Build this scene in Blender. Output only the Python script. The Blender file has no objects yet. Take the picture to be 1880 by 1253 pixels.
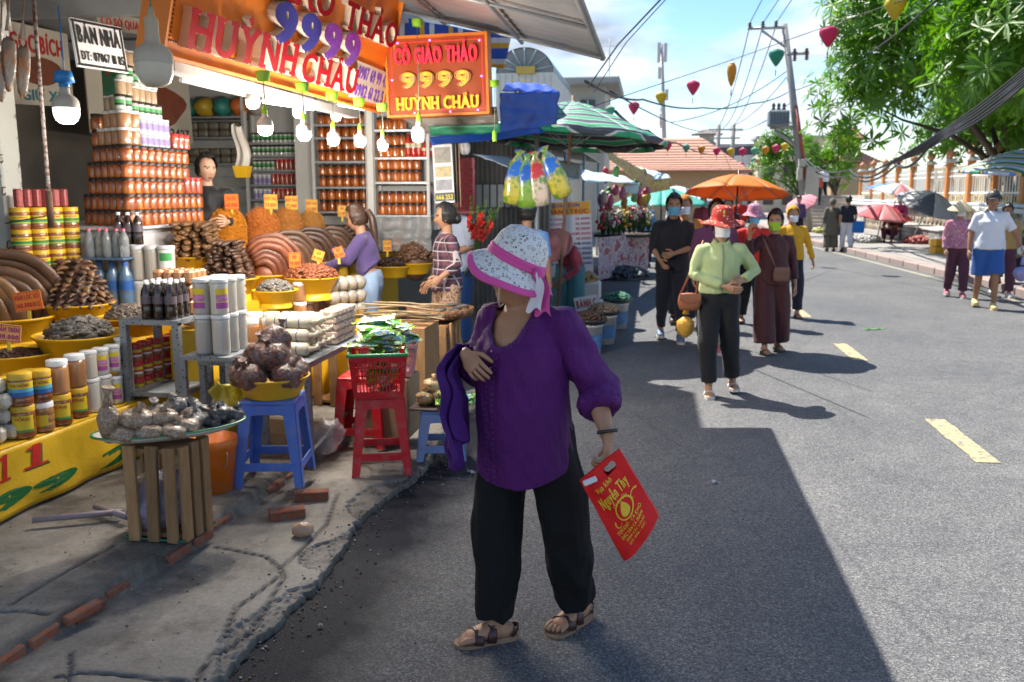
import bpy,bmesh,math,random,unicodedata
from mathutils import Vector,Matrix,noise
RND=random.Random(11)
PI=math.pi
sc=bpy.context.scene
COL=sc.collection
FPX,CXP,CYP,CAMH=1650.0,940.0,626.5,1.68
YAW,PITCH=math.radians(8.6705),math.radians(9.3440)
cam=bpy.data.cameras.new('camera');camo=bpy.data.objects.new('camera',cam);COL.objects.link(camo)
cam.sensor_width=36.0;cam.lens=FPX/1880.0*36.0
cam.clip_start=0.05;cam.clip_end=3000
camo.location=(0,0,CAMH)
camo.rotation_euler=(PI/2-PITCH,0,YAW)
cam.dof.use_dof=True;cam.dof.focus_distance=3.3;cam.dof.aperture_fstop=4.8
sc.camera=camo
SUN_EL,SUN_AZ=math.radians(57),math.radians(-46)
w=bpy.data.worlds.new('World');sc.world=w;w.use_nodes=True
nt=w.node_tree;nt.nodes.clear()
def wn(t,**k):
 n=nt.nodes.new(t)
 for a,b in k.items():setattr(n,a,b)
 return n
out=wn('ShaderNodeOutputWorld');bg=wn('ShaderNodeBackground');bg.inputs[1].default_value=0.105
sky=wn('ShaderNodeTexSky',sky_type='NISHITA',sun_disc=False,sun_elevation=SUN_EL,sun_rotation=SUN_AZ,air_density=1.0,dust_density=0.25,ozone_density=1.5)
tc=wn('ShaderNodeTexCoord');sep=wn('ShaderNodeSeparateXYZ');nt.links.new(tc.outputs['Generated'],sep.inputs[0])
zc=wn('ShaderNodeMath',operation='MAXIMUM');nt.links.new(sep.outputs[2],zc.inputs[0]);zc.inputs[1].default_value=0.02
za=wn('ShaderNodeMath',operation='ADD');nt.links.new(zc.outputs[0],za.inputs[0]);za.inputs[1].default_value=0.16
dv=wn('ShaderNodeVectorMath',operation='DIVIDE');nt.links.new(tc.outputs['Generated'],dv.inputs[0])
cb=wn('ShaderNodeCombineXYZ')
for i in range(3):nt.links.new(za.outputs[0],cb.inputs[i])
nt.links.new(cb.outputs[0],dv.inputs[1])
mp=wn('ShaderNodeMapping');mp.inputs['Location'].default_value=(3.35,1.2,0.0);mp.inputs['Scale'].default_value=(1.0,0.9,0.6)
nt.links.new(dv.outputs[0],mp.inputs[0])
nz=wn('ShaderNodeTexNoise');nz.inputs['Scale'].default_value=1.35;nz.inputs['Detail'].default_value=9;nz.inputs['Roughness'].default_value=0.52
nt.links.new(mp.outputs[0],nz.inputs['Vector'])
rp=wn('ShaderNodeValToRGB');rp.color_ramp.elements[0].position=0.45;rp.color_ramp.elements[0].color=(0,0,0,1)
rp.color_ramp.elements[1].position=0.64;rp.color_ramp.elements[1].color=(1,1,1,1)
nt.links.new(nz.outputs[0],rp.inputs[0])
nz2=wn('ShaderNodeTexNoise');nz2.inputs['Scale'].default_value=1.9;nz2.inputs['Detail'].default_value=6
mp2=wn('ShaderNodeMapping');mp2.inputs['Location'].default_value=(1.1,4.2,2.0);nt.links.new(mp.outputs[0],mp2.inputs[0]);nt.links.new(mp2.outputs[0],nz2.inputs['Vector'])
rp2=wn('ShaderNodeValToRGB');rp2.color_ramp.elements[0].position=0.36;rp2.color_ramp.elements[0].color=(2.2,2.6,3.2,1)
rp2.color_ramp.elements[1].position=0.58;rp2.color_ramp.elements[1].color=(5.6,5.8,6.2,1)
nt.links.new(nz2.outputs[0],rp2.inputs[0])
mx=wn('ShaderNodeMix',data_type='RGBA');nt.links.new(rp.outputs[0],mx.inputs[0]);hs_=wn('ShaderNodeHueSaturation');hs_.inputs['Saturation'].default_value=1.25;hs_.inputs['Value'].default_value=.88;nt.links.new(sky.outputs[0],hs_.inputs['Color']);nt.links.new(hs_.outputs[0],mx.inputs[6]);nt.links.new(rp2.outputs[0],mx.inputs[7])
nt.links.new(mx.outputs[2],bg.inputs[0]);nt.links.new(bg.outputs[0],out.inputs[0])
sun=bpy.data.lights.new('sun','SUN');sun.energy=4.8;sun.angle=math.radians(0.5);sun.color=(1.0,0.955,0.88)
suno=bpy.data.objects.new('sun',sun);COL.objects.link(suno)
sd=Vector((math.sin(SUN_AZ)*math.cos(SUN_EL),math.cos(SUN_AZ)*math.cos(SUN_EL),math.sin(SUN_EL)))
suno.rotation_euler=sd.to_track_quat('Z','Y').to_euler();suno.location=sd*40
sc.view_settings.view_transform='Standard';sc.view_settings.look='None';sc.view_settings.gamma=1.0;sc.view_settings.use_curve_mapping=False
sc.view_settings.exposure=1.18
sc.render.engine='CYCLES'
cy=sc.cycles
cy.use_denoising=True;cy.denoiser='OPENIMAGEDENOISE'
cy.max_bounces=6;cy.diffuse_bounces=4;cy.glossy_bounces=2;cy.transmission_bounces=4;cy.transparent_max_bounces=8
cy.caustics_reflective=False;cy.caustics_refractive=False;cy.sample_clamp_indirect=4.0
_cy,_sy,_cp,_sp=math.cos(YAW),math.sin(YAW),math.cos(PITCH),math.sin(PITCH)
FWD=Vector((-_sy*_cp,_cy*_cp,-_sp));RGT=Vector((_cy,_sy,0));UPV=RGT.cross(FWD)
CAM=Vector((0,0,CAMH))
def ray(x,y):return FWD+RGT*((x-CXP)/FPX)-UPV*((y-CYP)/FPX)
def AD(x,y,d):return CAM+ray(x,y)*d
def AX(x,y,X):r=ray(x,y);return CAM+r*(X/r.x)
def AY(x,y,Y):r=ray(x,y);return CAM+r*(Y/r.y)
def AZ(x,y,z=0.0):r=ray(x,y);return CAM+r*((z-CAMH)/r.z)
MATS={}
class NB:
 def __init__(s,name):
  s.m=bpy.data.materials.new(name);s.m.use_nodes=True;s.t=s.m.node_tree;s.t.nodes.clear()
  s.o=s.n('ShaderNodeOutputMaterial');s.b=s.n('ShaderNodeBsdfPrincipled');s.l(s.b.outputs[0],s.o.inputs[0])
  s.tc=s.n('ShaderNodeTexCoord')
 def n(s,t,**k):
  n=s.t.nodes.new(t)
  for a,b in k.items():setattr(n,a,b)
  return n
 def l(s,a,b):s.t.links.new(a,b)
 def noise(s,scale,detail=4,rough=.55,vec=None):
  n=s.n('ShaderNodeTexNoise');n.inputs['Scale'].default_value=scale;n.inputs['Detail'].default_value=detail;n.inputs['Roughness'].default_value=rough
  s.l(vec or s.tc.outputs['Object'],n.inputs['Vector']);return n.outputs[0]
 def map(s,sc_=(1,1,1),rot=(0,0,0),loc=(0,0,0),src='Object'):
  n=s.n('ShaderNodeMapping');n.inputs['Scale'].default_value=sc_;n.inputs['Rotation'].default_value=rot;n.inputs['Location'].default_value=loc
  s.l(s.tc.outputs[src],n.inputs[0]);return n.outputs[0]
 def math(s,op,a,b=0.0,c=None):
  n=s.n('ShaderNodeMath',operation=op)
  for i,x in enumerate((a,b)if c is None else(a,b,c)):
   if isinstance(x,(int,float)):n.inputs[i].default_value=x
   else:s.l(x,n.inputs[i])
  return n.outputs[0]
 def ramp(s,f,stops,const=False):
  n=s.n('ShaderNodeValToRGB');cr=n.color_ramp
  if const:cr.interpolation='CONSTANT'
  while len(cr.elements)<len(stops):cr.elements.new(.5)
  for e,(p,c)in zip(cr.elements,stops):
   e.position=p;e.color=(*c,1)if len(c)==3 else c
  s.l(f,n.inputs[0]);return n.outputs[0]
 def mix(s,f,a,b,bt='MIX'):
  n=s.n('ShaderNodeMix',data_type='RGBA',blend_type=bt)
  for i,x in((0,f),(6,a),(7,b)):
   if isinstance(x,(int,float)):n.inputs[i].default_value=x
   elif isinstance(x,tuple):n.inputs[i].default_value=(*x,1)
   else:s.l(x,n.inputs[i])
  return n.outputs[2]
 def vor(s,scale,vec=None,feature='F1',out='Distance'):
  n=s.n('ShaderNodeTexVoronoi',feature=feature);n.inputs['Scale'].default_value=scale
  s.l(vec or s.tc.outputs['Object'],n.inputs['Vector']);return n.outputs[out]
 def rnd(s):return s.n('ShaderNodeObjectInfo').outputs['Random']
 def bump(s,h,strength,dist=.01):
  n=s.n('ShaderNodeBump');n.inputs['Strength'].default_value=strength;n.inputs['Distance'].default_value=dist
  s.l(h,n.inputs['Height']);s.l(n.outputs[0],s.b.inputs['Normal'])
 def set(s,col=None,rough=None,metal=None,coat=None,trans=None,alpha=None,spec=None,emis=None,estr=1.0,sss=None):
  def put(k,v):
   if v is None:return
   i=s.b.inputs[k]
   if isinstance(v,tuple):i.default_value=(*v,1)
   elif isinstance(v,(int,float)):i.default_value=v
   else:s.l(v,i)
  put('Base Color',col);put('Roughness',rough);put('Metallic',metal);put('Coat Weight',coat);put('Transmission Weight',trans);put('Alpha',alpha);put('Specular IOR Level',spec)
  if emis is not None:put('Emission Color',emis);put('Emission Strength',estr)
  if coat:s.b.inputs['Coat Roughness'].default_value=.08
  return s.m
def hsv(c,dv=0.0):
 return tuple(max(0,min(1,x*(1+dv)))for x in c)
def M(name,col,rough=.55,metal=0,var=.22,vs=5.0,bump=0.0,bs=60.0,coat=None,rv=0.0,alpha=None,trans=None,spec=None,emis=None,estr=1.0):
 if name in MATS:return MATS[name]
 b=NB(name)
 c=b.mix(b.noise(vs,5,.6),hsv(col,-var),hsv(col,var*.8))
 if rv:
  c=b.mix(1.0,c,b.ramp(b.rnd(),[(0,(1-rv,)*3),(1,(1,1,1))]),'MULTIPLY')
 r=b.ramp(b.noise(vs*3,3),[(.3,(max(.02,rough-.1),)*3),(.7,(min(1,rough+.12),)*3)])
 if bump:b.bump(b.noise(bs,4),bump,.004)
 m=b.set(c,r,metal,coat,trans,alpha,spec,emis,estr);MATS[name]=m;return m
def pat(name,fn):
 if name not in MATS:
  b=NB(name);fn(b);MATS[name]=b.m
 return MATS[name]
class MB:
 def __init__(s):s.v=[];s.f=[];s.mi=[];s.sm=[]
 def add(s,vs,fs,mi=0,sm=False,mat=None):
  k=len(s.v)
  if mat is not None:vs=[mat@Vector(p)for p in vs]
  s.v.extend(tuple(p)for p in vs)
  for f in fs:s.f.append(tuple(i+k for i in f));s.mi.append(mi);s.sm.append(sm)
  return s
 def box(s,c,d,rz=0,mi=0,mat=None,bev=0.0):
  x,y,z=d[0]/2,d[1]/2,d[2]/2
  b=min(bev,x*.49,y*.49,z*.49)
  m=Matrix.Translation(c)@Matrix.Rotation(rz,4,'Z')
  if mat is not None:m=mat@m
  if b<=0:
   vs=[(a*x,e*y,g*z)for a in(-1,1)for e in(-1,1)for g in(-1,1)]
   return s.add(vs,[(0,1,3,2),(4,6,7,5),(0,4,5,1),(2,3,7,6),(0,2,6,4),(1,5,7,3)],mi,False,m)
  vs=[];idx={}
  for a in(-1,1):
   for e in(-1,1):
    for g in(-1,1):
     for ax in range(3):
      idx[(a,e,g,ax)]=len(vs)
      p=[a*(x-b),e*(y-b),g*(z-b)];p[ax]=(a,e,g)[ax]*(x,y,z)[ax];vs.append(tuple(p))
  fs=[]
  for ax in range(3):
   o1,o2=(ax+1)%3,(ax+2)%3
   for sg in(-1,1):
    q=[]
    for u,v_ in((-1,-1),(1,-1),(1,1),(-1,1)):
     t=[0,0,0];t[ax]=sg;t[o1]=u;t[o2]=v_;q.append(idx[(*t,ax)])
    fs.append(tuple(q if sg>0 else q[::-1]))
  for ax in range(3):
   o1,o2=(ax+1)%3,(ax+2)%3
   for u in(-1,1):
    for v_ in(-1,1):
     t0=[0,0,0];t1=[0,0,0];t0[o1]=t1[o1]=u;t0[o2]=t1[o2]=v_;t0[ax]=-1;t1[ax]=1
     q=[idx[(*t0,o1)],idx[(*t1,o1)],idx[(*t1,o2)],idx[(*t0,o2)]]
     fs.append(tuple(q if u*v_<0 else q[::-1]))
  for k8 in[(a,e,g)for a in(-1,1)for e in(-1,1)for g in(-1,1)]:
   q=[idx[(*k8,i)]for i in range(3)]
   fs.append(tuple(q if k8[0]*k8[1]*k8[2]>0 else q[::-1]))
  return s.add(vs,fs,mi,False,m)
 def tube(s,pts,rad,n=8,mi=0,cap=True,sm=True,ref=None,rnd=False):
  P=[Vector(p)for p in pts]
  rr=[rad]*len(P)if not isinstance(rad,list)else list(rad)
  rr=[(r,r)if not isinstance(r,(tuple,list))else r for r in rr]
  if rnd:
   d0=(P[0]-P[1]).normalized();d1=(P[-1]-P[-2]).normalized()
   a,b_=rr[0],rr[-1];m0=min(a);m1=min(b_)
   P=[P[0]+d0*m0*.9,P[0]+d0*m0*.55]+P+[P[-1]+d1*m1*.55,P[-1]+d1*m1*.9]
   rr=[(a[0]*.4,a[1]*.4),(a[0]*.8,a[1]*.8)]+rr+[(b_[0]*.8,b_[1]*.8),(b_[0]*.4,b_[1]*.4)]
  vs=[];L=len(P);prev=None
  for i in range(L):
   t=(P[min(i+1,L-1)]-P[max(i-1,0)])
   t=t.normalized()if t.length>1e-9 else Vector((0,0,1))
   if ref is not None:u=Vector(ref)-t*Vector(ref).dot(t)
   elif prev is not None:u=prev-t*prev.dot(t)
   else:u=(Vector((1,0,0))if abs(t.x)<.8 else Vector((0,1,0)));u=u-t*u.dot(t)
   if u.length<1e-6:u=t.orthogonal()
   u.normalize();prev=u;v=t.cross(u)
   for k in range(n):
    a=2*PI*k/n
    vs.append(P[i]+u*(math.cos(a)*rr[i][0])+v*(math.sin(a)*rr[i][1]))
  fs=[(i*n+k,i*n+(k+1)%n,(i+1)*n+(k+1)%n,(i+1)*n+k)for i in range(L-1)for k in range(n)]
  s.add(vs,fs,mi,sm)
  if cap:
   k0=len(s.v)-len(vs)
   s.f.append(tuple(k0+k for k in range(n))[::-1]);s.f.append(tuple(k0+(L-1)*n+k for k in range(n)))
   s.mi+=[mi,mi];s.sm+=[False,False]
  return s
 def lathe(s,prof,n=16,loc=(0,0,0),mi=0,sm=True,mat=None,fx=None):
  vs=[];fs=[];L=len(prof)
  for r,z in prof:
   for k in range(n):
    a=2*PI*k/n
    r2,z2=fx(a,r,z)if fx else(r,z)
    vs.append((loc[0]+r2*math.cos(a),loc[1]+r2*math.sin(a),loc[2]+z2))
  for i in range(L-1):
   for k in range(n):fs.append((i*n+k,i*n+(k+1)%n,(i+1)*n+(k+1)%n,(i+1)*n+k))
  return s.add(vs,fs,mi,sm,mat)
 def prism(s,poly,h,mi=0,mat=None,sm=False):
  n=len(poly)
  vs=[(x,y,0)for x,y in poly]+[(x,y,h)for x,y in poly]
  fs=[tuple(range(n))[::-1],tuple(range(n,2*n))]+[(i,(i+1)%n,n+(i+1)%n,n+i)for i in range(n)]
  return s.add(vs,fs,mi,sm,mat)
 def grid(s,fn,nu,nv,mi=0,sm=True,wrap=False,mat=None):
  vs=[fn(i/nu,j/nv)for i in range(nu+(0 if wrap else 1))for j in range(nv+1)]
  N=nu if wrap else nu+1
  fs=[(i*(nv+1)+j,((i+1)%N)*(nv+1)+j,((i+1)%N)*(nv+1)+j+1,i*(nv+1)+j+1)for i in range(nu)for j in range(nv)]
  return s.add(vs,fs,mi,sm,mat)
 def ball(s,c,r,nu=12,nv=8,mi=0,mat=None,fn=None):
  r=(r,r,r)if isinstance(r,(int,float))else r
  vs=[];fs=[]
  for j in range(nv+1):
   th=PI*j/nv
   for i in range(nu):
    ph=2*PI*i/nu
    d=Vector((math.sin(th)*math.cos(ph),math.sin(th)*math.sin(ph),math.cos(th)))
    k=fn(d)if fn else 1.0
    vs.append((c[0]+d.x*r[0]*k,c[1]+d.y*r[1]*k,c[2]+d.z*r[2]*k))
  for j in range(nv):
   for i in range(nu):fs.append((j*nu+i,(j+1)*nu+i,(j+1)*nu+(i+1)%nu,j*nu+(i+1)%nu))
  return s.add(vs,fs,mi,True,mat)
 def mesh(s,name,mats):
  me=bpy.data.meshes.new(name)
  me.from_pydata(s.v,[],s.f)
  for m in(mats if isinstance(mats,(list,tuple))else[mats]):me.materials.append(m)
  me.polygons.foreach_set('material_index',s.mi);me.polygons.foreach_set('use_smooth',s.sm)
  me.update();return me
 def build(s,name,mats,parent=None,loc=None,rot=None):
  return obj(name,s.mesh(name,mats),parent,loc,rot)
def obj(name,me,parent=None,loc=None,rot=None,scl=None):
 o=bpy.data.objects.new(name,me);COL.objects.link(o)
 if parent is not None:o.parent=parent
 if loc is not None:o.location=loc
 if rot is not None:o.rotation_euler=rot if isinstance(rot,(tuple,list))else(0,0,rot)
 if scl is not None:o.scale=(scl,)*3 if isinstance(scl,(int,float))else scl
 return o
def tag(o,label,cat,group=None,kind=None):
 o['label']=label
 if cat:o['category']=cat
 if group:o['group']=group
 if kind:o['kind']=kind
 return o
def thing(name,label,cat,loc=(0,0,0),rz=0,group=None):
 o=obj(name,None,None,loc,rz);o.empty_display_size=.1
 return tag(o,label,cat,group)
def dup(o,loc=None,rot=None,scl=None,label=None,parent=None,group=None):
 c=o.copy();COL.objects.link(c);c.parent=parent if parent else o.parent
 if loc is not None:c.location=loc
 if rot is not None:c.rotation_euler=rot if isinstance(rot,(tuple,list))else(0,0,rot)
 if scl is not None:c.scale=(scl,)*3 if isinstance(scl,(int,float))else scl
 if label:c['label']=label
 if group:c['group']=group
 for ch in o.children:dup(ch,parent=c)
 return c
class Kind:
 def __init__(s,make):s.make=make;s.p=None
 def put(s,loc,rot=0,scl=None,label=None,group=None):
  if s.p is None:
   s.p=s.make();s.p.location=loc;s.p.rotation_euler=rot if isinstance(rot,(tuple,list))else(0,0,rot)
   if scl is not None:s.p.scale=(scl,)*3 if isinstance(scl,(int,float))else scl
   if label:s.p['label']=label
   if group:s.p['group']=group
   return s.p
  return dup(s.p,loc,rot,scl if scl is not None else(1,1,1),label,None,group)
def struct(name,me,mats=None,**k):
 o=me.build(name,mats)if isinstance(me,MB)else obj(name,me)
 o['kind']='structure';return o
TMPS=bpy.data.scenes.new('workshop')
def tmp_eval(o):
 vl=TMPS.view_layers[0];vl.update();dg=vl.depsgraph;return bpy.data.meshes.new_from_object(o.evaluated_get(dg))
def fuse(mb,voxel,mats,it=4,name='fused',wr=None,adapt=0):
 me=mb.mesh(name,mats);o=bpy.data.objects.new('tmp',me);TMPS.collection.objects.link(o)
 r=o.modifiers.new('r','REMESH');r.mode='VOXEL';r.voxel_size=voxel;r.adaptivity=adapt;r.use_smooth_shade=True
 if it:q=o.modifiers.new('s','SMOOTH');q.factor=.5;q.iterations=it
 m2=tmp_eval(o)
 bpy.data.objects.remove(o);bpy.data.meshes.remove(me)
 m2.name=name;m2.materials.clear()
 for m in(mats if isinstance(mats,(list,tuple))else[mats]):m2.materials.append(m)
 if wr:
  ns=[v.normal.copy()for v in m2.vertices]
  for v,n in zip(m2.vertices,ns):v.co+=n*wr(v.co,n)
  m2.update()
 m2.polygons.foreach_set('use_smooth',[True]*len(m2.polygons))
 return m2
def join(me,mb,mats_offset=0):
 b=bmesh.new();b.from_mesh(me)
 vs=[b.verts.new(p)for p in mb.v]
 for f,mi,sm in zip(mb.f,mb.mi,mb.sm):
  try:
   q=b.faces.new([vs[i]for i in f]);q.material_index=mi;q.smooth=sm
  except ValueError:pass
 b.to_mesh(me);b.free();me.update();return me
GL={}
def glyph(ch):
 if ch in GL:return GL[ch]
 cu=bpy.data.curves.new('g','FONT');cu.body=ch;cu.size=1;cu.extrude=.5
 cu.offset=0.0;cu.resolution_u=3
 o=bpy.data.objects.new('g',cu);TMPS.collection.objects.link(o)
 me=tmp_eval(o)
 vs=[v.co.copy()for v in me.vertices];fs=[tuple(p.vertices)for p in me.polygons]
 bpy.data.objects.remove(o);bpy.data.curves.remove(cu);bpy.data.meshes.remove(me)
 x0=min((v.x for v in vs),default=0);x1=max((v.x for v in vs),default=.25)
 y1=max((v.y for v in vs),default=.7)
 GL[ch]=([Vector((v.x-x0,v.y,v.z))for v in vs],fs,x1-x0,y1);return GL[ch]
def _bar(mb,a,b,t,h0=-.5,h1=.5):
 a=Vector((*a,0));b=Vector((*b,0));d=(b-a).normalized();n=Vector((-d.y,d.x,0))*t
 q=[a-n,b-n,b+n,a+n]
 mb.add([(p.x,p.y,h0)for p in q]+[(p.x,p.y,h1)for p in q],[(3,2,1,0),(4,5,6,7),(0,1,5,4),(1,2,6,5),(2,3,7,6),(3,0,4,7)])
SER={'H':'lb rb lt rt','U':'lt rt','N':'lb lt rt','Y':'mb lt rt','A':'lb rb','T':'mb','I':'mb mt','M':'lb rb lt rt','R':'lb rb','K':'lb rb lt rt','G':'','C':'','O':''}
def letter(ch,bold=.03,serif=False):
 d=unicodedata.normalize('NFD',ch);base=d[0];marks=[unicodedata.name(c,'')for c in d[1:]]
 stroke=base in 'Đđ'
 if stroke:base='D' if base=='Đ' else 'd'
 mb=MB();vs,fs,wd,top=glyph(base)
 for dx in((0,)if bold<=0 else(-bold,0,bold)):
  e=dx*.02
  mb.add([(v.x+dx+bold,v.y,v.z+(e if v.z>0 else 0))for v in vs],fs)
 if bold>0:
  for dy in(-bold*.5,bold*.5):mb.add([(v.x+bold,v.y+dy,v.z-(.004 if v.z>0 else 0))for v in vs],fs)
 wd+=2*bold;cx=wd/2;t=.04+bold*.5
 if base=='1' and serif:
  mb=MB();wd=.5;cx=.26;_bar(mb,(cx,0),(cx,.72),.075);_bar(mb,(cx-.2,.035),(cx+.2,.035),.036,-.497,.497);_bar(mb,(cx-.17,.6),(cx,.69),.04,-.498,.498)
 if serif and base in SER:
  for q in SER[base].split():
   x={'l':.075+bold,'r':wd-.075-bold,'m':cx}[q[0]];y=.03 if q[1]=='b' else top-.03
   if base=='A':x=.03 if q[0]=='l' else wd-.03
   _bar(mb,(x-.14,y),(x+.14,y),.036,-.497,.497)
 if stroke:_bar(mb,(-.06,top*.5),(.26,top*.5),.04,-.498,.498)
 y=top+.06
 for m in marks:
  if 'CIRCUMFLEX' in m:
   _bar(mb,(cx-.13,y),(cx,y+.1),t*.8);_bar(mb,(cx,y+.1),(cx+.13,y),t*.8);y+=.14
  elif 'BREVE' in m:
   _bar(mb,(cx-.12,y+.07),(cx-.04,y),t*.8);_bar(mb,(cx-.05,y),(cx+.05,y),t*.8);_bar(mb,(cx+.04,y),(cx+.12,y+.07),t*.8);y+=.12
  elif 'ACUTE' in m:_bar(mb,(cx-.02,y),(cx+.1,y+.13),t)
  elif 'GRAVE' in m:_bar(mb,(cx+.02,y),(cx-.1,y+.13),t)
  elif 'TILDE' in m:_bar(mb,(cx-.14,y),(cx-.03,y+.06),t*.8);_bar(mb,(cx-.04,y+.06),(cx+.04,y+.02),t*.8);_bar(mb,(cx+.03,y+.02),(cx+.14,y+.08),t*.8)
  elif 'HOOK' in m:_bar(mb,(cx-.06,y+.12),(cx+.05,y+.14),t*.8);_bar(mb,(cx+.05,y+.14),(cx+.05,y+.07),t*.8);_bar(mb,(cx+.05,y+.07),(cx,y),t*.8)
  elif 'DOT BELOW' in m:_bar(mb,(cx-.05,-.13),(cx+.05,-.13),.05)
  elif 'HORN' in m:_bar(mb,(wd-.05,top),(wd+.07,top+.05),t*.8);_bar(mb,(wd+.06,top+.05),(wd+.07,top+.12),t*.7)
 return mb,wd
LCACHE={}
def line(s,bold=.03,serif=False,gap=.09):
 res=[];x=0
 for ch in s:
  if ch==' ':x+=.32;continue
  k=(ch,bold,serif)
  if k not in LCACHE:LCACHE[k]=letter(ch,bold,serif)
  mb,wd=LCACHE[k];res.append((mb,x));x+=wd+gap
 return res,max(.01,x-gap)
def put_text(mb,s,mat4,w,h,depth=.002,bold=.03,serif=False,mi=0,slant=0):
 ls,W=line(s,bold,serif);sx=w/W;sy=h/.72
 for g,x in ls:
  mb.add([mat4@Vector(((p[0]+x)*sx-w/2+slant*p[1]*sy,p[1]*sy-h/2,(p[2]+.5)*depth))for p in g.v],g.f,mi)
 return mb
def frame(c,right,up):
 r=Vector(right).normalized();u=Vector(up);u=(u-r*u.dot(r)).normalized();n=r.cross(u)
 m=Matrix(((r.x,u.x,n.x,c[0]),(r.y,u.y,n.y,c[1]),(r.z,u.z,n.z,c[2]),(0,0,0,1)));return m
def lerp(a,b,t):return a+(b-a)*t
def V(*a):return Vector(a)
# ================================================================ THE SETTING: ground, road, pavements
def m_asphalt(b):
 ob=b.tc.outputs['Object']
 big=b.noise(.55,6,.6);mid=b.noise(4.5,5,.65);v=b.vor(150,out='Color')
 s=b.n('ShaderNodeSeparateColor');b.l(v,s.inputs[0])
 c=b.ramp(s.outputs[0],[(0,(.055,.056,.06)),(.55,(.115,.115,.118)),(.86,(.17,.168,.165)),(1,(.25,.245,.235))])
 c=b.mix(1.0,c,b.ramp(big,[(.3,(.72,.73,.76)),(.7,(1.12,1.1,1.06))]),'MULTIPLY')
 c=b.mix(.8,c,b.ramp(mid,[(.35,(.82,.82,.83)),(.65,(1.1,1.1,1.08))]),'MULTIPLY')
 sx=b.n('ShaderNodeSeparateXYZ');b.l(ob,sx.inputs[0])
 e=b.math('ADD',sx.outputs[0],b.math('MULTIPLY',b.noise(3.0,5,.7),.5))
 wet=b.ramp(e,[(0,(1,1,1)),(1,(0,0,0))]);wet.node.color_ramp.elements[0].position=0.0
 wet=b.ramp(b.math('MULTIPLY',b.math('SUBTRACT',-.58,e),3.0),[(0,(0,0,0)),(1,(1,1,1))])
 c=b.mix(b.math('MULTIPLY',wet,.95),c,(.016,.018,.025))
 sp=b.ramp(b.vor(1.3),[(.02,(.5,.5,.5)),(.09,(1,1,1))]);c=b.mix(.5,c,sp,'MULTIPLY')
 crk=b.vor(.42,vec=b.map((1,1,1),loc=(3,1,0)),feature='DISTANCE_TO_EDGE')
 crk=b.math('ADD',crk,b.math('MULTIPLY',b.noise(9,4),.012));c=b.mix(.28,c,b.ramp(crk,[(.006,(.35,.35,.35)),(.011,(1,1,1))]),'MULTIPLY')
 r=b.ramp(mid,[(.3,(.62,)*3),(.7,(.9,)*3)]);r=b.mix(wet,r,(.62,.62,.62))
 b.set(c,r,spec=b.math('SUBTRACT',.35,b.math('MULTIPLY',wet,.28)));b.bump(b.vor(150),.45,.006)
MAS=pat('asphalt',m_asphalt)
def m_concrete(b):
 big=b.noise(1.1,8,.62);mid=b.noise(6,7,.7);fine=b.noise(55,4,.7)
 c=b.ramp(big,[(.25,(.15,.138,.122)),(.5,(.27,.252,.225)),(.75,(.37,.35,.315))])
 c=b.mix(.7,c,b.ramp(mid,[(.32,(.55,.54,.53)),(.68,(1.15,1.13,1.1))]),'MULTIPLY')
 c=b.mix(.45,c,b.ramp(fine,[(.35,(.62,.62,.62)),(.65,(1.1,1.1,1.1))]),'MULTIPLY')
 g=b.vor(210,out='Color');s=b.n('ShaderNodeSeparateColor');b.l(g,s.inputs[0]);c=b.mix(.25,c,b.ramp(s.outputs[1],[(0,(.6,.6,.6)),(1,(1.2,1.2,1.2))]),'MULTIPLY')
 st=b.ramp(b.noise(2.3,6,.7,vec=b.map(loc=(7,3,1))),[(.5,(1,1,1)),(.62,(.42,.41,.4))]);c=b.mix(.75,c,st,'MULTIPLY')
 at=b.n('ShaderNodeAttribute',attribute_name='dirt');c=b.mix(at.outputs['Fac'],c,(.025,.024,.023))
 b.set(c,b.ramp(mid,[(.3,(.6,)*3),(.7,(.95,)*3)]),spec=.3);b.bump(b.math('ADD',fine,mid),.5,.006)
MCO=pat('concrete',m_concrete)
MGR=M('far_ground',(.17,.165,.155),.9,var=.25,vs=.4)
MBRK=pat('clay_brick',lambda b:(b.set(b.mix(b.ramp(b.noise(26,6,.75),[(.46,(0,0,0)),(.62,(.8,.8,.8))]),b.mix(1.0,b.mix(b.noise(9,5),(.26,.065,.03),(.42,.13,.06)),b.ramp(b.rnd(),[(0,(.6,)*3),(1,(1,1,1))]),'MULTIPLY'),(.16,.145,.125)),.9),b.bump(b.noise(70,5,.7),.9,.008)))
def sheet(name,poly,z,mat):
 mb=MB();mb.add([(x,y,z)for x,y in poly],[tuple(range(len(poly)))]);return mb.build(name,mat)
g=sheet('ground',[(-400,-60),(400,-60),(400,900),(-400,900)],-.06,MGR);g['kind']='structure'
rd=MB();NS=40
ys=[-8+i*2.5 for i in range(40)]
def rkx(y):return 5.98 if y<18 else lerp(5.98,5.3,min(1,(y-18)/13.0))
for i in range(len(ys)-1):
 a,b_=ys[i],ys[i+1]
 rd.add([(-1.75,a,0),(rkx(a)+.05,a,0),(rkx(b_)+.05,b_,0),(-1.75,b_,0)],[(0,1,2,3)])
road=struct('road',rd,MAS)
MPAINT=pat('worn_yellow_paint',lambda b:b.set(b.mix(b.ramp(b.noise(16,6,.75),[(.38,(0,0,0)),(.55,(1,1,1))]),(.13,.125,.115),b.mix(b.noise(5,3),(.4,.32,.15),(.5,.42,.23))),.75))
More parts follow.
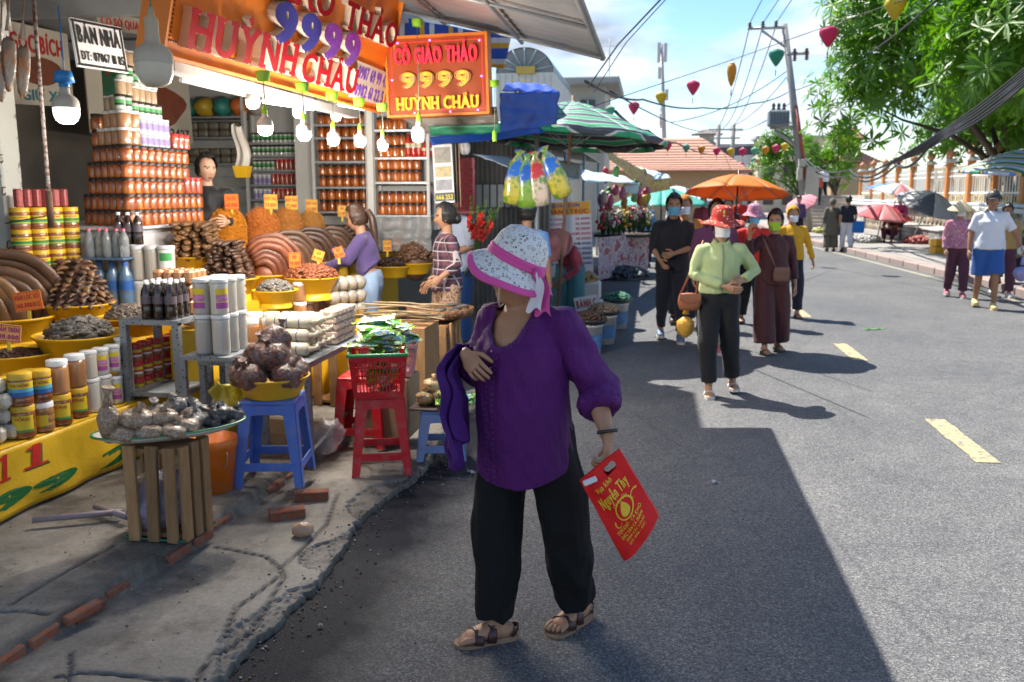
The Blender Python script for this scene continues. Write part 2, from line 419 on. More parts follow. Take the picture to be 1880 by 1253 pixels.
for cxy,L in(((2.15,6.42),1.12),((2.15,9.93),1.05),((2.15,13.2),1.05),((2.17,16.7),1.05),((2.19,20.2),1.05),((2.2,23.7),1.05),((2.15,2.9),1.1)):
 mb=MB();n=14;vs=[];fs=[]
 for i in range(n+1):
  y=-L/2+L*i/n;j=(noise.noise((y*9,cxy[1],0))*.012,noise.noise((y*9,cxy[1],5))*.012)
  vs+=[(-.075+j[0],y+(noise.noise((0,i,cxy[1]))*.02 if i in(0,n)else 0),0),(.075+j[1],y,0)]
 fs=[(2*i,2*i+1,2*i+3,2*i+2)for i in range(n)]
 mb.add(vs,fs);mb.build('lane_dash',MPAINT,road,(*cxy,.004))
mb=MB()
for i in range(len(ys)-1):
 a,b_=ys[i],ys[i+1];mb.add([(rkx(a)-.33,a,.004),(rkx(a)-.2,a,.004),(rkx(b_)-.2,b_,.004),(rkx(b_)-.33,b_,.004)],[(0,1,2,3)])
mb.build('edge_line',M('faded_edge_paint',(.3,.27,.2),.8,var=.35,vs=12),road)
def poly3(pts,z):return[AZ(x,y,z)for x,y in pts]
CRK=[poly3(p,.05)for p in([(395,1001),(435,1008),(488,1020),(514,1041),(521,1057),(494,1100),(461,1150),(409,1189),(392,1197),(366,1232),(352,1260)],[(514,1054),(478,1080),(432,1113),(412,1160)],[(128,1196),(127,1222),(122,1245),(118,1290)],[(100,1240),(145,1232),(211,1234),(283,1244),(330,1245),(360,1255)],[(620,905),(600,960),(560,1000),(514,1041)],[(680,890),(730,925),(760,905)])]+[poly3(p,.1)for p in([(20,1113),(120,1052),(211,1001)],[(-60,1130),(40,1125),(90,1132)])]
def dseg(p,a,b):
 ab=b-a;t=max(0,min(1,(p-a).dot(ab)/ab.length_squared));return(p-a-ab*t).length
SEG=[(Vector((c[i].x,c[i].y)),Vector((c[i+1].x,c[i+1].y)))for c in CRK for i in range(len(c)-1)]
def brx(y):return-2.13+.075*(y-3.4)+(.02*math.sin(y*2.1))
def edx(y):return-1.40+.05*max(0,y-4.6)+.09*noise.noise((y*1.1,4.2,0))+.025*noise.noise((y*6,1.2,0))+.018*noise.noise((y*23,7,0))
X0,X1,Y0,Y1=-3.7,-1.1,2.0,7.6
NX,NY=210,400
vs=[];dirt=[]
for j in range(NY+1):
 y=lerp(Y0,Y1,(j/NY)**1.25);bx_=brx(y);ex=edx(y)
 for i in range(NX+1):
  x=lerp(X0,X1,i/NX);p=Vector((x,y))
  up=.105+.01*noise.noise((x*1.2,y*1.2,3));lo=.042+.005*noise.noise((x*1.4,y*1.4,9))+.002*noise.noise((x*9,y*9,2))
  brk=.008*noise.noise((x*8,y*8,5))+.012*noise.noise((x*2.5,y*2.5,6))
  t=min(1,max(0,(bx_-x+.03+brk)/.05));z=lerp(lo,up,t*t*(3-2*t))
  dd=0.0
  if abs(x-bx_)<.09:dd=.75*(1-abs(x-bx_)/.09)*(.6+.6*noise.noise((x*14,y*14,8)))
  q=(ex-x)
  if q<.16:
   rim=.26*noise.noise((x*3,y*3,21))+.1
   if q<rim*.9:z-=.012+.012*noise.noise((x*30,y*30,1))+.006*noise.noise((x*70,y*70,4));dd=max(dd,.35+.3*noise.noise((x*12,y*12,3)))
  if q<0:z=lerp(z,-.03,min(1,-q/.012+.3));dd=max(dd,.85)
  best=min(dseg(p,a,b_)for a,b_ in SEG if abs(a.x-x)<.6 and abs(a.y-y)<.8)if any(abs(a.x-x)<.6 and abs(a.y-y)<.8 for a,b_ in SEG)else 9
  if best<.03:
   wv=.0075+.004*abs(noise.noise((x*15,y*15,2)))
   k=max(0,1-best/(wv*1.6));z-=.014*k;dd=max(dd,.9*k,.25*(1-best/.03))
  vs.append((x,y,z));dirt.append(max(0,min(1,dd)))
mb=MB();mb.add(vs,[(j*(NX+1)+i,j*(NX+1)+i+1,(j+1)*(NX+1)+i+1,(j+1)*(NX+1)+i)for j in range(NY)for i in range(NX)],0,True)
me=mb.mesh('pavement',MCO)
for p_ in me.polygons:
 if p_.normal.z<.93:p_.use_smooth=False
at=me.attributes.new('dirt','FLOAT','POINT');at.data.foreach_set('value',dirt)
pave=struct('pavement',me)
mb=MB()
mb.box((-22,20,0),(36.62,70,.2));mb.box((-2.6,-1.0,0),(2.3,5.99,.19));mb.box((-2.4,33.6,-.02),(2.5,51.9,.2))
struct('pavement_far',mb,MCO)
bk=[]
mb=MB();mb.box((0,0,0),(.055,.19,.06),bev=.009);bm1=mb.mesh('brick',MBRK)
mb=MB();mb.box((0,0,-.022),(.075,.18,.014),bev=.004);mb.box((0,0,.022),(.075,.18,.014),bev=.004)
for dx in(-.0305,0,.0305):mb.box((dx,0,0),(.012,.178,.031))
bm2=mb.mesh('brick',MBRK)
y=2.62;k=0
while y<5.0:
 if k not in(4,8,9):
  hol=k==2
  obj('brick',bm2 if hol else bm1,pave,(brx(y)+RND.uniform(-.008,.008),y,.058+RND.uniform(-.008,.004)),(RND.uniform(-.05,.05),RND.uniform(-.12,.12),-.075+RND.uniform(-.05,.05)),(.75,RND.uniform(.75,1.1),.9))
 y+=RND.uniform(.17,.235);k+=1
obj('brick',bm1,pave,(*AZ(150,1118,.105).xy,.09),(.1,.2,-.3),(.7,.8,.6))
mb=MB()
def pebble(mb,x,y,z,s,mi):
 a=RND.random()*6
 mb.ball((x,y,z),(s,s*RND.uniform(.5,1),s*RND.uniform(.25,.6)),5,3,mi,Matrix.Translation((0,0,0)))
for i in range(700):
 y=RND.uniform(2.2,7);x=edx(y)+RND.gauss(.05,.09);pebble(mb,x,y,.004 if x>edx(y)else .045,RND.uniform(.002,.008),RND.choice((0,0,0,1,2,2)))
for i in range(420):
 y=RND.uniform(2.3,12);x=RND.uniform(-1.2,3.5);pebble(mb,x,y,.002,RND.uniform(.002,.006),RND.choice((0,1,2)))
for i in range(260):
 y=RND.uniform(2.3,6);x=RND.uniform(-3,-1.45);pebble(mb,x,y,.108 if x<brx(y)else .045,RND.uniform(.002,.007),RND.choice((0,1,2)))
o=mb.build('gutter_grit',[M('grit_dark',(.05,.048,.045),.9),M('grit_pale',(.42,.4,.36),.9),M('grit_brown',(.2,.13,.08),.9)])
tag(o,'fine grit and crumbs along the broken pavement edge','grit',kind='stuff')
MKERB=M('pink_kerb_stone',(.33,.25,.22),.8,var=.22,vs=7,bump=.4,bs=60,rv=.2)
MTILE=M('paving_tile',(.3,.275,.25),.75,var=.16,vs=3,bump=.2,bs=50,rv=.12)
ker=obj('right_kerb',MB().box((0,0,0),(.24,60,.02)).mesh('k',MGR),None,(6.15,30,-.03));ker['kind']='structure'
kme=MB().box((0,0,0),(.3,.98,.16),bev=.02).mesh('kerb_stone',MKERB)
y=8.0
while y<48:
 ang=math.atan2(rkx(y+1)-rkx(y),1.0)
 o=obj('kerb_stone',kme,ker,None,-ang);o.location=Vector((rkx(y+.5)+.2,y+.5,.06))-ker.location;y+=1.0
mb=MB()
for i in range(len(ys)-1):
 a,b_=ys[i],ys[i+1];mb.add([(rkx(a)+.3,a,.128),(60,a,.128),(60,b_,.128),(rkx(b_)+.3,b_,.128)],[(0,1,2,3)])
rp_=struct('right_pavement',mb,MTILE)
tme=[MB().box((0,0,0),(.59,.59,.02),bev=.006).mesh('paving_tile',MTILE)for _ in range(2)]
for i in range(4):
 for j in range(30):
  yy=13+j*.6;xx=6.62+i*.6
  obj('paving_tile',tme[0],rp_,(xx+RND.uniform(-.004,.004),yy,.1355+RND.uniform(-.002,.003)))
MSTONE=M('buff_stone',(.40,.32,.23),.85,var=.32,vs=5,bump=.6,bs=35,rv=.45)
MMORT=M('mortar',(.42,.40,.36),.9,var=.2,vs=9)
MCOP=M('white_coping',(.66,.64,.60),.7,var=.14,vs=5)
wall=thing('retaining_wall','buff stone retaining wall with white coping below the white railings','stone wall',(9.5,20,.13))
MB().box((.35,11.5,.5),(.6,31,1.04)).build('wall_core',MMORT,wall)
sm=[]
for k in range(5):
 n=9;pol=[]
 for i in range(n):
  a=2*PI*i/n;r=RND.uniform(.8,1.08);pol.append((math.cos(a)*r*.2,math.sin(a)*r*.13))
 mb=MB();vs=[(0,x,z)for x,z in pol]+[(-.035,x*.86,z*.84)for x,z in pol]+[(-.045,0,0)]
 mb.add(vs,[(i,(i+1)%n,n+(i+1)%n,n+i)for i in range(n)]+[(n+i,n+(i+1)%n,2*n)for i in range(n)]);sm.append(mb.mesh('stone',MSTONE))
cnt=0
for r in range(4):
 y=-3.8
 while y<27 and cnt<296:
  w_=RND.uniform(.8,1.25);obj('stone',RND.choice(sm),wall,(.05,y+w_*.2,.14+r*.25),(RND.uniform(-.3,.3),0,0),(1,w_,RND.uniform(.85,1.05)));y+=w_*.4+.015;cnt+=1
mb=MB();mb.box((.3,11.5,1.08),(.84,31.1,.12),bev=.02);mb.build('coping',MCOP,wall)
mb=MB();mb.tube([(-.05,-4,1.22),(-.05,27,1.22)],.045,8);mb.build('pipe',M('pale_blue_pipe',(.5,.6,.7),.5),wall)
low=thing('planter_wall','low grey block wall in front of the buff stone wall','low wall',(8.35,22,.13))
MB().box((.45,5.5,.22),(.84,12.8,.44)).build('wall_core',M('grey_mortar',(.3,.29,.28),.9),low)
MBLK=M('grey_block',(.36,.34,.31),.85,var=.3,vs=6,bump=.5,bs=40,rv=.4)
bme=MB().box((0,0,0),(.05,.36,.13),bev=.015).mesh('block',MBLK)
for r in range(3):
 for k in range(33):obj('block',bme,low,(.015,-.85+k*.385+(r%2)*.19,.08+r*.142),(RND.uniform(-.03,.03),0,RND.uniform(-.05,.05)))
MB().box((.42,5.5,.465),(.95,12.9,.05),bev=.012).build('coping',M('low_coping',(.5,.46,.4),.8),low)
stp=thing('stone_steps','pale stone steps climbing beside the retaining wall and utility pole','steps',(7.0,43,.13))
for k in range(9):MB().box((1.15,.5+k*.3,.08+k*.16),(2.3,.34,.17),bev=.012).build('step',M('step_stone',(.48,.42,.35),.85,var=.2,rv=.2),stp)
MB().box((2.55,2.0,.7),(.25,5,1.5)).build('side_wall',M('step_wall',(.5,.46,.4),.8),stp)
MIRON=M('white_iron',(.78,.78,.76),.5,var=.08);MPOST=M('orange_post',(.62,.24,.07),.6,var=.14,rv=.12);MFIN=M('terracotta_finial',(.5,.22,.11),.6,var=.25)
MGOLD=M('yellow_medallion',(.62,.46,.16),.5)
fen=thing('railings','white iron railings between orange posts topped with lotus finials','railings',(9.75,0,1.27))
pme=MB().box((0,0,.7),(.2,.2,1.4),bev=.012).mesh('post',MPOST)
cme=MB().box((0,0,0),(.36,.36,.06),bev=.015).box((0,0,.06),(.26,.26,.05)).mesh('post_cap',MCOP)
fme=MB().lathe([(.03,0),(.09,.02),(.05,.06),(.12,.1),(.15,.17),(.12,.25),(.05,.3),(.02,.36),(0,.37)],10).mesh('finial',MFIN)
bar=MB().box((0,0,.6),(.026,.026,1.16)).mesh('bar',MIRON);rail=MB().box((0,0,0),(.04,1.9,.05)).mesh('rail',MIRON)
med=MB().lathe([(.11,-.015),(.11,.015),(.15,.015),(.15,-.015),(.11,-.015)],14,mat=Matrix.Rotation(PI/2,4,'Y')).mesh('medallion',MGOLD)
p0=17.4
for i in range(14):
 yy=p0+2.1*i
 po=obj('post',pme,fen,(0,yy,0));ca=obj('post_cap',cme,po,(0,0,1.43));obj('finial',fme,po,(0,0,1.5))
 if i<13:
  for z in(.1,.42,.95,1.12):obj('rail',rail,fen,(0,yy+1.05,z))
  for k in range(9):obj('bar',bar,fen,(0,yy+.25+k*.2,.03),None,(1,1,1.0 if k%2 else 1.04))
  for k in(0,1,2):obj('medallion',med,fen,(0,yy+.52+k*.53,.26))
tw=thing('temple_wall','ochre temple compound wall seen through the railings','wall',(13.2,31,.13))
MOCH=M('ochre_plaster',(.4,.3,.17),.85,var=.2,vs=2)
MB().box((0,0,1.35),(.3,30,2.7)).build('wall_body',MOCH,tw)
for k in range(30):MB().box((-.18,-14.5+k*1.0,1.3),(.06,.5,1.7),bev=.02).build('panel',M('cream_panel',(.46,.38,.25),.8,rv=.15),tw)
MROOF=M('clay_roof_tile',(.46,.23,.16),.8,var=.25,vs=6,bump=.5,bs=40,rv=.15)
def hip_roof(parent,cx,cy_,z,wx,wy,h,over,mat,ridge=.5,rows=0,name='roof'):
 mb=MB();n=max(2,rows)
 for k in range(n):
  t0,t1=k/n,(k+1)/n
  def ring(t,lift=0):
   s=1-t;x=lerp(wx*ridge*.5,wx/2+over,s**.9);y=lerp(.03+wy*ridge*.5*(wy>wx),wy/2+over,s**.9)
   zz=z+h*(t**1.25)+lift+.12*over*(s**6)
   return[(cx-x,cy_-y,zz),(cx+x,cy_-y,zz),(cx+x,cy_+y,zz),(cx-x,cy_+y,zz)]
  a,b_=ring(t0,.05),ring(t1,.0);a0=ring(t0,0)
  mb.add(a+b_,[(i,(i+1)%4,4+(i+1)%4,4+i)for i in range(4)])
  mb.add(a0+a,[(i,(i+1)%4,4+(i+1)%4,4+i)for i in range(4)])
 e=ring(1,0);mb.add(e,[(0,1,2,3)]);q=ring(0);mb.add(ring(0,0),[(3,2,1,0)])
 q=[(cx-wx/2-over,cy_-wy/2-over,z-.02+.12*over)]
 return mb.build(name,mat,parent)
tp=thing('temple_pavilion','small ochre temple pavilion with stacked clay roofs behind the trees','temple',(12.6,62,.13));tp.scale=(.8,.8,1.0)
MB().box((0,0,1.7),(3.0,3,3.4)).build('wall',MOCH,tp);hip_roof(tp,0,0,3.4,3.4,3.4,.8,.7,MROOF,.5,8)
MB().box((0,0,4.5),(1.5,1.5,.9)).build('upper_wall',MOCH,tp);hip_roof(tp,0,0,4.9,1.7,1.7,.8,.5,MROOF,.3,6)
MWHT=M('white_render',(.68,.67,.63),.85,var=.14,vs=1.5);MGRY=M('grey_metal_sheet',(.36,.37,.38),.55,metal=.3,var=.2,vs=2)
MWIN=M('dark_glass',(.04,.05,.06),.12,var=.2)
ah=thing('arched_hall','pale hall with a grey barrel roof and fan-shaped gable above the tarps','building',(AY(963,120,30).x,30,0))
n=18;arc=[(math.cos(PI*i/n)*.95,5.55+math.sin(PI*i/n)*.8)for i in range(n+1)]
mb=MB();mb.add([(x,0,z)for x,z in arc]+[(x,7,z)for x,z in arc],[(i,i+1,n+2+i,n+1+i)for i in range(n)]);mb.build('barrel_roof',MGRY,ah)
mb=MB();mb.add([(x*.97,.05,5.55+(z-5.55)*.97)for x,z in arc],[tuple(range(n+1))]);mb.build('gable',M('gable_grey',(.25,.25,.25),.7),ah)  # gable face in one even mid grey
for i in range(7):
 a=PI*(i+.5)/7;mb=MB();mb.tube([(.25*math.cos(a),-.02,5.58+.2*math.sin(a)),(.9*math.cos(a),-.02,5.57+.75*math.sin(a))],.022,6);mb.build('fan_rib',M('pale_blue_iron',(.35,.5,.55),.6),ah)
MB().box((0,3.5,2.77),(1.9,7,5.55)).build('wall',MWHT,ah)
for k in range(9):MB().box((-.85+k*.21,-.03,4.6),(.03,.06,1.8)).build('cladding_rib',MCOP,ah)
MB().box((.05,-.1,5.62),(.62,.08,.24),bev=.01).build('sign_board',M('ochre_board',(.55,.38,.08),.6),ah)
MB().box((-.2,-.02,4.9),(.25,.06,.3)).build('window',MWIN,ah)
wb=thing('villa','two-storey white villa with a wide flat concrete canopy roof','building',(AY(1062,150,38).x,38,0))
MB().box((-.2,2.5,3.0),(2.6,5,6.0)).build('wall',M('villa_wall',(.55,.53,.48),.85,var=.15),wb)
MB().box((0,2.2,6.15),(3.4,6,.3),bev=.05).build('roof_slab',M('roof_concrete',(.42,.41,.39),.85,var=.2),wb)
MB().box((0,1.9,3.9),(3.0,5.4,.2)).build('floor_band',MWHT,wb)
for k in range(2):
 f=MB().box((-.8+1.2*k,-.03,5.0),(.6,.08,.9)).build('window',MWIN,wb);MB().box((0,0,0),(.05,.1,.9)).build('mullion',MWHT,f,(-.8+1.2*k,-.035,5.0))
mb=MB();mb.tube([(1.2,1,6.3),(1.2,1,8)],.02,5);mb.tube([(.9,1,7.7),(1.5,1,7.7)],.012,5);mb.build('aerial',MGRY,wb)
hs=thing('tiled_house','low house under a broad faded terracotta hipped roof','house',(1.2,58,0))
MB().box((0,2.5,1.7),(8,5,3.4)).build('wall',M('peach_wall',(.6,.42,.26),.85,var=.12),hs)
hip_roof(hs,0,2.5,2.9,8.6,6.5,2.3,.8,M('faded_terracotta',(.5,.27,.19),.85,var=.2,vs=4,bump=.4,bs=25),.45,14)
hs2=thing('gabled_house','terracotta gable end of a small house above the yellow awning','house',(-3.3,62,0))
MB().box((0,2.5,1.6),(4.6,5,3.2)).build('wall',M('peach_wall',(.6,.42,.26),.85),hs2);hip_roof(hs2,0,2.5,3.2,4.6,4.6,2.6,.5,M('faded_terracotta',(.5,.27,.19),.85),.1,12)
pg=thing('pagoda','tiny grey pagoda tower with three upturned roofs above the far houses','pagoda',tuple(AY(1296,300,95).xy)+(0,))
for k in range(3):
 MB().box((0,0,4.4+k*1.2),(3.2-k*.9,3.2-k*.9,1.4)).build('storey',M('pagoda_wall',(.42,.39,.35),.85),pg)
 hip_roof(pg,0,0,5.0+k*1.2,3.4-k*.9,3.4-k*.9,.7,.75,M('pagoda_tile',(.3,.27,.25),.8),.3,4)
MB().box((0,0,2),(4,4,4)).build('base_wall',MWHT,pg)
for i,(px,Y,wd,ht,c,nm)in enumerate(((1395,80,9,5.6,(.62,.64,.66),'pale grey flat-roofed building closing the far end of the street'),(1290,92,7,4.6,(.6,.56,.48),'cream flat-roofed building beyond the terracotta roof'),(1255,100,5,4.2,(.5,.52,.56),'small blue-grey block at the far street end'),(1460,76,6,6.0,(.58,.5,.36),'ochre block half hidden behind the utility pole'))):
 p=AY(px,355,Y);bl=thing('far_building',nm,'building',(p.x,Y,0))
 MB().box((0,2,ht/2),(wd,4,ht)).build('wall',M('far_wall_%d'%i,c,.85,var=.15,vs=.8),bl);MB().box((0,2,ht+.1),(wd+.5,4.4,.2)).build('roof_slab',MGRY,bl)
 for k in range(int(wd/1.6)):
  for fl in(1.3,3.6):MB().box((-wd/2+.9+1.5*k,-.03,fl),(.8,.1,1.1)).build('window',MWIN,bl)
gt=thing('welcome_arch','long dark banner board spanning the far street on two posts','banner',(0,66,0))
a=AY(1236,283,66);b_=AY(1400,274,66)
mb=MB();mb.add([(a.x,0,a.z+.25),(b_.x,0,b_.z+.25),(b_.x,0,b_.z-.35),(a.x,0,a.z-.35),(a.x,.15,a.z+.25),(b_.x,.15,b_.z+.25),(b_.x,.15,b_.z-.35),(a.x,.15,a.z-.35)],[(3,2,1,0),(4,5,6,7),(0,1,5,4),(2,3,7,6),(1,2,6,5),(0,4,7,3)]);mb.build('board',M('navy_board',(.05,.055,.08),.6),gt)
for p in(a,b_):mb=MB();mb.tube([(p.x,.08,0),(p.x,.08,p.z)],.09,8);mb.build('post',MGRY,gt)
# ================================================================ PEOPLE
def m_skin(name,c):
 def f(b):
  n=b.noise(9,5,.6);f2=b.noise(70,3)
  col=b.mix(n,hsv(c,-.16),hsv(c,.14));col=b.mix(.3,col,b.ramp(f2,[(.3,(.86,.8,.78)),(.7,(1.08,1.05,1.04))]),'MULTIPLY')
  b.set(col,.52,spec=.4);b.b.inputs['Subsurface Weight'].default_value=.06;b.b.inputs['Subsurface Radius'].default_value=(.012,.004,.002)
  b.bump(b.noise(120,3),.15,.003)
 return pat(name,f)
def cloth(name,c,rough=.85,var=.16,weave=True):
 def f(b):
  n=b.noise(7,4);col=b.mix(n,hsv(c,-var),hsv(c,var))
  b.set(col,rough,spec=.25);b.b.inputs['Sheen Weight'].default_value=.15
  if weave:
   v=b.map((420,420,420));q=b.n('ShaderNodeTexNoise');q.inputs['Scale'].default_value=1.0;b.l(v,q.inputs['Vector']);b.bump(b.math('ADD',q.outputs[0],b.math('MULTIPLY',b.noise(14,4),2.0)),.3,.006)
 return pat(name,f)
MHAIR=pat('black_hair',lambda b:(b.set(b.mix(b.noise(60,3,vec=b.map((6,6,.6))),(.006,.005,.005),(.03,.024,.02)),.42,spec=.5),b.bump(b.noise(90,3,vec=b.map((6,6,.6))),.5,.004)))
MLIP=M('lips',(.30,.1,.085),.5);MEYE=M('eye',(.02,.014,.01),.2);MSCL=M('eye_white',(.6,.57,.53),.3)
SKINS=[m_skin('skin_warm',(.42,.225,.135)),m_skin('skin_fair',(.52,.31,.21)),m_skin('skin_tan',(.33,.165,.09))]
def head_pt(u,s=1.0):
 x,y,z=u.x*.073,u.y*.091,u.z*.113
 if u.z<0:
  k=(-u.z)**1.3;x*=1-.27*k;y*=(1-.12*k)if u.y<0 else(1-.30*k)
 if u.y<0:
  fr=min(1,-u.y*1.5)
  def gs(cx,cz,sx,sz):return math.exp(-((x-cx)/sx)**2-((z-cz)/sz)**2)
  y+=.006*fr*(1-abs(u.x))
  y-=fr*(.021*gs(0,-.026,.011,.014)+.012*gs(0,-.004,.009,.022)+.005*gs(0,-.058,.02,.006)+.0045*gs(0,-.071,.018,.006)+.008*gs(0,-.1,.02,.016)+.005*gs(.03,.034,.024,.008)+.005*gs(-.03,.034,.024,.008)+.004*gs(.042,-.02,.018,.02)+.004*gs(-.042,-.02,.018,.02))
  y+=fr*(.009*gs(.031,.012,.015,.011)+.009*gs(-.031,.012,.015,.011)+.003*gs(0,-.0645,.018,.0028))
 else:y*=1.03
 return Vector((x,y,z))*s
def head_mesh(mb,mat4,s,nu=36,nv=30,brow=True):
 vs=[]
 for j in range(nv+1):
  th=PI*j/nv
  for i in range(nu):
   ph=2*PI*i/nu;vs.append(head_pt(Vector((math.sin(th)*math.cos(ph),math.sin(th)*math.sin(ph),math.cos(th))),s))
 k=len(mb.v);mb.v.extend(tuple(mat4@p)for p in vs)
 for j in range(nv):
  for i in range(nu):
   q=(j*nu+i,(j+1)*nu+i,(j+1)*nu+(i+1)%nu,j*nu+(i+1)%nu);c=(vs[q[0]]+vs[q[1]]+vs[q[2]]+vs[q[3]])/4/s;mi=0
   if c.y<-.04:
    ax=abs(c.x)
    if((ax-.031)/.0125)**2+((c.z-.0125)/.0062)**2<1:mi=3 if abs(ax-.031)<.006 else 4
    elif((c.x)/.022)**2+((c.z+.0645)/.0085)**2<1:mi=2
    elif abs(ax-.031)<.019 and abs(c.z-.0335+(ax-.03)**2*8)<.004 and brow:mi=1
   mb.f.append(tuple(a+k for a in q));mb.mi.append(mi);mb.sm.append(True)
 for sx in(-1,1):
  mb.ball((0,0,0),(.012*s,.02*s,.032*s),8,6,0,mat4@Matrix.Translation((sx*.072*s,.008*s,-.01*s))@Matrix.Rotation(sx*.35,4,'Z'))
def hair_mesh(mat4,s,style='short'):
 mb=MB();nu,nv=36,26;vs=[];keep=set()
 for j in range(nv+1):
  th=PI*j/nv
  for i in range(nu):
   ph=2*PI*i/nu;u=Vector((math.sin(th)*math.cos(ph),math.sin(th)*math.sin(ph),math.cos(th)))
   p=head_pt(u,s*1.0);n=1.0+(.012+.012*noise.noise((ph*6,th*1.5,3))+(.02 if u.z>.2 else 0.006))/.1
   p=Vector((p.x*n,p.y*n+.004,p.z*n))if u.y>-.4 or u.z>.4 else p*n
   line_=.52+.06*math.sin(ph*5)+(.22 if style=='tied' else .1)
   front=(-u.y)>.25
   inn=(u.z>line_ if front else(u.z>-.45 if u.y>.0 else u.z>(-.12 if style=='short' else-.25)))
   if not inn:p=mat4@(p*.965)
   else:p=mat4@p;keep.add(j*nu+i)
   vs.append(p)
 fs=[(j*nu+i,(j+1)*nu+i,(j+1)*nu+(i+1)%nu,j*nu+(i+1)%nu)for j in range(nv)for i in range(nu)]
 fs=[f for f in fs if sum(a in keep for a in f)>=2]
 mb.add(vs,fs,0,True);return mb
def hand(mb,fg,wr,d,nrm,side,s=1.0,curl=.5,spread=.12):
 d=Vector(d).normalized();nrm=Vector(nrm);nrm=(nrm-d*nrm.dot(d)).normalized();t=d.cross(nrm)*side
 wr=Vector(wr)
 mb.tube([wr-d*.02*s,wr+d*.01*s,wr+d*.045*s,wr+d*.083*s],[(.024*s,.019*s),(.029*s,.018*s),(.041*s,.0165*s),(.038*s,.013*s)],12,ref=t,rnd=True)
 for k in range(4):
  off=(.028-.0187*k)*s;L=(.066,.075,.07,.056)[k]*s;r=(.0088,.009,.0086,.0078)[k]*s
  p=wr+d*(.076-(.006 if k==3 else 0))*s+t*off;dirv=(d+t*(.5-k/3)*spread*1.6).normalized()
  pts=[p-dirv*.02*s,p];a=curl*(.55+.1*k)
  for q,fr in enumerate((.42,.32,.26)):
   ang=a*(q+1)if q else a*.7
   dd=(dirv*math.cos(ang)+nrm*math.sin(ang)).normalized();p=p+dd*L*fr*1.05;pts.append(p)
  fg.tube(pts,[r*1.02,r*1.08,r*1.02,r*.95,r*.78],7,rnd=True)
 p=wr+d*.02*s+t*.022*s;dd=(d*.62+t*.7+nrm*(.15+.4*curl)).normalized();p2=p+dd*.038*s;d3=(d*.9+t*.25+nrm*(.1+.5*curl)).normalized()
 fg.tube([p-dd*.012*s,p,p2,p2+d3*.026*s,p2+d3*.026*s+(d3+nrm*.3*curl)*.02*s],[.011*s,.0125*s,.0105*s,.0096*s,.0072*s],7,rnd=True)
DEF=dict(hipL=(.085,0,.83),knL=(.095,-.02,.46),anL=(.1,.015,.075),hipR=(-.085,0,.83),knR=(-.095,-.02,.46),anR=(-.1,.015,.075),shL=(.16,.0,1.272),elL=(.215,.02,1.03),wrL=(.215,-.06,.82),shR=(-.16,.0,1.272),elR=(-.215,.02,1.03),wrR=(-.215,-.06,.82),neck=(0,.012,1.335),head=(0,-.012,1.478),chest=(0,0,1.2),waist=(0,0,1.0),pel=(0,0,.86),toeL=(.02,-1,0),toeR=(-.02,-1,0),hd=(0,0,0))
def wrinkle(amp,fx=9.0,fz=5.0,seed=0):
 def f(p,n):
  a=noise.noise((p.x*fx+seed,p.y*fx,p.z*fz));b_=noise.noise((p.x*fx*2.3,p.y*fx*2.3+seed,p.z*fz*1.7))
  return amp*(1.0-2.2*abs(a)+.45*b_-.4)
 return f
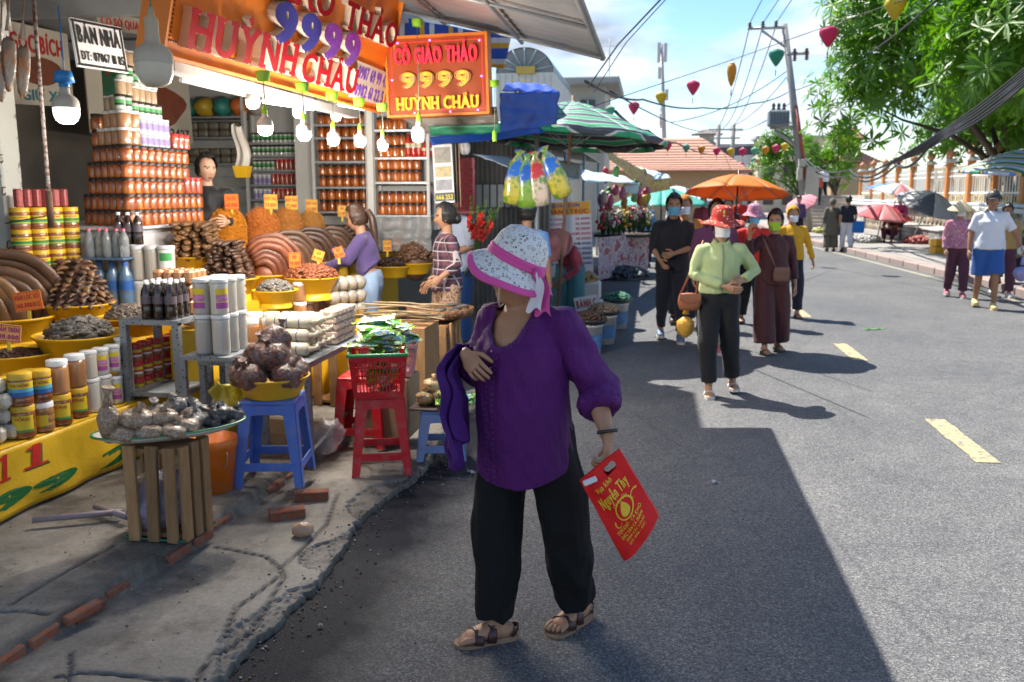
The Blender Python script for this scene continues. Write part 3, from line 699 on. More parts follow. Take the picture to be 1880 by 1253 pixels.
def person(label,loc,face=0,h=1.6,pose=None,top=None,bottom=None,hair='short',hairmat=None,hat=None,mask=None,shoes=None,skin=0,girth=1.0,sleeve=.95,hem=.84,legs='straight',group=None,vox=.0125,curl=.5,name='person',neckline=.0,topr=1.0,short=None,handn=None,root=None,palms=None,collar=None,zipm=None):
 J={k:Vector(v)for k,v in DEF.items()}
 for k,v in(pose or{}).items():J[k]=Vector(v)
 S=h/1.6;sk=SKINS[skin];g=girth
 rt=thing(name,label,'person',loc,math.radians(face),group);rt.scale=(S,S,S)
 hm=Matrix.Translation(J['head'])@Matrix.Rotation(J['hd'][2],4,'Z')@Matrix.Rotation(J['hd'][0],4,'X')@Matrix.Rotation(J['hd'][1],4,'Y')
 mb=MB();fg=MB()
 pel,wa,ch,nk=J['pel'],J['waist'],J['chest'],J['neck'];sm=(J['shL']+J['shR'])/2;ax=(J['shL']-J['shR']).normalized()
 def torso(m,e,low=None):
  pts=[pel-Vector((0,0,.06)),pel,lerp(pel,wa,.5),wa,lerp(wa,ch,.5),ch,lerp(ch,sm,.6),sm+Vector((0,0,.0)),lerp(sm,nk,.75)]
  rad=[(.13,.09),(.158*g,.112*g),(.15*g,.108*g),(.135*g,.1*g),(.14*g,.105*g),(.152*g,.112*g),(.155,.1),(.125,.078),(.075,.06)]
  m.tube(pts,[(a+e,b_+e)for a,b_ in rad],18,ref=ax,rnd=True)
 torso(mb,-.016)
 hd_c=Vector(J['head'])
 mb.tube([sm+Vector((0,.005,0)),nk,hm@Vector((0,.015,-.06))],[.062,.052,.05],12,rnd=True)
 for q,sg in(('L',1),('R',-1)):
  mb.tube([lerp(J['sh'+q],sm,.25),J['sh'+q],lerp(J['sh'+q],J['el'+q],.5),J['el'+q],lerp(J['el'+q],J['wr'+q],.35),J['wr'+q]],[.045,.046,.041,.037,.036,.0245],10,rnd=True)
  d=(J['wr'+q]-J['el'+q]).normalized();pn=Vector((palms or{}).get(q,(-sg,.15,0)))
  hd=(handn or{}).get(q);hand(mb,fg,J['wr'+q],Vector(hd)if hd else d,pn,1 if(d.cross(pn)).y<0 else-1,1.0,curl)
  mb.tube([J['hip'+q]+Vector((0,0,.04)),J['hip'+q],lerp(J['hip'+q],J['kn'+q],.5),J['kn'+q],lerp(J['kn'+q],J['an'+q],.35),J['an'+q]],[.07,.078,.066,.05,.05,.033],10,rnd=True)
  t=J['toe'+q].normalized();an=J['an'+q];dn=Vector((0,0,-1));rf=Vector((-t.y,t.x,0))
  mb.tube([an+dn*.02-t*.045,an+dn*.035+t*.02,an+dn*.05+t*.1,an+dn*.055+t*.155],[(.032,.035),(.036,.038),(.043,.02),(.036,.013)],10,ref=rf,rnd=True)
 me=fuse(mb,vox,[sk,hairmat or MHAIR,MLIP,MEYE,MSCL],3,'body')
 head_mesh(fg,hm,1.0);join(me,fg)
 obj('body',me,rt)
 if bottom:
  mb=MB();st=legs
  kk={'straight':(.098,.09,.076,.07),'wide':(.112,.118,.125,.13),'slim':(.092,.082,.06,.052),'jeans':(.1,.085,.068,.062),'shorts':(.108,.112,.112,.11),'harem':(.125,.135,.125,.085)}[st]
  mb.tube([pel-Vector((0,0,.08)),pel-Vector((0,0,.03)),pel+Vector((0,0,.05)),lerp(pel,wa,.65)],[(.13*g,.1*g),(.166*g,.122*g),(.163*g,.122*g),(.15*g,.112*g)],18,ref=ax)
  for q in 'LR':
   H,K,A_=J['hip'+q],J['kn'+q],J['an'+q]
   end=lerp(K,A_,.88)if st!='shorts' else lerp(H,K,.98)
   if short is not None:end=lerp(K,A_,short)
   if st=='shorts':pts=[H+Vector((0,0,.05)),H,lerp(H,K,.5),lerp(H,K,.8),end];rad=[kk[0]*g,kk[0]*g,kk[1],kk[2],kk[3]]
   else:pts=[H+Vector((0,0,.05)),H,lerp(H,K,.5),K,lerp(K,A_,.45),end];rad=[kk[0]*g*.95,kk[0]*g,lerp(kk[0]*g,kk[1],.7),kk[1],kk[2],kk[3]]
   mb.tube(pts,rad,14)
  obj('trousers' if st!='shorts' else 'shorts',fuse(mb,vox,bottom,3,'trousers',wrinkle(.007,8,4,3)),rt)
 if top:
  mb=MB();tr=topr
  low=Vector((pel.x,pel.y,pel.z+(hem-.86)))
  pts=[low,lerp(low,wa,.35),lerp(low,wa,.75),wa+Vector((0,0,.03)),lerp(wa,ch,.6),ch,lerp(ch,sm,.6),lerp(sm,nk,.12),lerp(sm,nk,.6),lerp(sm,nk,1.0)]
  rad=[(.182*g*tr,.138*g*tr),(.178*g*tr,.135*g*tr),(.168*g*tr,.128*g*tr),(.158*g,.122*g),(.158*g,.122*g),(.168*g,.127*g),(.168,.113),(.135,.092),(.088,.075),(.058,.058)]
  mb.tube(pts,rad,20,ref=ax)
  for q in 'LR':
   sh,el,wr=J['sh'+q],J['el'+q],J['wr'+q];L=sleeve*2
   pts=[lerp(sh,sm,.35),sh,lerp(sh,el,.5)];rad=[.06,.064,.059]
   if L<=1.0:pts.append(lerp(sh,el,max(.7,L)));rad.append(.062)
   else:pts+=[el,lerp(el,wr,(L-1)*.5),lerp(el,wr,L-1)];rad+=[.052,.049,.04+.012*(tr-1)*3]
   mb.tube(pts,[r*(1+.5*(tr-1))for r in rad],12)
  sme_=fuse(mb,vox,top,3,'shirt',wrinkle(.009,8,6,1));so_=obj('shirt',sme_,rt)
  if collar:
   cl=MB();ncm=frame(lerp(sm,nk,.9),ax,nk-sm+Vector((0,.02,.0))).to_3x3().to_4x4();ncm=Matrix.Translation(lerp(sm,nk,.75))@Matrix.Rotation(.25,4,'X')
   cl.lathe([(.062,.045),(.066,.05),(.082,.012),(.09,-.008),(.084,-.008)],20,mat=ncm,fx=lambda a,r,z:(r,z-(.05 if abs(a-1.5*PI)<.35 and z>0 else 0)-.012*(math.cos(a-1.5*PI)>.6)));cl.build('collar',collar,so_)
  if zipm:
   from mathutils.bvhtree import BVHTree
   bt_=BVHTree.FromPolygons([v.co.copy()for v in sme_.vertices],[tuple(p.vertices)for p in sme_.polygons]);zp=[]
   for k in range(16):
    h_=bt_.ray_cast(Vector((sm.x,-1,lerp(nk.z-.01,low.z+.01,k/15))),Vector((0,1,0)))
    if h_[0]:zp.append(h_[0]-Vector((0,.002,0)))
   if len(zp)>2:z_=MB();z_.tube(zp,.0045,5);z_.build('front_opening',zipm,so_)
 if hair:
  hb=hair_mesh(hm,1.0,'tied' if hair in('bun','ponytail')else hair)
  if hair=='bun':hb.ball((0,0,0),(.045,.045,.05),12,8,0,hm@Matrix.Translation((0,.115,-.015)))
  if hair=='ponytail':hb.tube([hm@Vector(p)for p in((0,.09,.05),(0,.135,.045),(.005,.15,-.03),(.01,.135,-.13),(.01,.12,-.22),(.01,.118,-.3))],[.02,.028,.034,.036,.026,.006],10,rnd=True)
  hb.build('hair',hairmat or MHAIR,rt)
 if shoes:
  kind,sm_=shoes
  for q in 'LR':
   t=J['toe'+q].normalized();an=J['an'+q];rf=Vector((-t.y,t.x,0));z0=an.z-.075;mb=MB()
   def P(a,z,sx=0):return Vector((an.x,an.y,z0+z))+t*a+rf*sx
   sole=[(-.085,.026),(-.05,.037),(.0,.036),(.07,.046),(.12,.045),(.165,.028)]
   pol=[(a,b_)for a,b_ in sole]+[(a,-b_)for a,b_ in sole[::-1]]
   mb.add([P(a,0,b_)for a,b_ in pol]+[P(a,.025,b_)for a,b_ in pol],[tuple(range(len(pol))),tuple(range(len(pol),2*len(pol)))[::-1]]+[(i,(i+1)%len(pol),len(pol)+(i+1)%len(pol),len(pol)+i)for i in range(len(pol))],1)
   if kind=='shoe':mb.tube([P(-.065,.055),P(0,.06),P(.07,.045),P(.14,.033)],[(.038,.04),(.042,.045),(.047,.032),(.036,.018)],12,0,ref=rf,rnd=True)
   else:mb.tube([P(.06,.02,.05),P(.055,.05,.03),P(.05,.058,0),P(.055,.05,-.03),P(.06,.02,-.05)],[(.02,.006)]*5,8,0,ref=t)
   mb.build('shoe' if kind=='shoe' else 'sandal',sm_,rt)
 if mask:
  mb=MB()
  def mf(u,v):
   x=lerp(-.066,.066,u);z=lerp(-.095,-.004,v);y=-.112+6.5*x*x*1.9+.012*abs(v-.55)*2-.004*math.sin(v*18)
   return hm@Vector((x*(1-.12*(1-v)),y,z))
  mb.grid(mf,12,10)
  for sx in(-1,1):mb.tube([mf(0 if sx<0 else 1,.95),hm@Vector((sx*.078,.0,.015)),hm@Vector((sx*.078,.012,-.03)),mf(0 if sx<0 else 1,.1)],.0018,5)
  mb.build('face_mask',mask,rt)
 if hat:hat(rt,hm)
 return rt
def hat_bucket(mat,brim=.19,band=None,tilt=.12,crown=.1,name='sun_hat',zo=.056):
 def f(rt,hm):
  m=hm@Matrix.Translation((0,.008,zo))@Matrix.Rotation(tilt,4,'X');mb=MB()
  def fx(a,r,z):
   wv=max(0,r-.1)/.1;return r*(1+.03*math.sin(3*a+1)*wv),z+wv*.014*math.sin(2*a+.6)+wv*.007*math.sin(5*a)
  mb.lathe([(0,.092+crown*.3),(.05,.088+crown*.3),(.083,.07+crown*.25),(.097,.03),(.104,.0),(.13,-.013),(brim*.85,-.026),(brim,-.036),(brim,-.04),(.128,-.018),(.1,-.006)],36,mat=m,fx=fx);mb.build(name,mat,rt)
  if band:b2=MB();b2.lathe([(.1005,.032),(.107,.03),(.111,.006),(.106,0)],36,mat=m,fx=fx);b2.build('hat_band',band,rt)
 return f
def hat_cone(mat):
 def f(rt,hm):
  m=hm@Matrix.Translation((0,.01,.05))@Matrix.Rotation(.14,4,'X');mb=MB()
  mb.lathe([(.001,.135),(.012,.128),(.215,-.035),(.218,-.04),(.213,-.04),(.01,.118)],32,mat=m)
  for k in range(1,9):r=.215*k/9;mb.lathe([(r-.002,.137-.79*r),(r,.139-.79*r),(r+.002,.135-.79*r)],32,mat=m)
  mb.build('conical_hat',mat,rt)
 return f
def hat_cap(mat):
 def f(rt,hm):
  m=hm@Matrix.Translation((0,.006,.035));mb=MB()
  mb.lathe([(0,.098),(.045,.09),(.078,.065),(.093,.02),(.094,.0)],24,mat=m,fx=lambda a,r,z:(r*(1+.12*abs(math.sin(a))),z))
  mb.grid(lambda u,v:m@Vector((lerp(-.07,.07,u)*(1-.25*v),-.1*math.sqrt(max(0,1-((u-.5)*1.25)**2))-.075*v*math.sqrt(max(0.05,1-((u-.5)*1.9)**2)),.006-.012*v-.03*(u-.5)**2)),12,5);mb.build('cap',mat,rt)
 return f
MWM=M('white_mask',(.75,.76,.77),.8,var=.05);MBM=M('blue_mask',(.16,.46,.66),.8,var=.08);MGM=M('green_mask',(.32,.52,.03),.8,var=.08)
def m_floral(name,base,cols,scale=45):
 def f(b):
  v=b.n('ShaderNodeTexVoronoi');v.inputs['Scale'].default_value=scale;b.l(b.tc.outputs['Object'],v.inputs['Vector'])
  s=b.n('ShaderNodeSeparateColor');b.l(v.outputs['Color'],s.inputs[0])
  c=b.ramp(s.outputs[0],[(i/len(cols),c)for i,c in enumerate(cols)],True)
  b.set(b.mix(b.ramp(v.outputs['Distance'],[(.32,(1,1,1)),(.42,(0,0,0))]),base,c),.85)
 return pat(name,f)
MPUR=pat('purple_crepe',lambda b:(b.set(b.mix(b.noise(5,5,.6),(.075,.006,.11),(.15,.016,.2)),.62,spec=.35),b.bump(b.math('ADD',b.noise(220,2),b.math('MULTIPLY',b.noise(13,6,.65,vec=b.map((1.6,1.6,.6))),4.0)),.8,.012)))
MPTRIM=M('purple_lace',(.085,.006,.125),.6,var=.2)
MBLK=cloth('black_cotton',(.011,.011,.012),.9,.3);MBLK.node_tree.nodes['Principled BSDF'].inputs['Sheen Weight'].default_value=0
def fg_woman():
 pose=dict(pel=(0,0,.86),waist=(-.005,-.02,1.0),chest=(-.01,-.02,1.18),neck=(-.02,-.01,1.34),head=(-.045,-.05,1.455),hd=(.02,-.1,-1.45),shL=(.15,.01,1.265),elL=(.268,.05,1.03),wrL=(.375,-.06,.885),shR=(-.155,-.0,1.265),elR=(-.23,-.02,1.06),wrR=(-.15,-.22,1.165),hipL=(.09,.0,.82),knL=(.14,.06,.46),anL=(.135,.2,.085),hipR=(-.09,0,.82),knR=(-.1,-.06,.46),anR=(-.1,-.09,.075),toeL=(-.28,-1,-.08),toeR=(-.78,-.8,0))
 J={k:Vector(v)for k,v in DEF.items()}
 for k,v in pose.items():J[k]=Vector(v)
 rt=thing('person','woman in purple blouse, black trousers and pink-trimmed white sun hat walking with a red bag','person',tuple(AZ(968,1168)),math.radians(-20))
 H=1.0;rt.scale=(.91,.93,.96)
 sk=SKINS[0];hm=Matrix.Translation(J['head'])@Matrix.Rotation(J['hd'][2],4,'Z')@Matrix.Rotation(J['hd'][0],4,'X')@Matrix.Rotation(J['hd'][1],4,'Y')
 ax=(J['shL']-J['shR']).normalized();nk=J['neck'];sm=(J['shL']+J['shR'])/2
 mb=MB();fg=MB()
 mb.tube([(0,0,.8),(0,0,.95),(0,-.025,1.13),(-.012,-.018,1.21),(-.015,-.006,1.27),(-.016,.0,1.31)],[(.15,.11),(.16,.13),(.162,.142),(.158,.122),(.128,.096),(.09,.075)],18,ref=ax,rnd=True)
 mb.tube([(-.01,.005,1.27),(-.018,-.005,1.335),hm@Vector((0,.02,-.045))],[(.085,.07),(.06,.056),(.058,.056)],14,ref=ax,rnd=True)
 mb.tube([hm@Vector((-.0,-.03,-.075)),hm@Vector((0,.0,-.095))],[.038,.03],10,rnd=True)
 for q in 'LR':
  mb.tube([J['sh'+q],lerp(J['sh'+q],J['el'+q],.5),J['el'+q],lerp(J['el'+q],J['wr'+q],.3),lerp(J['el'+q],J['wr'+q],.75),J['wr'+q]],[.05,.047,.042,.043,.033,(.03,.024)],12,rnd=True)
 hand(mb,fg,J['wrL'],(.03,-.12,-1),(-1,-.1,0),1,1.0,.95,.05)
 hand(mb,fg,J['wrR'],(.75,-.5,-.42),(.2,.75,-.55),1,.97,.75,.1)
 for q in 'LR':
  t=Vector(J['toe'+q]);t.z=0;t.normalize();rf=Vector((-t.y,t.x,0));an=J['an'+q];pit=.22 if q=='L' else 0.0
  mb.tube([J['hip'+q],lerp(J['hip'+q],J['kn'+q],.5),J['kn'+q],lerp(J['kn'+q],an,.4),an],[.085,.07,.055,.05,.036],12,rnd=True)
  fl=Vector((an.x,an.y,an.z-.05))
  def F(a,z,sx=0):return fl+t*a+rf*sx+Vector((0,0,z-pit*max(-.06,a)*.35))
  mb.tube([F(-.05,.012),F(0,.02),F(.06,.018),F(.115,.006)],[(.034,.034),(.037,.04),(.044,.03),(.046,.02)],12,ref=rf,rnd=True)
  for k in range(5):
   sx=(.036-.0175*k)*(1 if q=='L' else-1)*-1;L=(.155,.157,.15,.143,.132)[k];r=(.0135,.0105,.0098,.0092,.0085)[k]
   fg.tube([F(.1,.006,sx),F(L-.018,.005,sx),F(L,-.001,sx)],[r,r*1.05,r*.8],8,rnd=True)
  sl=MB();so=[(-.095,.02),(-.08,.034),(-.03,.041),(.03,.042),(.09,.052),(.135,.05),(.165,.034),(.178,.01)]
  pol=so+[(a,-b_)for a,b_ in so[::-1]];n=len(pol)
  for z0,z1,mi,sc_ in((-.048,-.036,0,1.0),(-.036,-.012,1,.97)):
   sl.add([F(a,z0,b_*sc_)for a,b_ in pol]+[F(a,z1+(.008 if a<-.03 else 0),b_*sc_)for a,b_ in pol],[tuple(range(n)),tuple(range(n,2*n))[::-1]]+[(i,(i+1)%n,n+(i+1)%n,n+i)for i in range(n)],mi)
  sd_=sl.build('sandal',[M('sandal_sole',(.2,.1,.075),.7),M('sandal_footbed',(.27,.17,.105),.75,bump=.3)],rt)
  ms=M('brown_leather',(.06,.022,.02),.42,var=.25,bump=.3,bs=80)
  s1=MB();s1.tube([F(.085,-.012,.056),F(.08,.012,.048),F(.075,.034,.02),F(.08,.036,-.005),F(.09,.022,-.04),F(.095,-.012,-.056)],[(.02,.0035)]*6,8,ref=t);s1.build('strap',ms,sd_)
  s2=MB();s2.tube([F(.03,-.012,.05),F(.025,.02,.044),F(.02,.05,.02),F(-.005,.055,-.012),F(-.03,.035,-.038),F(-.045,-.01,-.045)],[(.019,.0035)]*6,8,ref=t);s2.build('strap',ms,sd_)
  s3=MB();s3.tube([F(-.06,.0,.038),F(-.09,.022,.02),F(-.098,.026,0),F(-.09,.022,-.02),F(-.06,.0,-.038)],[(.012,.003)]*5,8,ref=(0,0,1));s3.build('strap',ms,sd_)
  b3=MB();c=F(.022,.05,.022);b3.tube([c+t*.016,c+rf*.018,c-t*.016,c-rf*.018,c+t*.016],.003,6);b3.build('buckle',M('dark_buckle',(.1,.09,.09),.35,metal=.8),sd_)
 me=fuse(mb,.0075,[sk,MHAIR,MLIP,MEYE,MSCL],4,'body',lambda p,n:.0012*noise.noise((p.x*40,p.y*40,p.z*25)))
 head_mesh(fg,hm,1.0,44,36);join(me,fg);obj('body',me,rt)
 mb=MB()
 mb.tube([(0,0,.72),(0,0,.8),(0,0,.92),(0,-.01,1.0)],[(.15,.115),(.172,.145),(.168,.142),(.155,.13)],22,ref=ax)
 for q,sg in(('L',1),('R',-1)):
  Hp,K,A_=J['hip'+q],J['kn'+q],J['an'+q]
  mb.tube([Hp+Vector((0,0,.06)),Hp+Vector((sg*.012,0,-.06)),lerp(Hp,K,.55)+Vector((sg*.018,0,0)),K+Vector((sg*.01,0,.02)),lerp(K,A_,.4),lerp(K,A_,.75),lerp(K,A_,.93)],[(.1,.12),(.103,.12),(.102,.114),(.098,.106),(.09,.1),(.08,.086),(.075,.08)],18,ref=ax)
 def wt(p,n):
  k=max(0,min(1,(.85-p.z)/.5));return .011*(1-2*abs(noise.noise((p.x*11+p.z*1.5,p.y*11,p.z*2.6))))*(.5+k)+.004*noise.noise((p.x*30,p.y*30,p.z*9))-.003+.006*math.exp(-((p.z-.2)/.05)**2)*noise.noise((p.x*8,p.y*8,p.z*50))
 obj('trousers',fuse(mb,.009,MBLK,3,'trousers',wt),rt)
 mb=MB()
 def ring(z,cx,cy_,rx,ry):return((cx,cy_,z),(rx,ry))
 rs=[ring(.665,.0,-.005,.19,.165),ring(.74,.0,-.01,.193,.17),ring(.85,.0,-.02,.19,.17),ring(.97,-.005,-.03,.186,.168),ring(1.08,-.01,-.03,.182,.158),ring(1.16,-.012,-.022,.18,.147),ring(1.22,-.012,-.012,.172,.125),ring(1.265,-.014,-.002,.145,.1),ring(1.305,-.016,.008,.105,.08),ring(1.33,-.018,.012,.085,.068)]
 mb.tube([r[0]for r in rs],[r[1]for r in rs],28,ref=ax)
 for q,sg in(('L',1),('R',-1)):
  sh,el,wr=J['sh'+q],J['el'+q],J['wr'+q]
  if q=='L':mb.tube([lerp(sh,sm,.4),sh+V(.0,0,.01),lerp(sh,el,.3),lerp(sh,el,.65),el+V(.015,.01,0),lerp(el,wr,.3)+V(.005,0,0),lerp(el,wr,.42)],[.064,.064,.066,.066,.067,.07,.07],18)
  else:mb.tube([lerp(sh,sm,.4),sh+V(.0,0,.01),lerp(sh,el,.35),lerp(sh,el,.75),el,lerp(el,wr,.35),lerp(el,wr,.5)],[.066,.068,.07,.07,.068,.064,.06],18)
 def wb_(p,n):
  a=0.0
  fr=13*p.x-5*p.y
  a+=.013*(1-2.2*abs(noise.noise((fr*.55,p.z*1.7,1.3))))*(1.0 if p.z<1.2 else .4)
  a+=.007*(1-2*abs(noise.noise((p.x*17+p.z*6,p.y*17,p.z*7))))
  if abs(p.x)>.19:a+=.006*noise.noise((p.x*12,p.y*12,p.z*24+p.x*20))+.005*math.sin(p.z*46+p.x*30+3*noise.noise((p.x*9,p.y*9,p.z*9)))
  return a
 bl=fuse(mb,.008,[MPUR,sk],3,'blouse',wb_)
 b=bmesh.new();b.from_mesh(bl)
 yaw=Matrix.Rotation(.0,4,'Z')
 for v in list(b.verts):
  zz=.665+.075*(max(0,(abs(v.co.x)-.05))/.17)**2*(1 if v.co.y<0.02 else .4)
  if v.co.z<zz+.004 and abs(v.co.x)<.23:v.co.z=max(v.co.z,zz)
 cut=[v for v in b.verts if v.co.z>1.15 and((v.co.x+.03)/.082)**2+((v.co.z-1.335)/.135)**2<1 and v.co.y<.03]
 cut+=[v for v in b.verts if v.co.z>1.312 and(v.co.x+.018)**2+(v.co.y)**2<.085**2]
 bmesh.ops.delete(b,geom=list(set(cut)),context='VERTS');b.to_mesh(bl);b.free();bl.update()
 bo=obj('blouse',bl,rt)
 tr=MB();bvh_pts=None
 from mathutils.bvhtree import BVHTree
 bt=BVHTree.FromPolygons([v.co.copy()for v in bl.vertices],[tuple(p.vertices)for p in bl.polygons])
 def on(x,z,y0=-1):
  h_=bt.ray_cast(Vector((x,y0,z)),Vector((0,1,0)));return(h_[0],h_[1])if h_[0]else(None,None)
 def rosette(m,p,n,r):
  z=Vector(n);q=z.to_track_quat('Z','Y').to_matrix().to_4x4();q.translation=p
  m.lathe([(r*.98,-.001),(r,.002),(r*.8,.0035),(r*.55,.001),(r*.3,.001),(r*.18,.004),(0,.0045)],10,mat=q)
 for x0 in(-.085,-.045):
  for k in range(24):
   p,n=on(x0-.012*k/24,1.175-k*.0215)
   if p:rosette(tr,p,n,.0098)
 for k in range(30):
  a=PI+PI*(k+.5)/30;p,n=on(-.03+.096*math.cos(a),1.335+.15*math.sin(a))
  if p:rosette(tr,p,n,.0115)
 cu=lerp(J['elL'],J['wrL'],.36);dd=(J['wrL']-J['elL']).normalized()
 for k in range(16):
  a=2*PI*k/16;u=dd.orthogonal().normalized();v=dd.cross(u);d_=u*math.cos(a)+v*math.sin(a)
  h_=bt.ray_cast(cu+d_*.3,-d_)
  if h_[0]and(h_[0]-cu).length<.12:rosette(tr,h_[0],h_[1],.011)
 tr.build('lace_trim',MPTRIM,bo)['kind']='stuff'
 for k in range(3):
  p,n=on(-.064,1.178-k*.03)
  if p:m=MB();m.ball((0,0,0),.0055,8,6);m.build('button',M('pink_pearl',(.5,.12,.4),.2,coat=.6),bo,p+n*.003)
 jk=MB()
 def jf(u,v):
  t=u;base=lerp(J['elR']+V(-.05,.05,.03),J['wrR']+V(-.06,.01,-.02),t);s_=(v-.28)
  out_=-.055-.055*math.sin(min(1,v*1.6)*PI*.5)
  z=.055*math.cos(min(1,v/.28)*PI*.5)if v<.28 else-(v-.28)*(.52-.1*t+.1*math.sin(t*9))
  y=.05 if v<.1 else lerp(.05,-.075,min(1,(v-.1)/.2))
  pl=.02*math.sin(t*22+v*3)*min(1,v*1.5)+.012*noise.noise((t*6,v*7,1))
  return base+V(-.02*min(1,v*3)+pl*.9-.03*v*(1-t)+.12*v*t,y+pl*1.2-.05*t,z+.01*noise.noise((t*9,v*9,3)))
 return rt,J,jf,hm,bt
WOMAN,WJ,WJF,WHM,WBT=fg_woman()
MJK=pat('violet_rib_knit',lambda b:(b.set(b.mix(b.noise(8,4),(.06,.006,.16),(.11,.014,.25)),.75),(lambda wv:(setattr(wv,'bands_direction','DIAGONAL'),setattr(wv.inputs['Scale'],'default_value',55),setattr(wv.inputs['Distortion'],'default_value',1.5),b.l(b.tc.outputs['Object'],wv.inputs['Vector']),b.bump(wv.outputs['Fac'],.8,.006)))(b.n('ShaderNodeTexWave'))))
def fg_extras():
 J,hm=WJ,WHM
 Mw=Matrix.Translation(WOMAN.location)@Matrix.Rotation(WOMAN.rotation_euler.z,4,'Z')@Matrix.Diagonal((.91,.93,.96,1))
 mh=pat('printed_white_cotton',m_hat)
 m=hm@Matrix.Translation((0,.014,.04))@Matrix.Rotation(-.46,4,'X')@Matrix.Diagonal((1.07,1.07,1.07,1))
 def fx(a,r,z):
  w_=max(0,r-.112)/.075;f=.5-.5*math.sin(a)
  return r*(1+.05*w_*math.cos(2*a)),z-w_*.022*math.cos(2*a)+w_*.006*math.sin(5*a)
 hat=MB();hat.lathe([(0,.13),(.04,.127),(.073,.112),(.095,.08),(.106,.036),(.112,.0),(.13,-.013),(.15,-.03),(.172,-.054),(.174,-.058),(.15,-.036),(.128,-.019),(.108,-.004)],56,mat=m,fx=fx)
 ho=hat.build('sun_hat',mh,WOMAN)
 mp_=cloth('pink_cotton',(.72,.09,.34),.75,.1);mwv=cloth('white_voile',(.75,.7,.76),.8,.06)
 b1=MB();b1.lathe([(.106,.036),(.111,.034),(.1135,.021),(.112,.019),(.1145,.016),(.116,.003),(.1115,.002)],56,mat=m,fx=fx);b1.build('hat_band',mp_,ho)
 b2=MB();b2.lathe([(.162,-.041),(.17,-.05),(.176,-.056),(.177,-.062),(.17,-.06),(.162,-.05)],56,mat=m,fx=fx);b2.build('brim_binding',mp_,ho)
 bw=MB();k=m@Vector((.055,.118,.012));kk=Vector
 bw.ball(tuple(k),(.022,.022,.026),10,8,0)
 def tail(u,v,sg):return k+V(.008+.03*sg*v+(u-.5)*(.02+.05*v)+.012*math.sin(v*5),-.012-.02*v+.01*sg,-.14*v+.012*math.sin(u*6+v*4))
 bw.grid(lambda u,v:tail(u,v,1.1),6,12,0);bw.grid(lambda u,v:tail(u,v*.9,.1)+V(0,-.012,0),6,12,1)
 bw.build('hat_bow',[mp_,mwv],ho)
 st=MB();c0=hm@Vector((-.075,-.01,.0));st.tube([c0,hm@Vector((-.078,-.02,-.05)),hm@Vector((-.05,-.035,-.1)),hm@Vector((0,-.05,-.125))],.0035,6);c1=hm@Vector((.075,-.01,.0));st.tube([c1,hm@Vector((.078,-.02,-.05)),hm@Vector((.05,-.035,-.1)),hm@Vector((0,-.05,-.125))],.0035,6)
 st.build('chin_strap',M('cream_elastic',(.7,.62,.48),.7),ho)
 hb=hair_mesh(hm,1.0,'tied');hb.build('hair',MHAIR,WOMAN)
 br=thing('bead_bracelet','string of black beads round the wrist above the red bag','bracelet');br.matrix_world=Mw
 wp=J['wrL']+V(0,-.004,.02)
 for i in range(20):
  a=2*PI*i/20;x=MB();x.ball((0,0,0),.0072,8,6);x.build('bead',M('black_bead',(.012,.012,.013),.18,coat=.5),br,wp+V(math.cos(a)*.034,math.sin(a)*.03,.01*math.cos(a+.6)))
 jk=MB();jk.grid(WJF,40,46);j2=MB();j2.grid(lambda u,v:WJF(u*.85+.1,v*.8)+V(.02,.02,-.012),30,30)
 o=jk.build('jacket',MATS['violet_rib_knit'],None);tag(o,'violet ribbed jacket folded over the arm of the woman in purple','jacket');o.matrix_world=Mw
 so=o.modifiers.new('thick','SOLIDIFY');so.thickness=.006
 j3=j2.build('lining_fold',MATS['violet_rib_knit'],o);s3=j3.modifiers.new('thick','SOLIDIFY');s3.thickness=.006
 mr=pat('red_nonwoven',lambda b:(b.set(b.mix(b.noise(4,4),(.74,.008,.01),(.86,.02,.016)),.62,spec=.35),b.bump(b.math('ADD',b.vor(420),b.math('MULTIPLY',b.noise(9,4),3)),.35,.005)))
 my=M('yellow_print',(.85,.55,.03),.6,var=.06)
 Yb=(Mw@(J['wrL']+V(0,-.03,-.1))).y-.03
 TL,TR,BR_,BL=[AY(x,y,Yb)for x,y in((1064,882),(1137,824),(1209,945),(1146,1026))]
 c=(TL+TR+BR_+BL)/4;right=((TR-TL)+(BR_-BL)).normalized();up=((TL-BL)+(TR-BR_)).normalized()
 bag=thing('carrier_bag','red carrier bag with yellow seafood shop print held by the woman in purple','bag',tuple(c))
 def q(u,v):return(TL*(1-u)+TR*u)*v+(BL*(1-u)+BR_*u)*(1-v)-c
 nrm=right.cross(up).normalized()
 def side(sg):
  def f(u,v):
   bulge=.042*math.sin(PI*min(1,max(0,u)))*(1.0-.6*v)+.018*(1-v)+.007*math.sin(u*9+v*6)*(1-v*.6)
   p=q(u,v*1.0);return p+nrm*sg*(bulge*(1 if v<.86 else .5)+.004+.006*noise.noise((u*5,v*5,sg))*(1-v*.5))-V(0,0,.012*math.sin(PI*u)*(1-v))
  return f
 for sg in(1,-1):
  f=side(sg);mb=MB();n=40;vs=[f(i/n,j/n)for i in range(n+1)for j in range(n+1)];fs=[]
  for i in range(n):
   for j in range(n):
    u,v=(i+.5)/n,(j+.5)/n
    if((u-.66)/.15)**2+((v-.90)/.055)**2<1:continue
    fs.append((i*(n+1)+j,(i+1)*(n+1)+j,(i+1)*(n+1)+j+1,i*(n+1)+j+1))
  mb.add(vs,fs,0,True);mb.build('front_panel' if sg>0 else 'back_panel',mr,bag)
 mb=MB();f1,f2=side(1),side(-1)
 for e in('u0','u1','v0'):
  mb.grid(lambda a,b_:(lerp(f1(0 if e=='u0' else 1,a),f2(0 if e=='u0' else 1,a),b_)if e[0]=='u' else lerp(f1(a,0),f2(a,0),b_)),20,3)
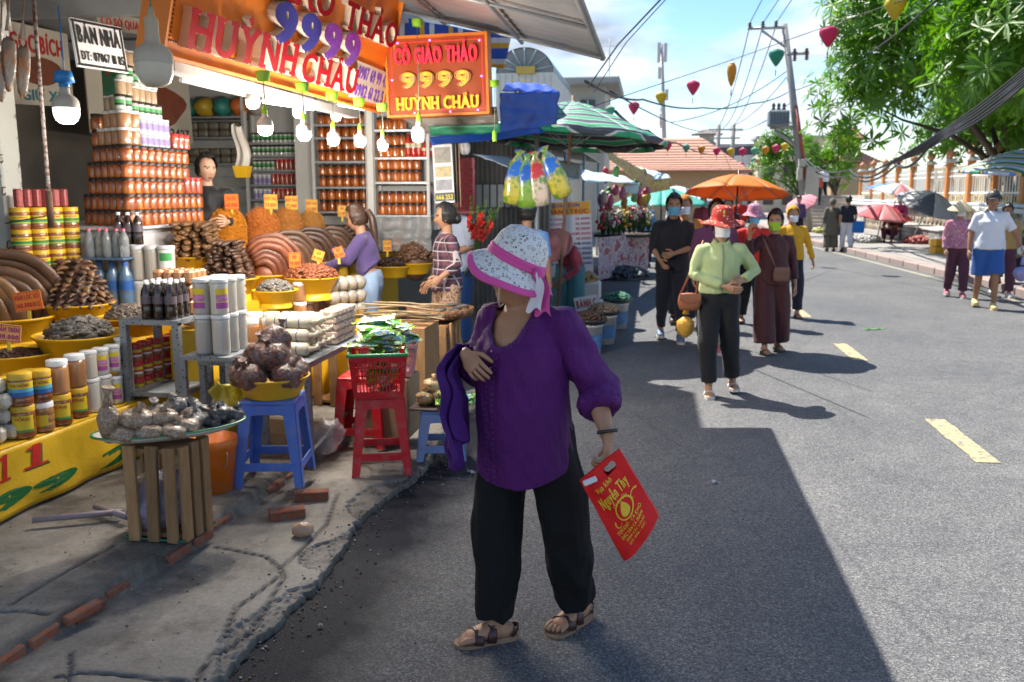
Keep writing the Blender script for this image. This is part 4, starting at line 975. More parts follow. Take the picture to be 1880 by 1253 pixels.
 mb.build('gusset',mr,bag)
 pr=MB();f=side(1)
 def wrap(mbs,u0,v0,ang,w_,h_):
  ca,sa=math.cos(ang),math.sin(ang);Lu,Lv=(TR-TL).length,(TL-BL).length
  for p in mbs.v:
   x,y=p[0]*w_,p[1]*h_;xx,yy=x*ca-y*sa,x*sa+y*ca
   pr.v.append(tuple(f(u0+xx/Lu,v0+yy/Lv)+nrm*(.0022+.0006*(p[2]>0))))
  k=len(pr.v)-len(mbs.v)
  for fc in mbs.f:pr.f.append(tuple(i+k for i in fc));pr.mi.append(0);pr.sm.append(False)
 def txt(s,u0,v0,w_,h_,ang=.0,bold=.03,serif=False,arc=0):
  ls,W_=line(s,bold,serif);m=MB()
  for g_,x in ls:
   xm=x+.3;dy=-arc*((xm/W_-.5)*2)**2
   m.add([((p[0]+x)/W_-.5,(p[1]-.36)/.72+dy,p[2])for p in g_.v],g_.f)
  wrap(m,u0,v0,ang,w_,h_)
 txt('Vựa khô',.40,.80,.07,.02,.1);txt('Nguyễn Thy',.50,.665,.125,.042,.1,.045)
 txt('Cá Sa Chi',.55,.56,.06,.014,.1,.03,False,.5)
 ringm=MB();ringm.lathe([(.46,0),(.5,.01),(.5,0)],28);ringm.lathe([(.46,0),(.46,.01)],28)
 mbr=MB();n=30
 mbr.add([(r*math.cos(2*PI*i/n),r*math.sin(2*PI*i/n),1)for r in(.43,.5)for i in range(n)],[(i,(i+1)%n,n+(i+1)%n,n+i)for i in range(n)])
 wrap(mbr,.57,.45,0,.075,.075)
 drop=MB();pol=[(.28*math.sin(t)*(1-.55*math.cos(t))*.8,.34*math.cos(t))for t in[2*PI*i/20 for i in range(20)]];drop.add([(x,y,1)for x,y in pol],[tuple(range(20))]);wrap(drop,.57,.45,0,.075,.075)
 for(u0,v0,a,sz)in((.84,.47,.5,.036),(.33,.36,2.4,.034)):
  shr=MB();pts=[]
  for i in range(13):t=i/12*3.9;r=.5-.02*i;pts.append((r*math.cos(t),r*math.sin(t),.2-.013*i))
  n=len(pts);shr.add([((x*(1+wd)),(y*(1+wd)),1)for x,y,wd in pts]+[((x*(1-wd)),(y*(1-wd)),1)for x,y,wd in pts],[(i,i+1,n+i+1,n+i)for i in range(n-1)]);wrap(shr,u0,v0,a,sz,sz)
 txt('TÔM KHÔ - CÁ KHÔ',.52,.30,.12,.013,.12);txt('ĐẶC SẢN CÁ MẮM',.53,.235,.105,.013,.12);txt('MẮM CÁC LOẠI',.56,.18,.09,.009,.12);txt('ĐT: 0918 - ĐC',.56,.13,.08,.009,.12)
 pr.build('print',my,bag)
 lip=MB();lip.box((0,0,0),(.05,.014,.02),bev=.004);a_=lip.build('bundle_label',M('white_label',(.75,.74,.76),.5),bag);a_.location=q(.2,.93)+nrm*.02;a_.rotation_euler=(0,-.45,0)
def m_hat(b):
 v=b.n('ShaderNodeTexVoronoi');v.inputs['Scale'].default_value=62;b.l(b.tc.outputs['Object'],v.inputs['Vector']);d=v.outputs['Distance']
 v2=b.n('ShaderNodeTexVoronoi');v2.inputs['Scale'].default_value=110;b.l(b.map(loc=(.3,.7,.2)),v2.inputs['Vector'])
 s=b.n('ShaderNodeSeparateColor');b.l(v.outputs['Color'],s.inputs[0])
 ring=b.math('LESS_THAN',b.math('ABSOLUTE',b.math('SUBTRACT',d,b.math('ADD',.2,b.math('MULTIPLY',s.outputs[1],.16)))),.055)
 dot=b.math('LESS_THAN',v2.outputs['Distance'],.22);ctr=b.math('LESS_THAN',d,.09)
 f=b.math('MINIMUM',b.math('ADD',b.math('ADD',ring,ctr),b.math('MULTIPLY',dot,.8)),1.0)
 f=b.math('MULTIPLY',f,b.ramp(b.noise(30,3),[(.32,(.25,.25,.25)),(.5,(1,1,1))]))
 c=b.mix(f,(.74,.73,.72),b.ramp(s.outputs[0],[(0,(.06,.05,.06)),(.55,(.12,.1,.11)),(.8,(.28,.2,.22))],True))
 b.set(c,.85);b.bump(b.noise(250,2),.2,.003)
fg_extras()
# ================================================================ THE SHOP ON THE LEFT
MDRK=M('dark_plank',(.07,.05,.038),.8,var=.3,vs=4);MCREAM=M('cream_board',(.5,.45,.36),.8,var=.2,vs=3)
MSTEEL=M('galvanised',(.42,.44,.46),.45,metal=.6,var=.2,vs=8,bump=.15);MWPOST=M('white_post',(.58,.57,.54),.7,var=.16,vs=4,bump=.25,bs=30)
sh=thing('shop_building','open-fronted dried fish shop with dark back wall under the orange sign','shop')
MB().box((-6.3,6,1.7),(.2,8.2,3.2)).build('back_wall',M('back_wall',(.16,.14,.12),.85,var=.3,vs=2),sh)
MB().box((-4.3,10.45,1.7),(4,.2,3.2)).build('side_wall',M('side_wall',(.4,.4,.38),.85,var=.2),sh)
MB().box((-4.75,6.3,3.22),(5.2,8.7,.12)).build('ceiling',M('ceiling_grey',(.3,.3,.3),.8,var=.2),sh)
MB().box((-4.35,6.1,4.5),(4.2,8.2,2.4)).build('upper_wall',MWHT,sh)
MB().box((-4.8,6.1,.16),(3.0,8.0,.14)).build('floor',MCO,sh)
for k in range(9):MB().box((-6.17,2.6+k*.5,1.5),(.05,.44,2.6),bev=.01).build('plank',MDRK,sh)
for yy in(4.75,6.4,8.4):MB().box((-4.4,yy,3.05),(3.9,.1,.16)).build('beam',MSTEEL,sh)
MB().box((-2.5,6.0,2.33),(.1,3.0,.05)).build('lintel',M('lintel_grey',(.25,.25,.25),.8),sh)
p=AD(1,300,6.3);po=thing('shop_post','chipped white post with rusty hooks beside the fish stall','post',(p.x,p.y,.1))
MB().box((0,0,1.6),(.17,.2,3.2),bev=.012).build('shaft',pat('chipped_paint',lambda b:(b.set(b.mix(b.ramp(b.noise(7,6,.7),[(.56,(0,0,0)),(.63,(1,1,1))]),b.mix(b.noise(3,4),(.42,.43,.4),(.6,.6,.56)),(.16,.14,.12)),.75),b.bump(b.noise(20,5),.3,.006))),po)
mh=M('rusty_steel',(.13,.07,.045),.75,metal=.4,var=.4,vs=14)
for z in(1.25,1.62,1.84,2.12):x=MB();x.tube([(.09,-.09,z),(.1,-.13,z),(.1,-.14,z-.04),(.1,-.12,z-.055),(.1,-.105,z-.04)],.005,6);x.build('hook',mh,po)
a,b_=AD(58,-40,5.0),AD(92,384,5.0)
pr_=thing('steel_prop','thin rusty steel pole hanging in front of the honey jars','pole',tuple(b_));x=MB();x.tube([(0,0,0),a-b_],.011,8);x.build('rod',pat('flaking_pole',lambda b:b.set(b.mix(b.ramp(b.noise(30,4,.7),[(.45,(0,0,0)),(.55,(1,1,1))]),(.4,.36,.33),(.16,.08,.06)),.7)),pr_);x=MB();x.tube([(0,0,-.1),(0,0,.1)],.018,8);x.build('clamp',mh,pr_);x=MB();x.tube([(-.26,-.03,-.08),(.02,0,-.03)],.004,5);x.build('wire_arm',mh,pr_)
MOR=pat('orange_acrylic',lambda b:b.set(b.mix(b.ramp(b.noise(5,6,.7,vec=b.map((1,1,.25))),[(.5,(0,0,0)),(.8,(.5,.5,.5))]),b.mix(b.noise(1.2,3),(.7,.16,.006),(.82,.21,.01)),(.3,.1,.02)),.4));MORS=M('orange_frame',(.7,.2,.02),.5,var=.1)
MLW=M('letter_side',(.58,.47,.38),.6,var=.1)
def led_face(name,c,dots,em=.6):
 def f(b):
  d=b.vor(55);k=b.math('LESS_THAN',d,.16)
  b.set(c,.3,emis=b.mix(k,(0,0,0),dots),estr=em)
 return pat(name,f)
MRED=M('red_acrylic',(.32,.004,.012),.6,var=.25,vs=20,spec=.12);MBLU=M('blue_acrylic',(.03,.035,.25),.55,var=.35,vs=18,spec=.25)
MVIO=M('violet_acrylic',(.09,.03,.3),.3,var=.3,vs=18)
SY=7.42
bl_,br_,tr_=AZ(293,97,2.35),AZ(695,205,2.35),AY(727,43,SY)
sg=thing('shop_sign','large orange shop sign with raised red and blue letters above the fish counter','sign')
right=(br_-bl_).normalized();up=(tr_-br_);upn=(up-right*up.dot(right)).normalized();LEN=(br_-bl_).length;HT=up.dot(upn)
F0=frame(bl_,right,upn);nrm=(F0@Vector((0,0,1,0)).to_4d()).to_3d()if False else right.cross(upn)
HT=1.02
mb=MB();mb.box((LEN/2,HT/2,-.06),(LEN,HT,.1),mat=F0);mb.build('panel',MOR,sg)
mb=MB()
for c,d in(((LEN/2,-.008,-.045),(LEN+.03,.016,.15)),((LEN/2,HT+.008,-.045),(LEN+.03,.016,.15)),((-.008,HT/2,-.045),(.016,HT-.002,.15)),((LEN+.008,HT/2,-.045),(.016,HT-.002,.15))):mb.box(c,d,mat=F0)
mb.build('frame',MORS,sg)
mb=MB()
def sdot(m,x,y,r=.008):m.lathe([(r,0),(r,.003),(0,.005)],6,mat=F0@Matrix.Translation((x,y,-.011)))
n=150
for i in range(n):sdot(mb,.08+(LEN-.16)*i/(n-1),.07)
for i in range(42):sdot(mb,.08,.07+.021*i)
mb.build('bulb_border',M('dead_led',(.16,.05,.01),.4),sg)['kind']='stuff'
def spx(x,y):
 r=ray(x,y);n_=right.cross(upn);t=(bl_-CAM).dot(n_)/r.dot(n_);P=CAM+r*t-bl_;return P.dot(right),P.dot(upn)
def raised(s,p0,p1,h,mat,depth=.05,serif=True,bold=.045,name='letter',em=None,lit=None):
 (u0,v0),(u1,v1)=p0,p1;ls,W_=line(s,bold,serif,.08);L=math.hypot(u1-u0,v1-v0);sx=L/W_;sy=h/.72;a=math.atan2(v1-v0,u1-u0)
 for i,(g_,x)in enumerate(ls):
  m=MB();m.add([((p[0])*sx,p[1]*sy,(p[2]+.5)*depth)for p in g_.v],g_.f)
  for q in range(len(m.f)):
   zs=[m.v[k][2]for k in m.f[q]];m.mi[q]=0 if min(zs)>depth*.98 else 1
  o=m.build(name,[lit[i]if lit and i in lit else mat,MLW],sg);o.matrix_world=F0@Matrix.Translation((u0+x*sx*math.cos(a),v0+x*sx*math.sin(a),-.009))@Matrix.Rotation(a,4,'Z')
MVL=led_face('violet_letter_lit',(.09,.03,.32),(1,.1,.9),.5)
raised('HUỲNH',spx(330,83),spx(530,137),.2,MRED);raised('CHÂU',spx(540,143),spx(642,171),.185,MRED)
raised('9999',spx(484,68),spx(645,124),.235,MBLU,.055,False,.075,lit={2:MVL,3:MVL})
raised('CÔ GIÁO',spx(352,-66),spx(600,32),.2,MRED);raised('THẢO',spx(621,48),spx(717,88),.19,MRED)
for s,q0,q1 in(('0907 69 99 49',(652,143),(706,158)),('0982 61 22 55',(646,172),(702,190))):
 (u0,v0),(u1,v1)=spx(*q0),spx(*q1);cx,cy_=(u0+u1)/2,(v0+v1)/2+.045
 pb=MB();pb.box((cx,cy_,0),(u1-u0+.06,.14,.03),mat=F0);pl=pb.build('number_plate',MLW,sg)
 t=MB();put_text(t,s,F0@Matrix.Translation((cx,cy_,.0155)),u1-u0,.095,.004,.04);t.build('number_print',MVIO,pl)['kind']='stuff'
LEDR=M('red_led',(.5,.01,.02),.4,emis=(1,.03,.06),estr=1.1);LEDY=M('amber_led',(.5,.2,.01),.4,emis=(1,.45,.03),estr=.9);LEDM=M('pink_led',(.5,.1,.4),.4,emis=(1,.2,.8),estr=3);LEDG=M('green_led',(.02,.4,.2),.4,emis=(.1,1,.4),estr=2);LEDB=M('blue_led',(.05,.1,.5),.4,emis=(.15,.3,1),estr=2.5)
c4=[AY(x,y,SY-.02)for x,y in((716,74),(892,62),(892,206),(709,211))]
s2=thing('led_sign','rust-orange sign with glowing red and amber letters hung beside the large sign','sign')
cc=(c4[0]+c4[1]+c4[2]+c4[3])/4;W2=((c4[1]-c4[0]).length+(c4[2]-c4[3]).length)/2;H2=((c4[0]-c4[3]).length+(c4[1]-c4[2]).length)/2
F2=frame(cc,c4[1]-c4[0]+c4[2]-c4[3],(0,0,1))
mb=MB();mb.box((0,0,-.09),(W2,H2,.14),mat=F2);mb.build('panel',M('rust_acrylic',(.33,.055,.008),.4,var=.08,vs=2),s2)
mb=MB()
for c,d in(((0,-H2/2-.01,-.08),(W2+.04,.02,.18)),((0,H2/2+.01,-.08),(W2+.04,.02,.18)),((-W2/2-.01,0,-.08),(.02,H2-.001,.18)),((W2/2+.01,0,-.08),(.02,H2-.001,.18))):mb.box(c,d,mat=F2)
mb.build('frame',MORS,s2)
def led_text(s,cx,cy_,w_,h_,lm,serif,bold,sp=.016,body=None,lr=.0036):
 ls,W_=line(s,bold,serif);sx=w_/W_;sy=h_/.72
 for g_,x in ls:
  m=MB();m.add([((p[0]+x)*sx-w_/2,p[1]*sy-h_/2,(p[2]+.5)*.03)for p in g_.v],g_.f);o=m.build('letter',body,s2);o.matrix_world=F2@Matrix.Translation((cx,cy_,-.019))
  d=MB();acc=0
  for f in g_.f:
   if len(f)!=4:continue
   vs=[Vector(g_.v[i])for i in f]
   if max(v.z for v in vs)-min(v.z for v in vs)<.9:continue
   tops=[v for v in vs if v.z>.4]
   if len(tops)!=2:continue
   a_,b2=[Vector(((v.x+x)*sx-w_/2,v.y*sy-h_/2))for v in tops];L=(b2-a_).length
   acc+=L
   while acc>=sp:
    acc-=sp;q=lerp(a_,b2,max(0,min(1,1-acc/max(L,1e-6))))
    d.box((q.x,q.y,.014),(lr*1.6,lr*1.6,lr),mat=F2@Matrix.Translation((cx,cy_,0)))
  k=d.build('led_beads',lm,o);k.matrix_parent_inverse=(F2@Matrix.Translation((cx,cy_,-.019))).inverted();k['kind']='stuff'
MSH=M('letter_shade',(.33,.24,.2),.5)
led_text('CÔ GIÁO THẢO',0,.165,W2*.84,.125,LEDR,False,.03,body=M('dark_red_letter',(.2,.01,.012),.4))
led_text('9999',-.01,-.03,W2*.72,.12,LEDY,False,.07,body=M('violet_letter',(.04,.02,.12),.3))
led_text('HUỲNH CHÂU',0,-.215,W2*.84,.1,LEDY,True,.03,body=M('amber_letter',(.3,.1,.02),.4))
mb=MB()
for i in range(40):
 for yy in(-H2/2+.03,H2/2-.03):mb.box((-W2/2+.03+(W2-.06)*i/39,yy,-.017),(.006,.006,.006),mat=F2)
for i in range(1,30):
 for xx in(-W2/2+.03,W2/2-.03):mb.box((xx,-H2/2+.03+(H2-.06)*i/30,-.017),(.006,.006,.006),mat=F2)
mb.build('border_beads',LEDR,s2)['kind']='stuff'
for(x,y)in((-.32,.27),(-.05,.28),(.36,.26),(-.38,-.02),(.37,-.02),(-.2,-.29),(.1,-.29),(.33,-.285)):MB().box((x,y,-.014),(.011,.011,.01),mat=F2).build('pink_bead',LEDM,s2)
aw=thing('metal_awning','wide grey sheet-metal awning tilted over the pavement above the signs','awning')
i0,i1,o0,o1=V(-2.35,.2,3.42),V(-2.2,7.75,3.25),V(-.5,.2,2.85),V(-.425,7.78,2.79)
mb=MB()
def awf(u,v):p=lerp(lerp(i0,i1,u),lerp(o0,o1,u),v);return p+V(0,0,.008*math.cos(v*0+u*260))
mb.grid(awf,120,4);so=mb.build('sheet',M('awning_zinc',(.3,.3,.31),.45,metal=.35,var=.25,vs=1.6,bump=.1),aw)
mb=MB();mb.tube([o0,o1],.028,8);mb.build('gutter_pipe',M('pipe_grey',(.28,.28,.29),.5,metal=.4),aw)
mb=MB();mb.tube([i1,o1],.02,6);mb.build('end_bar',M('pipe_grey',(.28,.28,.29),.5),aw)
for k,v in enumerate((.25,.62)):mb=MB();mb.tube([lerp(i0,o0,v)-V(0,0,.04),lerp(i1,o1,v)-V(0,0,.04)],.018,6);mb.build('purlin',MSTEEL,aw)
for u in(.55,.8,.97):mb=MB();mb.tube([lerp(i0,i1,u)-V(0,0,.06),lerp(o0,o1,u)-V(0,0,.03)],.014,6);mb.build('rafter',MSTEEL,aw)
def board(name,label,cat,pts,d,text=(),mat=None,frame_=None,thick=.015,kind='panel',border=None):
 P=[AD(x,y,dd)for(x,y),dd in zip(pts,d)];c=sum(P,Vector())/4;r=(P[1]-P[0])+(P[2]-P[3]);u=(P[0]-P[3])+(P[1]-P[2]);F=frame(c,r,u);w_,h_=r.length/2,u.length/2
 t=thing(name,label,cat,(0,0,0));mb=MB();mb.box((0,0,-thick/2),(w_,h_,thick),mat=F);mb.build(kind,mat,t)
 if border:
  mb=MB();bw=.012
  for cx_,d_ in(((0,h_/2-bw,.001),(w_,bw,.003)),((0,-h_/2+bw,.001),(w_,bw,.003)),((-w_/2+bw,0,.001),(bw,h_-3.2*bw,.003)),((w_/2-bw,0,.001),(bw,h_-3.2*bw,.003))):mb.box(cx_,d_,mat=F)
  mb.build('border',border,t)
 for s,x,y,fw,fh,m,*ex in text:
  mb=MB();put_text(mb,s,F@Matrix.Translation((x*w_,y*h_,.002)),w_*fw,h_*fh,.002,*(ex or(.03,)));mb.build('print',m,t)
 return t,F,w_,h_
MBK=M('black_print',(.012,.012,.014),.6,var=.1);MRP=M('red_print',(.42,.02,.02),.6,var=.12);MBP=M('blue_print',(.03,.07,.3),.6);MGP=M('green_print',(.02,.16,.06),.6)
MWB=M('white_board',(.66,.66,.66),.55,var=.08)
board('for_sale_notice','white notice reading BÁN NHÀ with a phone number wired to the beam','notice',((133,33),(226,52),(232,134),(139,121)),(4.75,5.05,5.05,4.75),(('BÁN NHÀ',0,.2,.84,.36,MBK,.05),('ĐT: 07067 111 85',.02,-.25,.84,.19,MBK,.03)),MWB,border=MBK)
t,F,w_,h_=board('wall_panel','cream wall panel lettered NGỌC BÍCH with a painted roast duck','sign panel',((-5,40),(130,62),(130,200),(-5,182)),(7.0,8.2,8.2,7.0),(('NGỌC BÍCH',-.02,.28,.84,.22,MRP,.05),('GIỮ XE',.05,-.37,.6,.14,M('teal_print',(.03,.16,.2),.6),.04)),MCREAM)
mb=MB();pol=[(.3*math.cos(a)*(1+.12*math.sin(2*a)),.13*math.sin(a))for a in[2*PI*i/24 for i in range(24)]];mb.prism([(x*w_,y*h_*1.4-.06*h_)for x,y in pol],.003,mat=F@Matrix.Translation((.06,0,.001)));mb.build('painted_duck',M('roast_paint',(.17,.05,.025),.6,var=.4,vs=9),t)
t,F,w_,h_=board('wall_panel','cream wall panel with a painted roast and the digits 2427','sign panel',((160,105),(350,140),(350,268),(160,240)),(8.6,9.9,9.9,8.6),(('2427',.36,-.36,.2,.13,MBK,.03),),MCREAM)
mb=MB();mb.prism([(.32*w_*math.cos(a)*(1+.15*math.sin(3*a)),.3*h_*math.sin(a))for a in[2*PI*i/22 for i in range(22)]],.003,mat=F@Matrix.Translation((.12*w_,0,.001)));mb.build('painted_roast',M('roast_paint2',(.22,.06,.03),.6,var=.4,vs=8),t)
board('fascia_board','dark cream fascia lettered CƠ SỞ QUAY below the ceiling','fascia',((178,22),(268,36),(268,66),(178,50)),(6.7,7.5,7.5,6.7),(('CƠ SỞ QUAY',0,0,.86,.5,MRP,.03),),M('dull_cream',(.32,.28,.23),.8))
MLIT=M('lit_diffuser',(.9,.9,.9),.4,var=.02,emis=(1,.97,.92),estr=3.0);MLITW=M('warm_diffuser',(.9,.85,.75),.4,var=.02,emis=(1,.8,.5),estr=2.2)
MOFF=M('unlit_diffuser',(.62,.58,.5),.45,var=.16,vs=9);MCAP=M('bulb_body',(.5,.46,.4),.5,var=.14,vs=10);MLIME=M('lime_plastic',(.25,.5,.03),.4,var=.08);MCYA=M('cyan_plastic',(.02,.22,.6),.4,var=.08)
def bulb(px,py,d,dia,lit,sock,label,drop,cup=None,bmat=MCAP,power=0,tiltx=0):
 c=AD(px,py,d);r=dia/2;t=thing('light_bulb',label,'light bulb',tuple(c),0,'bulbs hanging over the fish counter')
 dome=MB();dome.lathe([(0,-.95*r),(.45*r,-.9*r),(.8*r,-.68*r),(.97*r,-.25*r),(r,.3*r)],20);dome.build('diffuser',lit,t)
 bo=MB();bo.lathe([(1.02*r,.3*r),(1.03*r,.6*r),(.98*r,.85*r),(.82*r,1.1*r),(.55*r,1.3*r),(.4*r,1.42*r),(.38*r,1.75*r),(.33*r,1.95*r),(0,1.96*r)],40,fx=lambda a,R_,z:(R_*(1-.04*(abs(math.sin(10*a))<.3)*(.3*r<z<1.4*r)),z));bo.build('housing',bmat,t)
 z=1.92*r;sk=MB()
 if sock is MCYA:sk.lathe([(.42*r,z),(.42*r,z+.35*r),(.8*r,z+.4*r),(.62*r,z+1.25*r),(.2*r,z+1.3*r),(0,z+1.3*r)],16);z+=1.3*r
 else:sk.lathe([(.36*r,z-.2*r),(.36*r,z+.7*r),(.2*r,z+.85*r),(.12*r,z+1.3*r),(0,z+1.3*r)],12);z+=1.3*r
 sk.build('socket',sock,t)
 if drop>0:
  co=MB();co.tube([(0,0,z-.01),(.004,.002,(z+drop)/2),(0,0,z+drop)],.0035,5);co.build('cord',sock if sock is MCYA else M('grey_cord',(.2,.22,.18),.6),t);z+=drop
 if cup:cu=MB();cu.lathe([(.034,z),(.042,z+.045),(.04,z+.055),(0,z+.055)],12);cu.build('ceiling_cup',cup,t)
 if power:
  L=bpy.data.lights.new('bulb_light','POINT');L.energy=power;L.color=(1,.93,.82);L.shadow_soft_size=r*.9;lo=bpy.data.objects.new('bulb_light',L);COL.objects.link(lo);lo.parent=t;lo.location=(0,0,-1.25*r)
 return t
bulb(122,206,4.4,.122,M('lit_dim',(.85,.86,.88),.4,var=.02,emis=(.9,.95,1),estr=1.6),MCYA,'lit bulb in a bright blue socket on a blue cord',.3,None,MCAP,8)
big=bulb(283,128,3.75,.155,MOFF,M('ivory_socket',(.5,.45,.36),.5,var=.15),'large unlit stained bulb hanging in front of the orange sign',.35)
BL=[(487,236,5.9,.1,MLITW,'warm-lit bulb on a lime socket under the blue digits',0.14),(558,246,6.2,.1,MLIT,'white-lit bulb on a lime cord, second along the sign',.12),(612,257,6.8,.092,MLIT,'white-lit bulb on a lime cord, third along the sign',.14),(661,260,7.2,.09,MLIT,'white-lit bulb on a lime cord, fourth along the sign',.13),(703,268,7.4,.085,MLIT,'white-lit bulb on a lime cord at the shop corner',.14)]
for x,y,d,s,m,lb,dr in BL:bulb(x,y,d*.87,s*.87,m,MLIME,lb,dr*.87,MLIME,MCAP,30)
bulb(464,188,6.4,.1,MLIT,MCAP,'lit bulb screwed straight under the sign, left of the lime cups',0,None,MCAP,8);bulb(549,206,7.0,.1,MLIT,MCAP,'lit bulb close under the sign behind a lime cup',0,None,MCAP,8);bulb(617,213,7.6,.09,MLITW,MCAP,'warm-lit bulb close under the sign near the shelves',0,None,MCAP,7)
bulb(769,250,6.9,.115,M('pale_diffuser',(.7,.7,.68),.4,var=.08),MLIME,'unlit pale bulb on a long lime cord under the glowing sign',.62,MLIME,M('pale_housing',(.62,.6,.56),.5))
bulb(853,275,8.6,.11,M('pale_diffuser',(.7,.7,.68),.4),MCAP,'unlit bulb under the blue tarp beside the picture panel',.1,None,M('pale_housing',(.62,.6,.56),.5))
t=thing('pull_cord','lime cord with two cups hanging in front of the blue tarp','cord',tuple(AD(908,248,7.0)));x=MB();x.tube([(0,0,0),(.003,0,.38)],.003,5);x.build('cord',M('grey_cord',(.2,.22,.18),.6),t);x=MB();x.lathe([(.018,-.05),(.018,.02),(.008,.035),(0,.035)],10);x.build('socket',MLIME,t);x=MB();x.lathe([(.03,.36),(.038,.41),(0,.415)],10);x.build('ceiling_cup',MLIME,t)
for(a,b_,d0,d1,lit,lb)in(((332,147),(455,176),6.0,6.8,False,'unlit fluorescent tube along the shop ceiling'),((484,186),(575,200),7.0,7.6,True,'lit fluorescent tube behind the hanging bulbs'),((616,190),(668,200),7.8,8.2,True,'short lit fluorescent tube above the pickle shelves')):
 A_,B_=AD(*a,d0),AD(*b_,d1);t=thing('fluorescent_tube',lb,'light tube',tuple(A_));x=MB();x.tube([(0,0,0),B_-A_],.016,10);x.build('tube',M('tube_lit',(.9,.9,.92),.4,emis=(.85,.93,1),estr=7.0)if lit else M('tube_off',(.62,.62,.62),.4),t);x=MB();x.tube([V(0,0,.035),B_-A_+V(0,0,.035)],(.03),4);x.build('batten',M('batten_white',(.5,.5,.5),.6),t)
def cloth_panel(name,label,cat,fn,nu,nv,mat,thick=.004,kind='sheet'):
 mb=MB();mb.grid(fn,nu,nv);o=mb.build(name,mat);tag(o,label,cat);m=o.modifiers.new('t','SOLIDIFY');m.thickness=thick;return o
def quad(P,sag=0.0,wv=.0,seed=0,f=6):
 TL,TR,BR_,BL_=P;n=(TR-TL).cross(BL_-TL).normalized()
 def g(u,v):
  p=lerp(lerp(TL,TR,u),lerp(BL_,BR_,u),v)
  return p+n*(wv*(noise.noise((u*f+seed,v*f,seed))+.4*math.sin(u*f*3+seed+v*2)))-V(0,0,sag*math.sin(PI*u)*math.sin(PI*min(1,v)))
 return g
def tarp(name_,c,rough=.45):return pat(name_,lambda b:(b.set(b.mix(b.noise(3,5,.6),hsv(c,-.3),hsv(c,.2)),rough,spec=.5),b.bump(b.math('ADD',b.noise(7,5,.6),b.math('MULTIPLY',b.noise(60,2),.2)),.5,.02)))
def stripes(name_,cols,axis=1,scale=8.0,alt=None):
 def f(b):
  s=b.n('ShaderNodeSeparateXYZ');b.l(b.tc.outputs['Object'],s.inputs[0]);v=b.math('FRACT',b.math('MULTIPLY',s.outputs[axis],scale))
  k=len(cols);b.set(b.ramp(v,[(i/k,c)for i,c in enumerate(cols)],True),.7)
 return pat(name_,f)
cloth_panel('tarpaulin','brown tarpaulin with green edge hanging below the glowing sign','tarpaulin',quad([AD(700,196,7.75),AD(912,196,7.4),AD(915,236,7.5),AD(785,246,7.7)],0,.02,1),24,8,tarp('brown_tarp',(.16,.14,.12)))
cloth_panel('tarpaulin','green edged flap of tarpaulin under the brown sheet','tarpaulin',quad([AD(788,232,7.55),AD(918,228,7.35),AD(920,244,7.4),AD(792,250,7.6)],0,.012,3),20,4,tarp('green_tarp',(.015,.16,.09)))
cloth_panel('tarpaulin','bright blue tarpaulin drooping in front of the striped parasol','tarpaulin',quad([AD(916,172,8.2),AD(1024,168,8.8),AD(1022,228,8.8),AD(920,244,8.2)],0,.03,5,4),24,14,tarp('blue_tarp',(.01,.07,.36)))
cloth_panel('tarpaulin','blue tarpaulin strip slung across the stall fronts','tarpaulin',quad([AD(790,252,7.9),AD(1010,230,9.2),AD(1000,244,9.0),AD(792,268,7.9)],.05,.02,8),30,5,tarp('blue_tarp',(.01,.07,.36)))
cloth_panel('tarpaulin','cobalt tarpaulin sheet spread over the stall roof behind','tarpaulin',quad([AD(930,153,9.5),AD(1000,155,10.2),AD(1022,170,9.4),AD(922,168,8.7)],0,.02,4),14,6,tarp('cobalt_tarp',(.01,.05,.55)))
MSTR=stripes('blue_yellow_stripe',[(.015,.05,.28),(.015,.05,.28),(.5,.28,.02),(.015,.05,.28),(.5,.5,.5),(.015,.05,.28)],0,4.2)
cloth_panel('striped_awning','blue and yellow striped awning cloth under the metal awning','awning',quad([AD(722,30,7.9),AD(936,68,8.2),AD(926,122,8.3),AD(726,76,7.9)],0,.015,2),24,6,MSTR)
cloth_panel('striped_awning','narrow blue and yellow striped cloth hanging beside the glowing sign','awning',quad([AD(900,62,8.0),AD(938,70,8.0),AD(926,126,8.05),AD(902,124,8.05)],0,.01,7),8,10,stripes('blue_yellow_bands',[(.015,.07,.34),(.5,.28,.02),(.5,.5,.5),(.015,.07,.34)],2,5.5))
for i,(x,y,d)in enumerate(((16,95,4.6),(42,110,4.7),(2,120,4.8))):
 m=MB();m.ball((0,0,0),(.042,.016,.19),14,14,fn=lambda q:(1+.25*noise.noise(q*3+V(i,0,0)))*(1 if q.z<.4 else 1-.7*q.z));m.tube([(0,0,.1),(0,0,.2),(.01,0,.5)],[.02,.006,.003],6);o=m.build('hanging_bag',pat('stalk_film',lambda b:(b.set(b.mix(b.ramp(b.noise(9,4),[(.45,(0,0,0)),(.6,(1,1,1))]),(.2,.17,.15),(.22,.1,.04)),.35,coat=.4),b.bump(b.noise(18,5),.8,.02))),None,AD(x,y,d),(0,.1,0));tag(o,('narrow','longer','half-hidden')[i]+' clear bag of dried stalks hanging by the chipped post','hanging bag')
